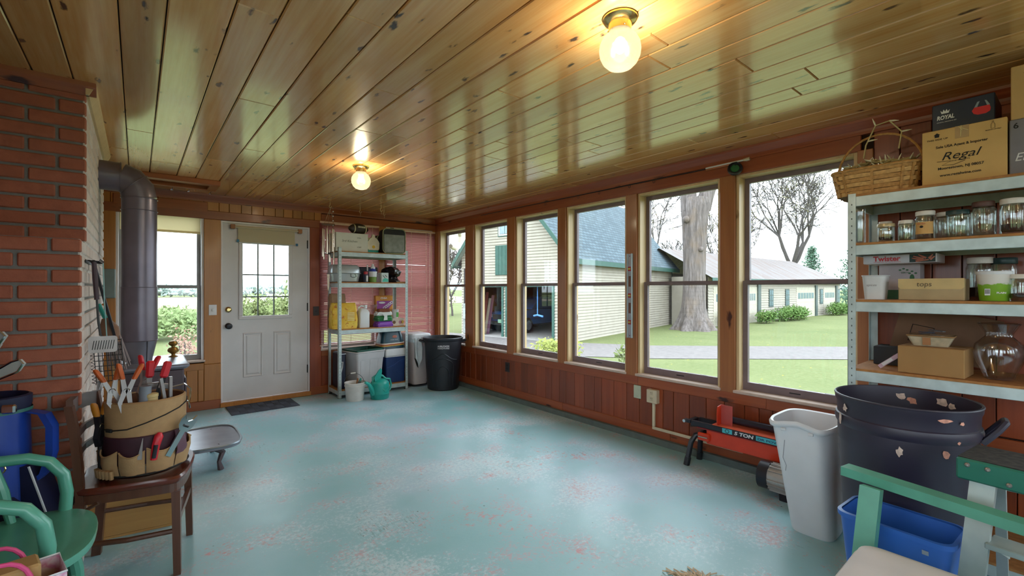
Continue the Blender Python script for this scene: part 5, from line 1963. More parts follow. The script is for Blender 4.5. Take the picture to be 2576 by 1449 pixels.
t = carton('navy_suitcase', 'tall navy case with white buckle at the left of the bottom far shelf', 'case', (1.94, 5.74, Z0), 0, .075, .28, .44, plain('navy_vinyl', '#151b33', 0.4), False, bev=.015)
obj('buckle', MB().tube([(-.035, -.143, .33), (-.005, -.148, .335), (-.01, -.148, .27), (-.03, -.148, .19)], .005, 6), WHITEP, t)
obj('top_trim', MB().box(-.035, -.143, .425, .035, -.1405, .432), WHITEP, t)
t = thing('storage_tote', 'grey plastic tote with a dark green liner bin inside', 'tote', (2.225, 5.70, Z0), R(13))
GREYP = plain('light_grey_plastic', '#b9b7b9', 0.5, var=0.04)
obj('body', MB().loft([rr(.34, .29, 0, .02), rr(.39, .345, .35, .025), rr(.405, .36, .35, .03), rr(.42, .375, .44, .03)], True, False), GREYP, t, 30)
obj('inner_wall', MB().loft([rr(.33, .28, .006, .02), rr(.41, .365, .44, .03)], True, False), GREYP, t, 30)
obj('rim', MB().tube(rr(.42, .375, .44, .03), .009, 8, True), GREYP, t, True)
for x in (-.11, .01, .12):
    obj('rib', MB().bar((x, -.143, .02), (x * 1.1, -.172, .335), .05, .006, (0, 1, 0)), GREYP, t)
GRL = plain('dark_green_plastic', '#175346', 0.45)
lt = thing('green_liner', 'dark green open bin nested inside the grey tote', 'bin', (2.225, 5.70, Z0 + .012), R(13))
obj('body', MB().loft([rr(.29, .24, .0, .02), rr(.37, .325, .445, .025)], True, False), GRL, lt, 30)
obj('inner_wall', MB().loft([rr(.28, .23, .006, .02), rr(.36, .315, .445, .025)], True, False), GRL, lt, 30)
obj('rim', MB().loft([rr(.36, .315, .443, .025), rr(.395, .35, .44, .03), rr(.395, .35, .454, .03), rr(.36, .315, .457, .025)], False, False), GRL, lt, 40)

# ------------------------------------------------------------ floor things by the far shelf
OFFW = plain('worn_white_plastic', '#cfcac4', 0.5, var=0.08)
t = thing('tool_bucket', 'white plastic bucket of garden hand tools in front of the far shelf', 'bucket', (2.005, 5.385, 0), 0)
obj('body', MB().lathe([(.098, 0), (.1, .004), (.113, .17), (.119, .172), (.119, .182), (.115, .184), (.117, .205), (.122, .21), (.12, .216)], 32, cap1=False), OFFW, t, 30)
obj('inner_wall', MB().lathe([(.094, .005), (.116, .216)], 32, cap1=False), OFFW, t, 30)
obj('bail', MB().tube([(.12 * math.cos(a), .02 + .04 * math.sin(a), .2 + .11 * math.sin(a)) for a in [PI * i / 14 for i in range(15)]], .0025, 5), BLACKM, t, True)
obj('grip', MB().tube([(-.03, .06, .312), (.03, .06, .312)], .008, 8), OFFW, t, True)
bt = [('hand_trowel', 'wooden-handled trowel leaning out of the white bucket', '#a06a40', (.0, -.02, .02), (.012, -.06, .26)), ('garden_fork', 'teal-handled hand fork in the white bucket', '#2aa08c', (.03, .02, .02), (.07, .0, .245)), ('pruning_shears', 'dark and teal pruner in the white bucket', '#3f6f6a', (.045, .04, .02), (.085, .03, .24))]
for nm, lab, c_, a, b_ in bt:
    q = thing(nm, lab, 'garden tool', (2.005, 5.385, .006))
    A_, B_ = Vector(a), Vector(b_)
    md = A_ + (B_ - A_) * .55
    obj('shaft', MB().tube([A_, md], .006, 6), plain('tarnished_steel', '#8a8a82', 0.4, 0.7), q)
    obj('grip', MB().tube([md, md + (B_ - md) * .5, B_], [.011, .013, .009], 8), plain('grip_' + c_[1:], c_, 0.5), q, True)
obj('blade', MB().bar((.008, -.055, .14), (.02, -.10, .235), .035, .004, (0, 1, 0)), plain('tarnished_steel', '#8a8a82', 0.4, 0.7), bpy.data.objects['hand_trowel'])

t = thing('watering_can', 'teal plastic watering can with embossed leaves on the floor', 'watering can', (2.275, 5.29, 0), 0)
obj('body', MB().lathe([(.10, 0), (.106, .006), (.112, .06), (.114, .062), (.114, .066), (.11, .068), (.11, .16), (.108, .19), (.10, .205), (.085, .215), (.045, .235)], 32), TEAL, t, 40)
obj('spout', MB().tube([(-.085, -.02, .07), (-.12, -.03, .14), (-.16, -.045, .2), (-.205, -.06, .225)], [.045, .03, .02, .016], 10), TEAL, t, True)
obj('top_handle', MB().tube([(-.085, 0, .195), (-.09, 0, .26), (-.045, 0, .285), (.03, 0, .27), (.075, 0, .225)], .013, 8), TEAL, t, True)
obj('rear_handle', MB().tube([(.07, .0, .23), (.125, .0, .22), (.145, .0, .15), (.13, .0, .09), (.105, .0, .075)], .012, 8), TEAL, t, True)
obj('filler_shield', MB().prism([(-.07, .20), (.0, .25), (.012, .34), (-.002, .365), (-.03, .34), (-.085, .26)], -.01, .012, lambda x, y, z: (x, z - .03, y)), TEAL, t)
for a in (-40, -20, 0, 20, 40):
    obj('embossed_leaf', MB().tube([(.025, -.112, .085), (.025 + .03 * math.sin(R(a)), -.113, .115), (.025 + .062 * math.sin(R(a)), -.108, .085 + .065 * math.cos(R(a)))], [.002, .006, .002], 6), TEAL, t, True)

t = thing('trash_bin', 'tall white bin with a plastic liner hanging out beside the far shelf', 'trash bin', (3.0, 5.76, 0), 0)
obj('body', MB().loft([rr(.20, .30, .02, .04), rr(.27, .36, .64, .04)]), plain('warm_white_plastic', '#cbc0c0', 0.45, var=0.04), t, 40)
obj('base_ring', MB().loft([rr(.24, .32, 0, .06), rr(.25, .33, .025, .06)]), BLACKP, t, 40)
obj('lid', MB().loft([rr(.28, .37, .64, .04), rr(.29, .38, .66, .04), rr(.29, .38, .70, .04), rr(.26, .35, .715, .04)]), WHITEP, t, 40)
LINER = plain('milky_liner', '#c9d2d8', 0.3)
obj('liner', MB().loft([[(-.12 + .09 * q, -.195 - .012 * math.sin(q * 9) - .01 * k, .66 - .40 * (k / 5) * (1 - abs(q - .45) * .7) * (1 if q < .9 else .5)) for q in [i / 9 for i in range(10)]] + [(-.12 + .09 * q, -.188, .66 - .38 * (k / 5) * (1 - abs(q - .45) * .7)) for q in [(9 - i) / 9 for i in range(10)]] for k in range(6)]), LINER, t, 40)
obj('liner_edge', MB().loft([rr(.284, .374, .60, .04), rr(.292, .382, .645, .04)], False, False), LINER, t, 40)
obj('pedal_mat', MB().lathe([(.17, 0), (.175, .006), (.165, .012)], 28, (.02, -.02)), BLACKP, t, 40)

t = thing('garbage_can', 'round black Aubuchon Hardware garbage can in the far corner', 'garbage can', (3.165, 5.30, 0), 0)
prof = [(.195, 0), (.205, .01), (.232, .35), (.242, .55), (.25, .64), (.262, .65), (.265, .67), (.258, .682)]
obj('body', MB().lathe(prof, 44, cap1=False), BLACKP, t, 35)
obj('inner_wall', MB().lathe([(.195, .012), (.235, .55), (.25, .68)], 44, cap1=False), BLACKP, t, 35)
obj('rim', MB().tube([(.262 * math.cos(2 * PI * i / 40), .262 * math.sin(2 * PI * i / 40), .676) for i in range(40)], .009, 8, True), plain('black_plastic_rim', '#2a2d36', 0.35), t, True)
for s_ in (-1, 1):
    a = math.atan2(-5.30, -3.165) + s_ * R(90) + R(8)
    a0, a1 = a - R(16), a + R(0)
    obj('handle', MB().tube([(.25 * math.cos(a0), .25 * math.sin(a0), .62), (.305 * math.cos(a0 + .04), .305 * math.sin(a0 + .04), .645), (.31 * math.cos(a1 - .04), .31 * math.sin(a1 - .04), .645), (.25 * math.cos(a1), .25 * math.sin(a1), .62)], .014, 8), BLACKP, t, True)
# embossed arches facing the camera, and the white lettering
va_ = math.atan2(-5.30, -3.165)


def on_can(da, z, dr=.002):
    rr_ = .205 + (.25 - .205) * min(z, .64) / .64 + dr
    return (rr_ * math.cos(va_ + da), rr_ * math.sin(va_ + da), z)


for wd, tp in ((.62, .42), (.36, .32)):
    pts = [on_can(-wd, .06), on_can(-wd, tp - .12)] + [on_can(-wd * math.cos(q), tp - .12 + .12 * math.sin(q)) for q in [PI * i / 10 for i in range(11)]] + [on_can(wd, tp - .12), on_can(wd, .06)]
    obj('embossed_arch', MB().tube(pts, .006, 6), BLACKP, t, True)
pts = [on_can(-.85 + 1.7 * i / 20, .40 + .085 * math.exp(-((i - 10) / 4.5) ** 2)) for i in range(21)]
obj('embossed_wave', MB().tube(pts, .006, 6), BLACKP, t, True)
for s_, z_ in (('AUBUCHON', .575), ('HARDWARE', .548)):
    q = text(s_, .03, WI, (0, 0, 0), FX, FZ, t, bold=.0009 if s_[0] == 'A' else .0002, width=.15)
    for v in q.data.vertices:     # wrap the lettering round the can
        x = v.co.x - .075
        p = on_can(x / .245 + .02, z_ + v.co.z, .0015 - v.co.y * .5)
        v.co = p

# doormat
t = thing('door_mat', 'dark grey ribbed rubber mat in front of the door', 'mat', (1.095, 5.74, 0), 0)
MAT_ = plain('dark_rubber', '#3f4450', 0.8, var=0.12)
obj('base', MB().cbox(-.335, -.215, 0, .335, .215, .008, .003), MAT_, t)
for i in range(9):
    for j in range(3):
        x0, y0 = -.32 + i * .0715, -.2 + j * .135
        m = MB()
        for q in range(6):
            if (i + j) % 2:
                m.box(x0 + .004 + q * .0105, y0, .008, x0 + .010 + q * .0105, y0 + .125, .012)
            else:
                m.box(x0, y0 + .004 + q * .02, .008, x0 + .066, y0 + .014 + q * .02, .012)
        obj('tread_block', m, plain('rubber_tread', '#4f5462', 0.8), t)

# wind chimes hung from a ceiling hook, and the free hooks
HOOK = plain('brass_hook', '#c8b890', 0.35, 0.6)


def hook(x, y, label, size=.06):
    q = thing('ceiling_hook', label, 'hook', (x, y, CEIL), 0, 'ceiling hooks along the far wall')
    obj('wire', MB().tube([(0, 0, .0), (0, 0, -size * .5), (-.012, 0, -size * .75), (-.004, 0, -size), (.012, 0, -size * .95), (.016, 0, -size * .75)], .0025, 6), HOOK, q, True)
    obj('chain', MB().tube([(.004, 0, -size * .97), (.004, 0, -size * 1.5)], .0018, 5), HOOK, q)


hook(1.785, 5.60, 'small brass ceiling hook holding the wind chimes')
hook(2.19, 5.70, 'brass ceiling hook above the white storage box', .07)
hook(2.33, 5.38, 'large plain ceiling hook farthest from the far wall', .075)
hook(2.50, 5.68, 'brass ceiling hook above the lunch cooler', .07)
t = thing('wind_chimes', 'metal wind chimes hanging left of the far shelf', 'wind chimes', (1.765, 5.60, 1.30), 0)
CH = plain('chime_metal', '#bfae9c', 0.25, 0.8)
obj('hanger', MB().tube([(.02, 0, .985), (-.05, 0, .80)], .0015, 5).tube([(.02, 0, .985), (.07, 0, .795)], .0015, 5).tube([(.02, 0, .985), (.01, .04, .80)], .0015, 5), CH, t)
obj('top_disc', MB().lathe([(.075, .79), (.078, .795), (.075, .80)], 24), wood('chime_wood', '#7a4c30', '#8f5c3a', 0, .5, 0), t, 40)
for i in range(6):
    a = 2 * PI * i / 6
    x, y = .065 * math.cos(a), .06 * math.sin(a)
    L_ = .42 - .03 * i
    obj('tube', MB().tube([(x, y, .74), (x, y, .74 - L_)], .009, 8), CH, t, True)
    obj('string', MB().tube([(x, y, .79), (x, y, .74)], .001, 4), CH, t)
obj('clapper', MB().lathe([(.03, .44), (.032, .45), (.03, .46)], 16), BLACKM, t)
obj('sail', MB().prism([(-.015, 0), (.015, 0), (.01, -.16), (0, -.2), (-.01, -.16)], -.001, .001, lambda x, y, z: (x, z, y + .2)), CH, t)
for i in range(8):
    obj('bead', MB().ball((.045, -.03, .95 - .055 * i), .008, seg=8, rings=5), WHITEP, t)
obj('bead_cord', MB().tube([(.045, -.03, 1.0), (.045, -.03, .2)], .0015, 4), CH, t)

# ------------------------------------------------------------ wall plates, level, small wall things
def plate(name, label, cat, b, mat):
    q = thing(name, label, cat, ((b[0] + b[3]) / 2, (b[1] + b[4]) / 2, b[2]))
    c = [(b[0] + b[3]) / 2, (b[1] + b[4]) / 2, b[2]] * 2
    obj('plate', MB().cbox(*[b[i] - c[i] for i in range(6)], .002), mat, q)
    return q


q = plate('light_switch', 'white switch plate between the window and the door', 'switch', (.607, YF - .026, 1.035, .681, YF - .0185, 1.15), WHITE)
obj('toggle', MB().cbox(-.008, -.014, .045, .008, -.003, .07, .002), WHITE, q)
q = plate('dark_switch_plate', 'dark brown blank plate on the post right of the door', 'switch', (1.70, YF - .026, .99, 1.77, YF - .0185, 1.105), plain('dark_bronze', '#2c2224', 0.4))
obj('toggle', MB().cbox(-.006, -.010, .045, .006, -.003, .065, .002), MATS['dark_bronze'], q)
IV = plain('ivory_plastic', '#cdbfa4', 0.4)
q = plate('blank_plate', 'pale green blank cover plate left of the surface outlet', 'cover plate', (XR - .018, 2.39, .35, XR - .0105, 2.465, .465), plain('pale_sage_plastic', '#b9bfa8', 0.45))
obj('screw', MB().ball((-.004, 0, .02), .003, seg=8, rings=4).ball((-.004, 0, .095), .003, seg=8, rings=4), IV, q)
q = plate('dark_outlet', 'dark brown wall outlet near the far corner', 'outlet', (XR - .018, 4.235, .325, XR - .0105, 4.315, .44), MATS['dark_bronze'])
for z_ in (.03, .07):
    obj('socket', MB().lathe([(.016, 0), (.016, .003)], 14).xf(Matrix.Translation((-.004, 0, z_ + .01)) @ Matrix.Rotation(R(-90), 4, 'Y')), plain('black_socket', '#141014', 0.5), q)
t = thing('surface_outlet', 'ivory surface-mounted outlet box with raceway running down the wall', 'outlet', (XR, 2.255, .345))
obj('box', MB().cbox(-.058, -.05, 0, -.0105, .05, .115, .004), IV, t)
for z_ in (.022, .07):
    s_ = obj('socket', MB().cbox(-.0605, -.016, z_, -.057, .016, z_ + .03, .003), IV, t)
    obj('slot', MB().box(-.0612, -.008, z_ + .014, -.0604, -.005, z_ + .024).box(-.0612, .005, z_ + .014, -.0604, .008, z_ + .024).box(-.0612, -.002, z_ + .004, -.0604, .002, z_ + .008), INK, s_)
obj('raceway', MB().cbox(-.03, -.012, -.205, -.0105, .012, 0, .002).cbox(-.03, -.75, -.229, -.0205, .012, -.205, .002), IV, t)
t = thing('spirit_level', 'silver spirit level with red vials hanging on a window post', 'level', (XR - .0215, 2.494, .885))
obj('web', MB().box(-.014, -.022, 0, -.004, .022, .755), plain('level_web', '#a3a0aa', 0.4, 0.1), t)
obj('flange', MB().cbox(-.024, -.026, 0, -.0005, -.021, .757, .001).cbox(-.024, .021, 0, -.0005, .026, .757, .001), plain('pale_aluminium', '#b9ccd2', 0.3, 0.15), t)
for z_, h_ in ((.12, .04), (.36, .04), (.60, .04)):
    obj('vial_frame', MB().cbox(-.018, -.018, z_, -.003, .018, z_ + h_, .003), plain('red_vial', '#a82e34', 0.4), t)
    obj('vial', MB().tube([(-.02, -.012, z_ + h_ / 2), (-.02, .012, z_ + h_ / 2)], .006, 8), plain('yellow_vial', '#c9d060', 0.2), t)
for z_ in (.22, .46):
    obj('hand_slot', MB().cbox(-.0155, -.012, z_, -.0135, .012, z_ + .095, .001), plain('slot_brown', '#6a4434', 0.7), t)
for z_ in (.02, .735):
    obj('rivet', MB().ball((-.0145, 0, z_), .004, seg=8, rings=5), BLACKM, t)
t = thing('curtain_wire', 'dark curtain wire with clip rings under the crown on the window wall', 'curtain wire', (XR - .03, 1.5, 2.26))
obj('wire', MB().tube([(0, .29, .0), (0, 1.2, .004), (0, 2.4, .012), (0, 3.3, .016)], .004, 6), BLACKM, t, True)
for y in (.75, 1.0, 1.35, 1.62, 2.1):
    obj('clip_ring', MB().tube([(0, y + .012 * math.cos(2 * PI * i / 10), -.012 + .012 * math.sin(2 * PI * i / 10)) for i in range(10)], .0015, 4, True), BLACKM, t)
t = thing('wall_lamp', 'small black round clip lamp on a rod above the right windows', 'clip lamp', (XR - .055, 1.55, 2.21), 0)
Mr = Matrix.Rotation(R(-70), 4, 'Y') @ Matrix.Rotation(R(25), 4, 'X')
obj('head', MB().lathe([(.02, -.022), (.045, -.018), (.052, 0), (.05, .012), (.044, .014), (.04, .006), (.003, .004)], 28).xf(Mr), BLACKP, t, 40)
obj('lens', MB().lathe([(.03, .008), (.028, .011)], 20).xf(Mr), plain('green_lens', '#2f6a44', 0.2), t)
obj('rod', MB().tube([(.025, .235, .055), (.025, -.06, .058)], .007, 8), WHITEP, t, True)
obj('socket', MB().tube([(.025, -.05, .058), (.025, -.075, .058), (.025, -.095, .06)], [.009, .013, .012], 10), plain('dull_socket', '#c2b8a0', 0.4), t, True)
obj('mount', MB().bar((.025, .0, .055), (.0, 0, .02), .012, .012), BLACKP, t)
obj('sleeve', MB().tube([(.03, .05, .05), (.03, .235, .046)], .010, 8), plain('wood_sleeve', '#a3623c', 0.5), t, True)

# ------------------------------------------------------------ wood stove
IRON = plain('stove_iron', '#4a3c42', 0.4, 0.2, 0.2, 6)
IRONT = plain('stove_top_iron', '#7a7c88', 0.32, 0.3, 0.15, 6)
PIPEM = plain('stovepipe_steel', '#6c6470', 0.3, 0.45, 0.2, 3)
st = thing('wood_stove', 'cast iron wood stove with side hearth shelf beside the chimney', 'stove', (.085, 4.2, 0))
obj('body', MB().cbox(-.17, -.28, .2, .17, .28, .77, .01), IRON, st)
obj('top_plate', MB().loft([rr(.37, .60, .77, .03), rr(.40, .63, .785, .03), rr(.40, .63, .798, .03), rr(.38, .61, .803, .03)]), IRONT, st, 40)
for y in (-.14, .14):
    obj('door', MB().cbox(.168, y - .12, .28, .185, y + .12, .7, .008), IRON, st)
obj('side_panel', MB().cbox(-.12, -.288, .30, .12, -.279, .68, .006), IRON, st)
obj('door_latch', MB().tube([(.19, -.02, .5), (.215, -.02, .48), (.215, -.02, .44)], .006, 6), plain('nickel', '#a8a49c', 0.25, 0.9), st, True)
hs = []
for i in range(40):
    a = 2 * PI * i / 40
    ca, sa = math.cos(a), math.sin(a)
    hs.append((.335 + .20 * math.copysign(abs(ca) ** .55, ca), -.02 + .31 * math.copysign(abs(sa) ** .55, sa)))
obj('hearth_shelf', MB().loft([[(x, y, .165) for x, y in hs], [(x * 1.0, y, .185) for x, y in hs]]), IRONT, st, 40)
obj('hearth_rim', MB().tube([(x, y, .187) for x, y in hs], .009, 6, True), plain('rim_iron', '#8c96a0', 0.3, 0.5), st, True)
for x, y, dx in ((.36, -.26, .03), (.36, .22, .03), (-.14, -.24, -.03), (-.14, .24, -.03)):
    obj('leg', MB().tube([(x, y, .2 if x < 0 else .168), (x + dx * 1.4, y - .02 * math.copysign(1, y), .12), (x + dx * .6, y, .06), (x + dx, y, .0)], [.03, .022, .014, .022], 8), IRON, st, True)
obj('finial', MB().lathe([(.034, .80), (.03, .806), (.012, .815), (.013, .825), (.034, .842), (.037, .856), (.026, .874), (.012, .88), (.012, .884), (.026, .894), (.031, .906), (.022, .922), (.004, .928)], 24, (.13, .17)), plain('antique_gold', '#96753c', 0.35, 0.6), st, True)
pipe = thing('stovepipe', 'dark steel stovepipe rising from the stove and elbowing into the chimney', 'stovepipe', (.013, 4.2, 0))
seg = [((.0, 1.93), (.0, 1.36), .1), ((.0, 1.37), (.0, .965), .103)]
obj('upper_section', MB().tube([(0, 0, 1.97), (0, 0, 1.33)], .1, 32), PIPEM, pipe, True)
obj('lower_section', MB().tube([(0, 0, 1.34), (0, 0, .955)], .1035, 32), PIPEM, pipe, True)
obj('elbow', MB().tube([(0, 0, 1.965), (-.012, 0, 2.035), (-.05, 0, 2.085), (-.105, 0, 2.105)], .1015, 32), PIPEM, pipe, 20)
obj('thimble', MB().tube([(-.10, 0, 2.105), (-.215, 0, 2.108)], .1, 32), PIPEM, pipe, True)
for p, n_ in (((0, 0, 1.965), (0, 0, 1)), ((-.03, 0, 2.06), (-.7, 0, .7)), ((-.103, 0, 2.105), (-1, 0, .02)), ((0, 0, 1.88), (0, 0, 1)), ((0, 0, 1.335), (0, 0, 1)), ((0, 0, .957), (0, 0, 1))):
    nv = Vector(n_).normalized()
    u = nv.orthogonal().normalized()
    w_ = nv.cross(u)
    obj('seam', MB().tube([tuple(Vector(p) + (u * math.cos(2 * PI * i / 36) + w_ * math.sin(2 * PI * i / 36)) * .104) for i in range(36)], .0022, 5, True), PIPEM, pipe, True)
obj('boot', MB().loft([[(r_ * math.cos(2 * PI * i / 28), r_ * ry * math.sin(2 * PI * i / 28), z_) for i in range(28)] for r_, ry, z_ in ((.072, 1.3, .803), (.075, 1.28, .83), (.1, 1.0, .95), (.1045, 1, .96))]), plain('boot_steel', '#7c7a86', 0.3, 0.45), pipe, True)
obj('boot_seam', MB().bar((.045, -.082, .81), (.05, -.094, .955), .012, .006), MATS['boot_steel'], pipe)
# little framed card on the sill
t = thing('framed_card', 'small wooden framed card propped on the window sill behind the stove', 'picture', (.2, 5.985, .552), R(-5))
obj('frame', MB().cbox(-.055, -.006, 0, .055, .006, .05, .002), wood('card_frame', '#7a5030', '#8f6238', 0, .5, 0), t)
obj('card', MB().box(-.045, -.0075, .008, .045, -.006, .042), plain('brown_card', '#a08664', 0.8), t)
t = thing('breaker_box', 'grey metal box on the far wall left of the window', 'metal box', (-.225, YF - .02, 1.235), 0)
obj('case', MB().cbox(-.06, -.09, 0, .06, .0, .285, .004), plain('grey_green_metal', '#6f7d7a', 0.5), t)
obj('cover', MB().cbox(-.056, -.094, .006, .056, -.0905, .279, .002), plain('grey_green_cover', '#7a8884', 0.5), t)

# ------------------------------------------------------------ grill tools hanging on the chimney side
hk = thing('hook_rail', 'row of wire hooks on the side of the chimney', 'hook rail', (-.197, 3.12, 1.462))
obj('rail', MB().cbox(0, -.06, -.008, .004, .28, .008, .001), BLACKM, hk)
for i in range(5):
    y = -.04 + i * .07
    obj('hook', MB().tube([(.006, y, .005), (.05, y, .0), (.056, y, .012)], .0022, 5), BLACKM, hk)
STEEL = plain('brushed_steel', '#a39c9a', 0.35, 0.8)


def hang(name, label, y, cat='grill tool'):
    return thing(name, label, cat, (-.168, y - .29, 1.46), 0)


for k, (y, dx, lab) in enumerate(((3.375, .0, 'slotted steel grill spatula hanging in front on the chimney'), (3.445, .0, 'black-handled grill fork hanging behind the spatula'))):
    t = hang('grill_spatula' if k == 0 else 'grill_fork', lab, y)
    obj('handle', MB().tube([(0, 0, 0), (.004, 0, -.08), (.01, 0, -.19)], [.008, .0095, .008], 8), plain('plum_handle', '#3a2632', 0.5), t, True)
    obj('rod', MB().tube([(.01, 0, -.18), (.016, 0, -.30), (.024, -.0, -.37)], .0035, 6), BLACKM, t, True)
    if k == 0:
        bl = MB().prism([(px, pz) for px, pz, _ in rr(.11, .082, 0, .012, 3)], -.0012, .0012, lambda x, y_, z: (x + .035, z, y_ - .415))
        b_ = obj('blade', bl, STEEL, t)
        for i in range(9):
            obj('slot', MB().bar((-.005 + i * .0095, -.0018, -.44), (.002 + i * .0095, -.0018, -.395), .0008, .003, (1, 0, 0)), plain('dark_slot', '#23282b', 0.8), b_)
    else:
        obj('tines', MB().tube([(.024, 0, -.37), (.03, 0, -.43)], .003, 5).tube([(.024, 0, -.37), (.05, 0, -.43)], .003, 5), BLACKM, t)
t = hang('grill_basket', 'black wire grill basket hanging below the spatula', 3.50)
m = MB()
for i in range(8):
    m.tube([(-.01 + i * .016, 0, -.40), (.005 + i * .016, -.0, -.63)], .0018, 4)
for i in range(9):
    m.tube([(-.012 + .0018 * i, 0, -.405 - i * .027), (.104 + .0018 * i, 0, -.405 - i * .027)], .0018, 4)
obj('grid', m, BLACKM, t)
obj('handle', MB().tube([(.03, 0, 0), (.035, 0, -.2), (.045, 0, -.4)], .003, 6), plain('pale_teal_handle', '#8fb8ba', 0.4), t, True)
obj('spiral_edge', MB().tube([(-.016 + .008 * math.sin(i * 1.4) + .012 * i / 60, .006 * math.cos(i * 1.4), -.40 - .235 * i / 60) for i in range(61)], .0016, 4), BLACKM, t, True)
t = hang('tong_bar', 'long flat black bar hanging slanted from the chimney hooks', 3.60, 'bar')
obj('bar', MB().bar((-.01, 0, .0), (.075, .1, -.42), .035, .012, (1, 0, 0)), plain('matt_black_bar', '#16161f', 0.6), t)
obj('loop', MB().tube([(-.012 + .01 * math.cos(2 * PI * i / 10), 0, .008 + .01 * math.sin(2 * PI * i / 10)) for i in range(10)], .002, 4, True), BLACKM, t)
t = hang('hearth_brush', 'wooden hearth brush with grey bristles hanging by the stove', 3.72, 'brush')
obj('handle', MB().tube([(.0, 0, -.22), (.03, 0, -.30)], .011, 8), TEAL, t, True)
obj('head', MB().tube([(.03, 0, -.30), (.045, 0, -.36), (.06, 0, -.44)], [.016, .045, .04], 12), wood('brush_head', '#6a4a38', '#7f5a42', 2, .6, 0), t, True)
g = random.Random(12)
m = MB()
for i in range(70):
    a = g.uniform(0, 6.28)
    r_ = g.uniform(0, .042)
    p = (.06 + r_ * math.cos(a), r_ * math.sin(a), -.40)
    m.tube([p, (p[0] + g.uniform(-.02, .03) + .02, p[1] + g.uniform(-.02, .02), -.40 - g.uniform(.13, .2))], .0028, 4)
obj('bristles', m, plain('grey_bristle', '#8a7c7c', 0.9), t, kind='stuff')
obj('shaft', MB().tube([(.07, 0, -.55), (.075, .01, -.9)], .012, 8), wood('pale_shaft', '#c09a66', '#d0ac78', 2, .5, 0), t, True)

# ------------------------------------------------------------ chair with the tool bag
CHW = wood('worn_dark_chair', '#4a2c20', '#6b4432', 2, 0.35, 0, var=0.05, coat=.3)
CHS = wood('mahogany_seat', '#4d1e14', '#6d2e1e', 0, 0.25, 0, var=0.05, coat=.6)
ch = thing('wooden_chair', 'worn dark wooden chair holding the canvas tool bag', 'chair', (.0035, 2.848, 0), R(-11))


def seat_ring(g_, z):
    pts = []
    base = [(-.19, -.17), (.13, -.21), (.20, -.17), (.215, 0), (.20, .17), (.13, .21), (-.19, .17), (-.2, 0)]
    n_ = len(base)
    for i in range(n_):
        p0, p1, p2, p3 = [Vector(base[(i + k) % n_]) for k in (-1, 0, 1, 2)]
        for q in range(5):
            u = q / 5
            p = .5 * ((2 * p1) + (-p0 + p2) * u + (2 * p0 - 5 * p1 + 4 * p2 - p3) * u * u + (-p0 + 3 * p1 - 3 * p2 + p3) * u ** 3)
            pts.append((p.x * g_, p.y * g_, z))
    return pts


obj('seat', MB().loft([seat_ring(.97, .425), seat_ring(1, .432), seat_ring(1.01, .448), seat_ring(.98, .458), seat_ring(.9, .456)]), CHS, ch, 40)
obj('seat_rail', MB().loft([seat_ring(.95, .385), seat_ring(.95, .426)]), CHW, ch)
for sy in (-1, 1):
    obj('front_leg', MB().bar((.175, sy * .18, .385), (.182, sy * .195, 0), .034, .034, (1, 0, 0), .028, .028), CHW, ch)
    obj('back_leg', MB().bar((-.165, sy * .16, .40), (-.20, sy * .19, 0), .03, .036, (1, 0, 0)), CHW, ch)
    obj('back_post', MB().loft([[(x + a, sy * y + b_, z_) for a, b_ in ((-.014, -.016), (.014, -.016), (.014, .016), (-.014, .016))] for x, y, z_ in ((-.165, .16, .38), (-.172, .165, .55), (-.185, .17, .72), (-.20, .172, .82))]), CHW, ch)
    obj('side_stretcher', MB().tube([(.178, sy * .185, .20), (0, sy * .195, .205), (-.18, sy * .175, .215)], .012, 8), CHW, ch)
    obj('brace', MB().tube([(-.10, sy * .19, .39), (-.155, sy * .185, .36), (-.178, sy * .175, .29)], .008, 6), CHW, ch)
obj('front_stretcher', MB().bar((.18, -.18, .25), (.18, .18, .25), .02, .028), CHW, ch)
obj('top_rail', MB().loft([[(x + a, y, z_ + c_) for a, c_ in ((-.012, -.035), (.012, -.035), (.012, .03), (-.012, .03))] for x, y, z_ in ((-.198, -.172, .79), (-.222, -.09, .80), (-.23, 0, .802), (-.222, .09, .80), (-.198, .172, .79))]), plain('grey_rail', '#6f6a6c', 0.3), ch, 30)  # top rail greyer than the rest of the chair
for z_ in (.60, .69):
    obj('back_slat', MB().loft([[(x + a, y, z_ + c_) for a, c_ in ((-.006, -.015), (.006, -.015), (.006, .015), (-.006, .015))] for x, y in ((-.178, -.165), (-.195, 0), (-.178, .165))]), CHW, ch)

# canvas tool bag on a bucket
CANV = plain('tan_canvas', '#a8865e', 0.85, var=0.06, bump=.2, scale=30)
MAR = plain('maroon_lining', '#3a1a26', 0.6)
BZ = .459
bag = thing('tool_bag', 'tan canvas bucket tool bag with maroon-lined pockets on the chair', 'tool bag', (.035, 2.845, BZ), R(-11))
RB = .158
obj('bucket', MB().lathe([(.13, 0), (.135, .02), (RB - .006, .335)], 32, cap1=False), plain('cream_bucket', '#c5b79a', 0.5), bag, 40)
obj('canvas_band', MB().lathe([(.152, .05), (.156, .15), (RB, .26), (RB, .34), (RB - .008, .346), (RB - .012, .33)], 40, cap0=False, cap1=False), CANV, bag, 40)
obj('maroon_band', MB().lathe([(.157, .06), (.161, .12), (.163, .185), (.159, .19)], 40, cap0=False, cap1=False), MAR, bag, 40)
obj('inside', MB().lathe([(.12, .06), (RB - .014, .34)], 32, cap1=False), plain('canvas_inside', '#6a4632', 0.9), bag, 40)
VA = math.atan2(-2.845, -.035) + R(11)     # direction to the camera in the bag's own frame
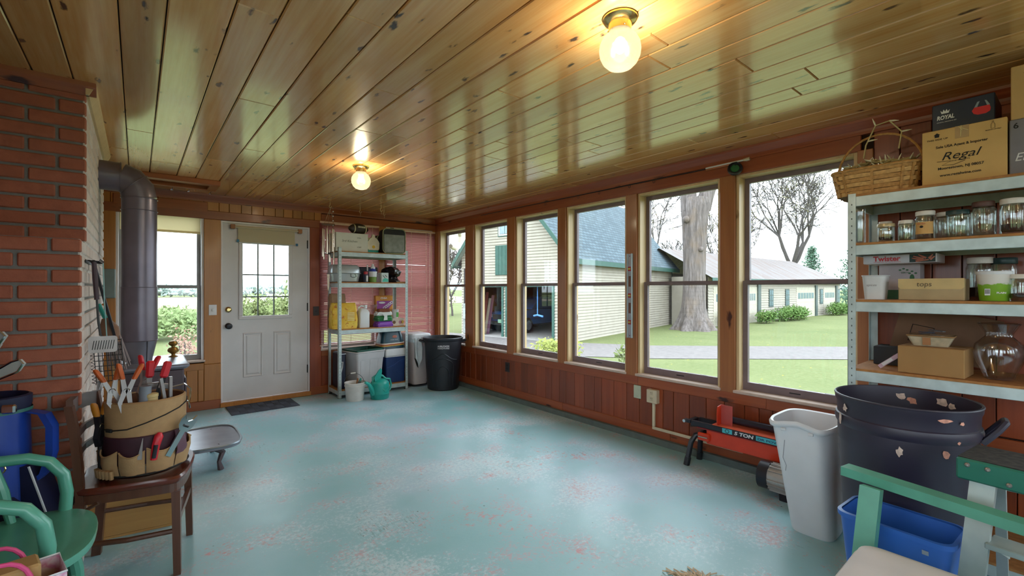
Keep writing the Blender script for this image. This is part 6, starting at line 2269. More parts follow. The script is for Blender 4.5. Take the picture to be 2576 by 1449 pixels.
for k, (a0, a1, h_) in enumerate(((-75, -38, .13), (-36, -2, .125), (0, 40, .135), (42, 80, .13), (82, 130, .13), (132, 180, .13), (182, 230, .13), (232, 283, .13))):
    nn = 10
    vs = []
    for i in range(nn + 1):
        q = i / nn
        a = VA + R(a0 + (a1 - a0) * q)
        bul = .168 + .014 * math.sin(PI * q)
        top = h_ - .022 * math.sin(PI * q)
        vs += [((bul - .012) * math.cos(a), (bul - .012) * math.sin(a), .018), (bul * math.cos(a), bul * math.sin(a), .07), (bul * math.cos(a), bul * math.sin(a), top)]
    m = MB().add(vs, [(3 * i + j, 3 * i + 3 + j, 3 * i + 4 + j, 3 * i + 1 + j) for i in range(nn) for j in range(2)])
    p = obj('pocket', m, CANV, bag, 50)
    obj('binding', MB().tube([vs[3 * i + 2] for i in range(nn + 1)], .0035, 5), CANV, p, True)
for i in range(6):
    a = VA + R(-72 + i * 6)
    obj('small_loop', MB().tube([(.182 * math.cos(a), .182 * math.sin(a), .012), (.186 * math.cos(a), .186 * math.sin(a), .05)], [.008, .009], 8), CANV, bag, True)
obj('bottom_binding', MB().tube([(.166 * math.cos(2 * PI * i / 40), .166 * math.sin(2 * PI * i / 40), .016) for i in range(40)], .004, 5, True), INK, bag, True)
a = VA + R(48)
fl = [( .17, .19), (.178, .15), (.186, .10), (.178, .075)]
obj('flap', MB().loft([[(r_ * math.cos(a + d), r_ * math.sin(a + d), z_) for d in (-.16, -.08, 0, .08, .16)] + [((r_ - .004) * math.cos(a + d), (r_ - .004) * math.sin(a + d), z_) for d in (.16, .08, 0, -.08, -.16)] for r_, z_ in fl]), plain('maroon_flap', '#5c3a48', 0.5), bag, 30)
obj('cord', MB().tube([((RB + .004) * math.cos(VA + R(q)), (RB + .004) * math.sin(VA + R(q)), z_) for q, z_ in ((-80, .22), (-50, .222), (-25, .228), (0, .25), (25, .272), (50, .29), (75, .305), (95, .315))], .003, 5), INK, bag, True)
obj('buckle', MB().cbox(-.018, -.004, -.008, .018, .004, .008, .002).xf(Matrix.Translation(((RB + .004) * math.cos(VA + R(-55)), (RB + .004) * math.sin(VA + R(-55)), .222)) @ Matrix.Rotation(VA + R(-55) + PI / 2, 4, 'Z')), INK, bag)
obj('side_strap', MB().bar(((RB + .012) * math.cos(VA - R(80)), (RB + .012) * math.sin(VA - R(80)), .03), ((RB + .010) * math.cos(VA - R(80)), (RB + .010) * math.sin(VA - R(80)), .29), .035, .01, (math.cos(VA - R(80)), math.sin(VA - R(80)), 0)), INK, bag)
obj('bail', MB().tube([((RB + .02) * math.cos(VA + R(q)), (RB + .02) * math.sin(VA + R(q)), z_) for q, z_ in ((150, .345), (120, .37), (95, .355), (75, .335), (68, .30), (72, .27))], .004, 6), CHROME, bag, True)

# hand tools in and on the bag: each its own thing
ORG = plain('orange_grip', '#c8602a', 0.5)
REDG = plain('red_grip', '#c8202e', 0.4)


def bagpt(ang, r_, z):
    a = VA + R(ang)
    p = Matrix.Rotation(R(-11), 4, 'Z') @ Vector((r_ * math.cos(a), r_ * math.sin(a), 0))
    return Vector((.035 + p.x, 2.845 + p.y, BZ + z))


def spring_clamp(label, ang, r_, z, tilt, grip, body, L_=.16, rot=0, name='spring_clamp'):
    """two sprung jaws with dipped handle tips; handles up"""
    t = thing(name, label, 'clamp', bagpt(ang, r_, z), R(rot))
    M_ = Matrix.Rotation(R(tilt), 4, 'Y')
    for s_ in (-1, 1):
        m = MB().loft([[(s_ * x + a, y, zz) for a, y in ((-w_, -.009), (w_, -.009), (w_, .009), (-w_, .009))] for x, zz, w_ in ((.004, -L_ * .45, .006), (.018, -L_ * .25, .008), (.006, 0, .010), (.02, L_ * .25, .008))]).xf(M_)
        j = obj('jaw', m, body, t, 30)
        obj('handle_grip', MB().loft([[(s_ * x + w_ * math.cos(2 * PI * i / 10), 1.3 * w_ * math.sin(2 * PI * i / 10), zz) for i in range(10)] for x, zz, w_ in ((.02, L_ * .24, .010), (.030, L_ * .38, .0115), (.040, L_ * .52, .0105), (.043, L_ * .56, .006))]).xf(M_), grip, j, 40)
    obj('spring', MB().tube([(.012 * math.cos(i * .8), -.012 + .024 * i / 24, .012 * math.sin(i * .8)) for i in range(25)], .0018, 4).xf(M_), CHROME, t, True)
    return t


spring_clamp('orange-tipped steel spring clamp at the left rim of the tool bag', -55, .15, .40, -8, ORG, STEEL, .2, 10)
spring_clamp('large orange-tipped spring clamp in front of the tool bag rim', -30, .14, .40, 6, ORG, STEEL, .22, 0)
spring_clamp('orange spring clamp hanging outside the left of the tool bag', -72, .175, .24, 3, plain('amber_grip', '#b8741e', 0.45), BLACKM, .2, 60)
spring_clamp('spring clamp with red tips standing behind in the tool bag', -15, .02, .42, 10, REDG, STEEL, .22, 30)
for k, (ang, r_, lab) in enumerate(((2, .05, 'red-handled bar clamp standing upright in the tool bag'), (20, .08, 'second red-handled bar clamp leaning right in the tool bag'))):
    t = thing('bar_clamp', lab, 'clamp', bagpt(ang, r_, .30), R(20))
    M_ = Matrix.Rotation(R(4 + 12 * k), 4, 'Y')
    obj('bar', MB().cbox(-.012, -.004, -.05, .012, .004, .14, .002).xf(M_), BLACKM if k else STEEL, t)
    obj('grip', MB().cbox(-.017, -.012, .14, .017, .012, .22, .008).xf(M_), REDG, t)
    obj('jaw', MB().cbox(-.01, -.008, .09, .045, .008, .115, .003).xf(M_), STEEL, t)
t = thing('wooden_peg_clamp', 'small steel and wood clamp leaning right in the tool bag', 'clamp', bagpt(42, .12, .34), R(30))
for s_ in (-1, 1):
    obj('jaw', MB().bar((s_ * .012, 0, -.02), (s_ * .022 - .01, 0, .10), .014, .01, (0, 1, 0)), STEEL, t)
t = thing('spool', 'cream twine spool inside the tool bag', 'spool', bagpt(10, .1, .27), 0)
obj('spool_body', MB().lathe([(.026, 0), (.026, .085), (.028, .087), (.028, .1), (.02, .104), (.004, .104)], 20), plain('twine_cream', '#c9b27c', 0.7), t, 40)
t = thing('pipe_end', 'grey pipe end standing in the tool bag', 'pipe', bagpt(-5, .1, .25), 0)
obj('tube', MB().tube([(0, 0, 0), (.005, 0, .16)], .024, 14), plain('grey_pvc', '#7d828c', 0.5), t, True)
t = thing('adjustable_wrench', 'chrome adjustable wrench sticking out of a front pocket', 'wrench', bagpt(25, .182, .08), R(VA * 180 / PI - 11 + 25 + 90))
Mw = Matrix.Rotation(R(32), 4, 'Y')
obj('shank', MB().bar((0, 0, 0), (0, 0, .13), .024, .008, (0, 1, 0)).xf(Mw), CHROME, t)
hp = [(-.02, .12), (.02, .12), (.034, .15), (.036, .185), (.026, .205), (.018, .18), (.0, .165), (-.018, .175), (-.026, .195), (-.036, .17), (-.034, .14)]
obj('jaw_head', MB().prism(hp, -.006, .006, lambda x, y, z: (x, z, y)).xf(Mw), CHROME, t)
obj('thumb_screw', MB().tube([(-.012, -.007, .145), (.012, -.007, .145)], .006, 8).xf(Mw), BLACKM, t)
t = thing('red_pliers', 'red and black gripped pliers in the middle front pocket', 'pliers', bagpt(8, .182, .10), R(VA * 180 / PI - 11 + 8 + 90))
obj('grip', MB().tube([(0, 0, -.02), (.008, 0, .04), (.02, 0, .085), (.024, 0, .10)], [.013, .016, .018, .008], 10), REDG, t, True)
obj('grip_inlay', MB().tube([(.0, -.008, -.01), (.008, -.012, .05)], .009, 8), BLACKP, t, True)
t = thing('snips_tip', 'steel snips tip showing above the left pocket', 'snips', bagpt(-8, .176, .11), R(VA * 180 / PI - 11 - 8 + 90))
obj('blade', MB().bar((0, 0, -.02), (.012, 0, .075), .018, .004, (0, 1, 0), .002, .002), STEEL, t)

# wooden box with shoe lasts under the chair
PINEB = wood('fresh_pine_box', '#b9854a', '#d0a05e', 0, 0.5, .5, '#7a4a24', .05)
t = thing('pine_box', 'open pine box under the tool chair', 'box', (-.015, 3.345, 0), R(-8))
obj('floor_board', MB().box(-.2, -.14, 0, .2, .14, .012), PINEB, t)
for y in (-.14, .128):
    obj('long_side', MB().cbox(-.2, y, .0125, .2, y + .012, .23, .002), PINEB, t)
for x in (-.2, .188):
    obj('end_board', MB().cbox(x, -.1275, .0125, x + .012, .1275, .23, .002), PINEB, t)
for i in range(4):
    x_ = -.10 + i * .07
    c_ = ['#8a6a5a', '#b3a090', '#7a4a34', '#a85a30'][i]
    q = thing('wooden_last', ['pale wooden last at the left end of the pine box', 'long cream wooden last in the pine box', 'dark wooden last in the pine box', 'orange-brown last at the right end of the pine box'][i], 'wooden last', (x_, 3.36, .0135), R(-8))
    obj('form', MB().tube([(0, -.07, .03), (.01, -.03, .10), (.03, .02, .18), (.045, .05, .245)], [.022, .034, .028, .016], 10), plain('last_%d' % i, c_, 0.5), q, True)

# ------------------------------------------------------------ golf bag
GB = plain('blue_golf_vinyl', '#1e3f9c', 0.35, var=0.1)
NAVY = plain('navy_golf_cloth', '#10143a', 0.6)
t = thing('golf_bag', 'blue golf bag leaning between the green chair and the chimney', 'golf bag', (-.44, 2.765, 0), R(-20))
lean = lambda z: -.03 * z
obj('barrel', MB().loft([[(.118 * math.cos(2 * PI * i / 28) + lean(z_), .105 * math.sin(2 * PI * i / 28), z_) for i in range(28)] for z_ in (0, .2, .45, .7, .84)], True, False), GB, t, True)
obj('base_cup', MB().loft([[(.122 * math.cos(2 * PI * i / 28), .109 * math.sin(2 * PI * i / 28), z_) for i in range(28)] for z_ in (0, .09)]), BLACKP, t, True)
obj('collar', MB().loft([[(r_ * 1.12 * math.cos(2 * PI * i / 28) + lean(z_), r_ * math.sin(2 * PI * i / 28), z_) for i in range(28)] for r_, z_ in ((.107, .83), (.112, .85), (.113, .885), (.104, .89), (.098, .84))], False, False), NAVY, t, 40)
obj('collar_stripe', MB().loft([[(.113 * 1.12 * math.cos(2 * PI * i / 28) + lean(z_), .113 * math.sin(2 * PI * i / 28), z_) for i in range(28)] for z_ in (.822, .835)], False, False), plain('green_band', '#2f6a62', 0.4), t)
obj('carry_handle', MB().loft([[(x + a, b_, z_) for a, b_ in ((-.012, -.022), (.012, -.022), (.012, .022), (-.012, .022))] for x, z_ in ((.10, .82), (.15, .805), (.175, .75), (.175, .64), (.155, .56), (.115, .52))]), GB, t, 40)
obj('side_pouch', MB().cbox(-.07, -.125, .12, .12, -.07, .5, .02), NAVY, t)
obj('apparel_pouch', MB().prism([(.08, .10), (.20, .10), (.19, .35), (.12, .60), (.08, .60)], -.04, .08, lambda x, y, z: (x, z, y)), NAVY, t)
obj('pouch_piping', MB().tube([(.20, -.042, .12), (.19, -.042, .35), (.12, -.042, .60)], .004, 5), WHITEP, t, True)
obj('cream_panel', MB().prism([(-.12, .40), (.02, .38), (.03, .60), (-.10, .66)], 0, .012, lambda x, y, z: (x, -.126 - z, y)), plain('cream_vinyl', '#b9ab9c', 0.5), t)
for z_, x_ in ((.70, .03), (.62, .06)):
    obj('ring', MB().tube([(x_ + .024 * math.cos(2 * PI * i / 16), -.108, z_ + .02 * math.sin(2 * PI * i / 16)) for i in range(16)], .0028, 5, True), BRASS, t, True)
obj('clip', MB().cbox(.07, -.115, .835, .115, -.095, .87, .006), CHROME, t)
for k, (x_, y_, lab) in enumerate(((-.01, -.03, 'steel golf iron with a broad head at the bag front'), (-.06, .03, 'steel golf iron leaning left in the bag'), (.02, .02, 'third golf iron low in the bag'))):
    q = thing('golf_club', lab, 'golf club', (-.44, 2.765, .10), R(-20), 'golf irons')
    zt = (1.09, 1.05, .97)[k] - .1
    obj('shaft', MB().tube([(x_, y_, .0), (x_ - .03, y_ - .01, zt)], .005, 6), CHROME, q)
    hd = [(0, 0), (.015, -.012), (.08, .018), (.098, .05), (.085, .068), (.06, .06), (.0, .018)]
    obj('head', MB().prism(hd, -.010, .008, lambda x, y, z: (x + x_ - .035, z + y_ - .012, y + zt - .005)), plain('iron_head', '#b9c4c4', 0.3, 0.15), q)
    obj('head_rim', MB().tube([(x + x_ - .035, y_ - .0235, y + zt - .005) for x, y in hd], .004, 5, True), CHROME, q, True)

# ------------------------------------------------------------ green chair with bent arms
GRN = plain('sea_green_paint', '#56a38d', 0.32, var=0.06, coat=.3)
t = thing('green_armchair', 'sea-green painted wooden armchair with bent arms at the left edge', 'chair', (-.36, 2.32, 0))
sr = lambda g_, z: [(.01 + .235 * g_ * math.copysign(abs(math.cos(a)) ** .75, math.cos(a)), .285 * g_ * math.copysign(abs(math.sin(a)) ** .75, math.sin(a)), z) for a in [2 * PI * i / 48 for i in range(48)]]
obj('seat', MB().loft([sr(.93, .398), sr(.985, .403), sr(1, .418), sr(.99, .43), sr(.9, .433), sr(.5, .428)]), GRN, t, 50)
for sy in (-1, 1):
    y = sy * .255
    obj('bent_arm', MB().tube([(.135, y, .425), (.14, y, .50), (.13, y, .575), (.09, y, .635), (.03, y, .662), (-.06, y, .668), (-.2, y * .97, .67), (-.27, y * .8, .675)], .021, 12), GRN, t, True)
    for x0, x1 in ((-.01, -.06), (-.13, -.17)):
        obj('arm_spindle', MB().tube([(x0, y * .93, .425), ((x0 + x1) / 2, y * .97, .55), (x1, y, .66)], [.014, .019, .012], 10), GRN, t, True)
    for sx in (-1, 1):
        x = .14 if sx > 0 else -.13
        obj('leg', MB().tube([(x, sy * .19, .405), (x + sx * .03, sy * .215, .2), (x + sx * .045, sy * .235, .0)], [.019, .024, .016], 10), GRN, t, True)
obj('stretcher', MB().tube([(.16, -.205, .17), (.16, .205, .17)], .012, 8), plain('worn_stretcher', '#9fb8ae', 0.5), t, True)
obj('stretcher', MB().tube([(-.15, -.205, .16), (-.15, .205, .16)], .012, 8), GRN, t, True)
obj('back_rail', MB().tube([(-.26, -.24, .672), (-.285, -.1, .69), (-.29, 0, .692), (-.285, .1, .69), (-.26, .24, .672)], .024, 10), GRN, t, True)
for y in (-.15, -.05, .05, .15):
    obj('back_spindle', MB().tube([(-.205, y, .425), (-.26, y * 1.1, .68)], [.013, .012], 8), GRN, t, True)

# gift bag in the corner
GIFT = NT('pink_floral_paper')
v = GIFT.coords()
c = GIFT.ramp(GIFT.noise(v, 16, 3, .6), [(.38, lin('#e8d4dc')), (.5, lin('#d890b4')), (.6, lin('#e8dce0'))])
vo = GIFT.n('TexVoronoi')
vo.inputs['Scale'].default_value = 18
GIFT.l(v, vo.inputs['Vector'])
c = GIFT.mix(GIFT.ramp(vo.outputs['Distance'], [(.16, (1, 1, 1)), (.2, (0, 0, 0))]), c, lin('#5a8ab0'))
GIFT.l(c, GIFT.b.inputs['Base Color'])
GIFT.set(Roughness=.5)
t = thing('gift_bag', 'pink floral gift bag with rope handles at the lower left corner', 'gift bag', (-.30, 1.90, 0), R(12))
m = MB().box(-.13, -.07, 0, .13, .07, .004)
for a, b_ in (((-.13, -.07), (.13, -.07)), ((.13, -.07), (.13, .07)), ((.13, .07), (-.13, .07)), ((-.13, .07), (-.13, -.07))):
    m.add([(a[0], a[1], 0), (b_[0], b_[1], 0), (b_[0], b_[1], .50), (a[0], a[1], .50)], [(0, 1, 2, 3)])
obj('paper', m, GIFT.m, t)
obj('top_edge', MB().tube([(-.13, -.07, .50), (.13, -.07, .50), (.13, .07, .50), (-.13, .07, .50)], .0035, 5, True), WHITEP, t)
for y in (-.062, .062):
    obj('rope_handle', MB().tube([(.0 + .06 * math.cos(PI - PI * i / 10), y + .015 * math.sin(PI * i / 10), .49 + .075 * math.sin(PI * i / 10)) for i in range(11)], .006, 8), plain('pink_rope', '#d0487e', 0.5), t, True)
q = thing('paper_roll_pack', 'tan package with dark writing inside the gift bag', 'package', (-.30, 1.90, .006), R(12))
obj('pack', MB().cbox(-.11, -.045, 0, .08, .04, .53, .006), plain('tan_pack', '#b08c58', 0.7), q)
text('MAPLE', .03, INK, (-.08, -.0455, .46), FX, FZ, q, shear=.2)

# ------------------------------------------------------------ right foreground: bins
t = thing('waste_bin', 'tall white plastic wastebasket with curved rim in front of the log splitter', 'wastebasket', (2.905, .915, 0), 0)
BINW = plain('scuffed_white_plastic', '#d9dade', 0.4, var=0.05, scale=4)


def dring(sx_, sy_, z, lip=0.0):
    """rounded outline, one side pinched in"""
    out = []
    for i in range(44):
        a = 2 * PI * i / 44
        ca, sa = math.cos(a), math.sin(a)
        x = sx_ * math.copysign(abs(ca) ** .5, ca)
        y = sy_ * math.copysign(abs(sa) ** .5, sa)
        k = max(0, -ca) ** 2
        x += .018 * lip * k * math.cos(y / sy_ * PI)
        out.append((x, y, z + lip * .012 * k * math.cos(y / sy_ * PI)))
    return out


obj('body', MB().loft([[(x - .02, y - .045, z) for x, y, z in dring(.105, .10, 0)], [(x - .02, y - .045, z) for x, y, z in dring(.11, .105, .012)], dring(.185, .145, .57, 1), dring(.187, .147, .585, 1)], True, False), BINW, t, 50)
obj('inner_wall', MB().loft([[(x - .02, y - .045, z) for x, y, z in dring(.10, .095, .006)], dring(.18, .14, .585, 1)], True, False), BINW, t, 50)
obj('rim', MB().loft([dring(.188, .148, .568, 1), dring(.2, .158, .575, 1), dring(.203, .161, .59, 1), dring(.196, .154, .602, 1), dring(.183, .143, .598, 1), dring(.181, .141, .58, 1)], False, False), BINW, t, 50)
for y in (-.07, .06):
    obj('rim_tab', MB().cbox(-.198, y - .012, .555, -.186, y + .012, .57, .002), BINW, t)
obj('scuff', MB().tube([(-.176, .06, .50), (-.17, .07, .40), (-.165, .055, .36), (-.163, .06, .33)], .0015, 4), plain('scuff_grey', '#9a9aa0', 0.8), t)

t = thing('black_barrel', 'large black plastic barrel with torn stickers in front of the steel shelf', 'garbage can', (2.66, .462, 0), 0)
BB = plain('dusty_black_plastic', '#2b2636', 0.42, var=0.12, scale=3)
prof = [(.195, 0), (.205, .012), (.23, .45), (.236, .62), (.243, .64), (.243, .70), (.25, .712), (.254, .73), (.25, .748), (.244, .752), (.246, .80), (.252, .815), (.254, .832), (.248, .84)]
obj('body', MB().lathe(prof, 56, cap1=False), BB, t, 30)
obj('inner_wall', MB().lathe([(.19, .014), (.228, .6), (.242, .838)], 56, cap1=False), BB, t, 30)
obj('rim', MB().tube([(.25 * math.cos(2 * PI * i / 48), .25 * math.sin(2 * PI * i / 48), .836) for i in range(48)], .006, 8, True), BB, t, True)
vb = math.atan2(-.462, -2.66)
for s_ in (-1, 1):
    a = vb + (R(86) if s_ > 0 else R(-140))
    ux, uy = math.cos(a), math.sin(a)
    tx_, ty_ = -uy, ux
    P_ = [(.245 * ux + w_ * tx_ + o_ * ux, .245 * uy + w_ * ty_ + o_ * uy, z_) for w_, o_, z_ in ((-.05, 0, .70), (-.048, .045, .76), (-.03, .065, .79), (.03, .065, .79), (.048, .045, .76), (.05, 0, .70))]
    obj('handle', MB().tube(P_, .013, 8), BB, t, True)
STK = plain('torn_sticker', '#cdb8ae', 0.8, var=0.2, scale=60)
STK2 = plain('torn_sticker_pink', '#c98f7c', 0.8, var=0.2, scale=60)


def barrel_patch(da, z, w_, h_, mat, seed, inside=False, rad=None):
    g_ = random.Random(seed)
    rad_ = rad or (.2385 if inside else .248)
    out = []
    for i in range(11):
        a = 2 * PI * i / 11
        q = g_.uniform(.55, 1.1)
        an = vb + da + w_ / .25 * q * math.cos(a) + (PI if inside else 0)
        out.append((rad_ * math.cos(an), rad_ * math.sin(an), z + h_ * q * math.sin(a)))
    c_ = (sum(p[0] for p in out) / 11, sum(p[1] for p in out) / 11, z)
    obj('torn_sticker', MB().add(out + [c_], [(i, (i + 1) % 11, 11) for i in range(11)]), mat, t)


for da, z_, w_, h_, m_, ins, rd in ((-.05, .655, .014, .022, STK, False, .2455), (.55, .668, .016, .018, STK2, False, .2455), (.72, .715, .008, .008, STK2, False, .2525), (-1.05, .73, .012, .03, STK, False, .256), (-.95, .785, .016, .018, STK, False, .249), (.52, .80, .03, .01, STK2, False, .2495), (.78, .79, .012, .01, STK2, False, .2495),
                                   (.05, .80, .022, .018, STK, True, .237), (-.14, .785, .024, .02, STK2, True, .236), (-.6, .80, .03, .025, STK, True, .237), (-.78, .79, .022, .02, STK, True, .236)):
    barrel_patch(da, z_, w_, h_, m_, int(abs(da * 100) + z_ * 1000), ins, rd)

t = thing('recycling_bin', 'blue rectangular wastebasket behind the green bench arm', 'wastebasket', (2.255, .405, 0), R(-4))
BLU = plain('recycling_blue', '#2f63b8', 0.4, var=0.05, scale=4)
obj('body', MB().loft([rr(.17, .25, 0, .03), rr(.225, .335, .44, .04)], True, False), BLU, t, 40)
obj('inner_wall', MB().loft([rr(.16, .24, .006, .03), rr(.217, .327, .44, .04)], True, False), BLU, t, 40)
obj('rim', MB().loft([rr(.225, .335, .425, .04), rr(.24, .35, .428, .045), rr(.24, .35, .445, .045), rr(.217, .327, .447, .04)], False, False), BLU, t, 40)
obj('worn_sticker', MB().bar((-.112, -.10, .39), (-.113, -.10, .405), .018, .001, (1, 0, 0)), plain('grey_sticker', '#8f97a2', 0.8), t)

# ------------------------------------------------------------ log splitter
SPL = plain('splitter_orange', '#c93a1c', 0.35, var=0.06)
SPB = plain('splitter_black', '#1c1c26', 0.4)
t = thing('log_splitter', 'orange electric 5 ton log splitter against the window wall', 'log splitter', (3.30, 1.30, 0), 0)
# local y runs along the wall; +y towards the far wall
obj('beam', MB().box(-.055, -.5, .185, .055, .38, .193).box(-.02, -.5, .193, .02, .38, .285).box(-.06, -.5, .285, .06, .42, .295), SPL, t)
obj('side_plate', MB().cbox(-.064, -.5, .19, -.052, .38, .292, .002), SPL, t)
obj('black_rail', MB().cbox(-.07, -.5, .296, -.046, .50, .334, .003).cbox(.046, -.5, .296, .07, .50, .334, .003), SPB, t)
obj('top_plate', MB().cbox(-.062, -.5, .331, .062, .34, .338, .002), plain('splitter_orange_pale', '#d8644a', 0.35), t)
obj('red_trim', MB().cbox(-.0725, -.5, .288, -.0665, .45, .295, .001), plain('dark_red_trim', '#7c1a20', 0.4), t)
obj('label_strip', MB().box(-.0712, -.40, .299, -.0702, .26, .331), plain('cyan_label', '#4fb6c4', 0.4), t)
obj('label_dark', MB().box(-.0716, .03, .299, -.0706, .19, .331), SPB, t)
LF, LU = (0, -1, 0), (0, 0, 1)
text('5 TON', .032, WI, (-.0722, .175, .304), LF, LU, t, bold=.0012, shear=.15, width=.13)
text('DR POWER EQUIPMENT', .02, plain('deep_blue_ink', '#21456e', 0.5), (-.0722, .02, .307), LF, LU, t, bold=.0004, width=.36)
obj('round_logo', MB().tube([(-.0722, .225 + .013 * math.cos(2 * PI * i / 20), .315 + .012 * math.sin(2 * PI * i / 20)) for i in range(20)], .002, 4, True), SPB, t)
wd = MB().prism([(-.06, .338), (.06, .338), (.06, .44), (.05, .47), (.0, .478), (-.05, .47), (-.06, .44)], .30, .306, lambda x, y, z: (x, z, y))
obj('wedge_plate', wd, SPL, t)
obj('wedge_blade', MB().loft([[(-.004, .30, z_), (.004, .30, z_), (.002, .22, z_), (-.002, .22, z_)] for z_ in (.338, .478)]), plain('scuffed_red', '#b5504a', 0.4), t)
obj('ram_cylinder', MB().tube([(.03, .28, .375), (.03, -.5, .375)], .024, 14), plain('worn_black_steel', '#33303c', 0.3, 0.5), t, True)
obj('end_bracket', MB().cbox(-.05, .50, .30, .05, .53, .335, .004).cbox(-.08, .50, .31, -.05, .555, .335, .004), SPB, t)
obj('bolt', MB().tube([(-.07, .545, .322), (-.09, .545, .322)], .012, 8), CHROME, t)
for x0, x1 in ((-.055, -.105), (.055, .085)):
    lg = obj('leg', MB().tube([(x0 * .6, .44, .235), (x0, .47, .225), (x0 + (x1 - x0) * .4, .495, .17), (x1, .515, .0)], .019, 10), SPB, t, True)
    obj('rubber_foot', MB().tube([(x0 + (x1 - x0) * .78, .507, .06), (x1, .515, .0)], .0225, 12), BLACKP, lg, True)
obj('leg_bracket', MB().cbox(-.085, .35, .205, -.062, .44, .262, .006), SPL, t)
obj('bracket_pin', MB().tube([(-.09, .36, .235), (-.09, .43, .235)], .006, 8), CHROME, t)
obj('lever_rod', MB().tube([(-.06, .42, .305), (-.07, .50, .29), (-.02, .53, .28)], .005, 6), SPB, t, True)
mo = obj('motor_cap', MB().tube([(-.16, -.04, .125), (-.16, -.10, .125)], .085, 24), SPB, t, True)
obj('motor_body', MB().tube([(-.16, -.10, .125), (-.16, -.36, .125)], .075, 24), plain('motor_aluminium', '#b8b4b0', 0.4, 0.5), t, True)
for i in range(18):
    a = 2 * PI * i / 18
    obj('cooling_fin', MB().bar((-.16 + .082 * math.cos(a), -.105, .125 + .082 * math.sin(a)), (-.16 + .082 * math.cos(a), -.35, .125 + .082 * math.sin(a)), .004, .016, (math.cos(a), 0, math.sin(a))), MATS['motor_aluminium'], t)
obj('motor_mount', MB().cbox(-.15, -.3, .18, -.05, -.15, .215, .004), SPB, t)
obj('rear_foot', MB().cbox(-.05, -.45, 0, .05, -.40, .2, .004), SPB, t)
obj('motor_foot', MB().cbox(-.2, -.26, 0, -.12, -.16, .045, .004), SPB, t)

# ------------------------------------------------------------ green bench with cushion
GRN2 = plain('bench_green_paint', '#579c86', 0.4, var=0.08)
t = thing('green_bench', 'green painted wooden bench end with flat arm at the lower right', 'bench', (1.5, .2, 0))
W_ = lambda p: (p[0] - 1.5, p[1] - .2, p[2])
for A_, B_, T_, F_ in (((2.16, .555, .612), (2.03, -.16, .60), (2.07, .45, .60), (1.93, .475, .0)), ((.815, .545, .612), (.95, -.16, .60), (.905, .445, .60), (1.05, .47, .0))):
    A2 = Vector(A_)
    arm = MB().bar(W_(A_), W_(B_), .062, .034)
    obj('arm', arm, GRN2, t)
    obj('arm_post', MB().bar(W_(T_), W_(F_), .052, .06, (0, 1, 0)), GRN2, t)
    obj('back_leg', MB().bar(W_((B_[0], -.13, .59)), W_((B_[0] * .96 + .06, -.18, 0)), .05, .05, (0, 1, 0)), GRN2, t)
obj('seat_slat', MB().cbox(*W_((1.02, -.14, .36)), *W_((1.93, .46, .385)), .004), GRN2, t)
obj('back_rest', MB().bar(W_((.98, -.16, .62)), W_((1.97, -.16, .62)), .03, .2), GRN2, t)
q = thing('seat_cushion', 'off-white canvas cushion on the green bench', 'cushion', (1.475, .16, .3855), 0)
CUS = plain('off_white_canvas', '#cfced2', 0.9, var=0.04, scale=5, bump=.15)
cr = lambda w_, d_, z_: rr(w_, d_, z_, .05, 5)
obj('pad', MB().loft([cr(.84, .52, .0), cr(.885, .56, .02), cr(.90, .575, .045), cr(.885, .56, .072), cr(.80, .48, .085), cr(.4, .25, .09)]), CUS, q, 60)
obj('welt', MB().tube(cr(.902, .577, .05), .005, 5, True), CUS, q, True)

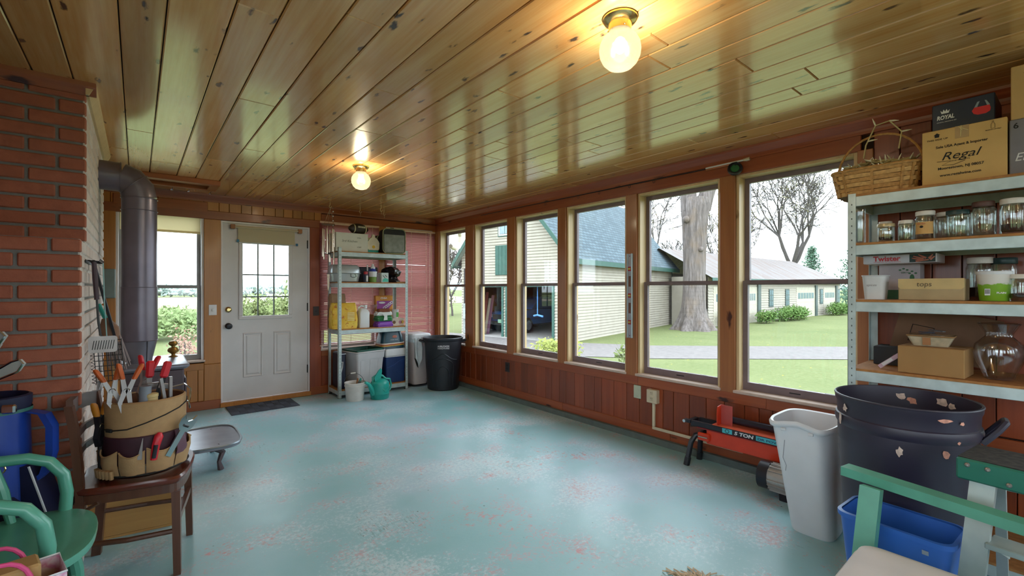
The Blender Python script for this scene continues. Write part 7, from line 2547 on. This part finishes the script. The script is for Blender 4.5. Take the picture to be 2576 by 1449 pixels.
# ------------------------------------------------------------ aluminium step ladder at the right edge
LAD = plain('ladder_aluminium', '#a2aca8', 0.4, 0.2, 0.1)
LGRN = plain('ladder_green', '#1c6a58', 0.4)
t = thing('step_ladder', 'short aluminium step ladder with green top and grip tape', 'ladder', (2.33, .05, 0), R(-8))
obj('top_cap', MB().cbox(-.13, -.20, .66, .10, .18, .735, .006), LGRN, t)
obj('grip_tape', MB().box(-.125, -.195, .735, .095, .175, .738), plain('worn_grip_tape', '#2a2620', 0.95, var=0.6, scale=50), t)
for y in (.10, .15, .0, .05):
    obj('rivet', MB().ball((-.131, y, .715 if y > .07 else .68), .008, seg=10, rings=5), STEEL, t)
for y in (-.17, .115):
    r_ = obj('front_rail', MB().loft([[(x + a, y * k_ + b_, z_) for a, b_ in ((-.012, -.032), (.012, -.032), (.012, .032), (-.012, .032))] for x, k_, z_ in ((-.10, 1, .68), (-.245, 1.25, 0))]), LAD, t)
    obj('rail_sticker', MB().bar((-.117, y * 1.02, .62), (-.134, y * 1.05, .56), .045, .003, (1, 0, .2)), WHITEP, r_)
    obj('red_logo', MB().ball((-.124, y * 1.03, .603), .003, .018, .009, 12, 5), plain('orange_red_ink', '#cf5a40', 0.5), r_)
    obj('rear_rail', MB().bar((.08, y, .68), (.20, y * 1.1, 0), .03, .02), LAD, t)
    obj('spreader', MB().bar((-.13, y * .8, .47), (.09, y * .8, .36), .004, .022), LAD, t)
for z_ in (.24, .46):
    x_ = -.10 - .145 * (.68 - z_) / .68
    obj('step', MB().cbox(x_ - .02, -.15, z_, x_ + .08, .10, z_ + .02, .003), LAD, t)
obj('warning_label', MB().box(-.205, .105, .22, -.196, .15, .27), plain('tan_label', '#b99c7c', 0.8), t)

# ------------------------------------------------------------ mop head on the floor
t = thing('mop_head', 'frayed beige cotton mop strands lying on the floor', 'mop', (1.90, 1.02, 0), R(30))
g = random.Random(55)
m = MB()
for i in range(110):
    a = g.uniform(-1.5, 1.5)
    r0, L_ = g.uniform(0, .04), g.uniform(.10, .2)
    p0 = Vector((r0 * math.cos(a) - .05, r0 * math.sin(a), .012 + g.uniform(0, .03)))
    p1 = p0 + Vector((math.cos(a) * L_ * .5, math.sin(a) * L_ * .5, g.uniform(.0, .012)))
    p2 = p0 + Vector((math.cos(a + g.uniform(-.3, .3)) * L_, math.sin(a + g.uniform(-.3, .3)) * L_, 0))
    p2.z = .004
    m.tube([p0, p1, p2], .0032, 4)
obj('strands', m, plain('beige_cotton', '#d6c2a8', 0.95, var=0.2, scale=40), t, kind='stuff')
obj('binding', MB().tube([(-.06, -.05, .03), (-.065, 0, .04), (-.06, .05, .03)], .016, 8), plain('beige_cotton', '#b39c82', 0.95), t, True)
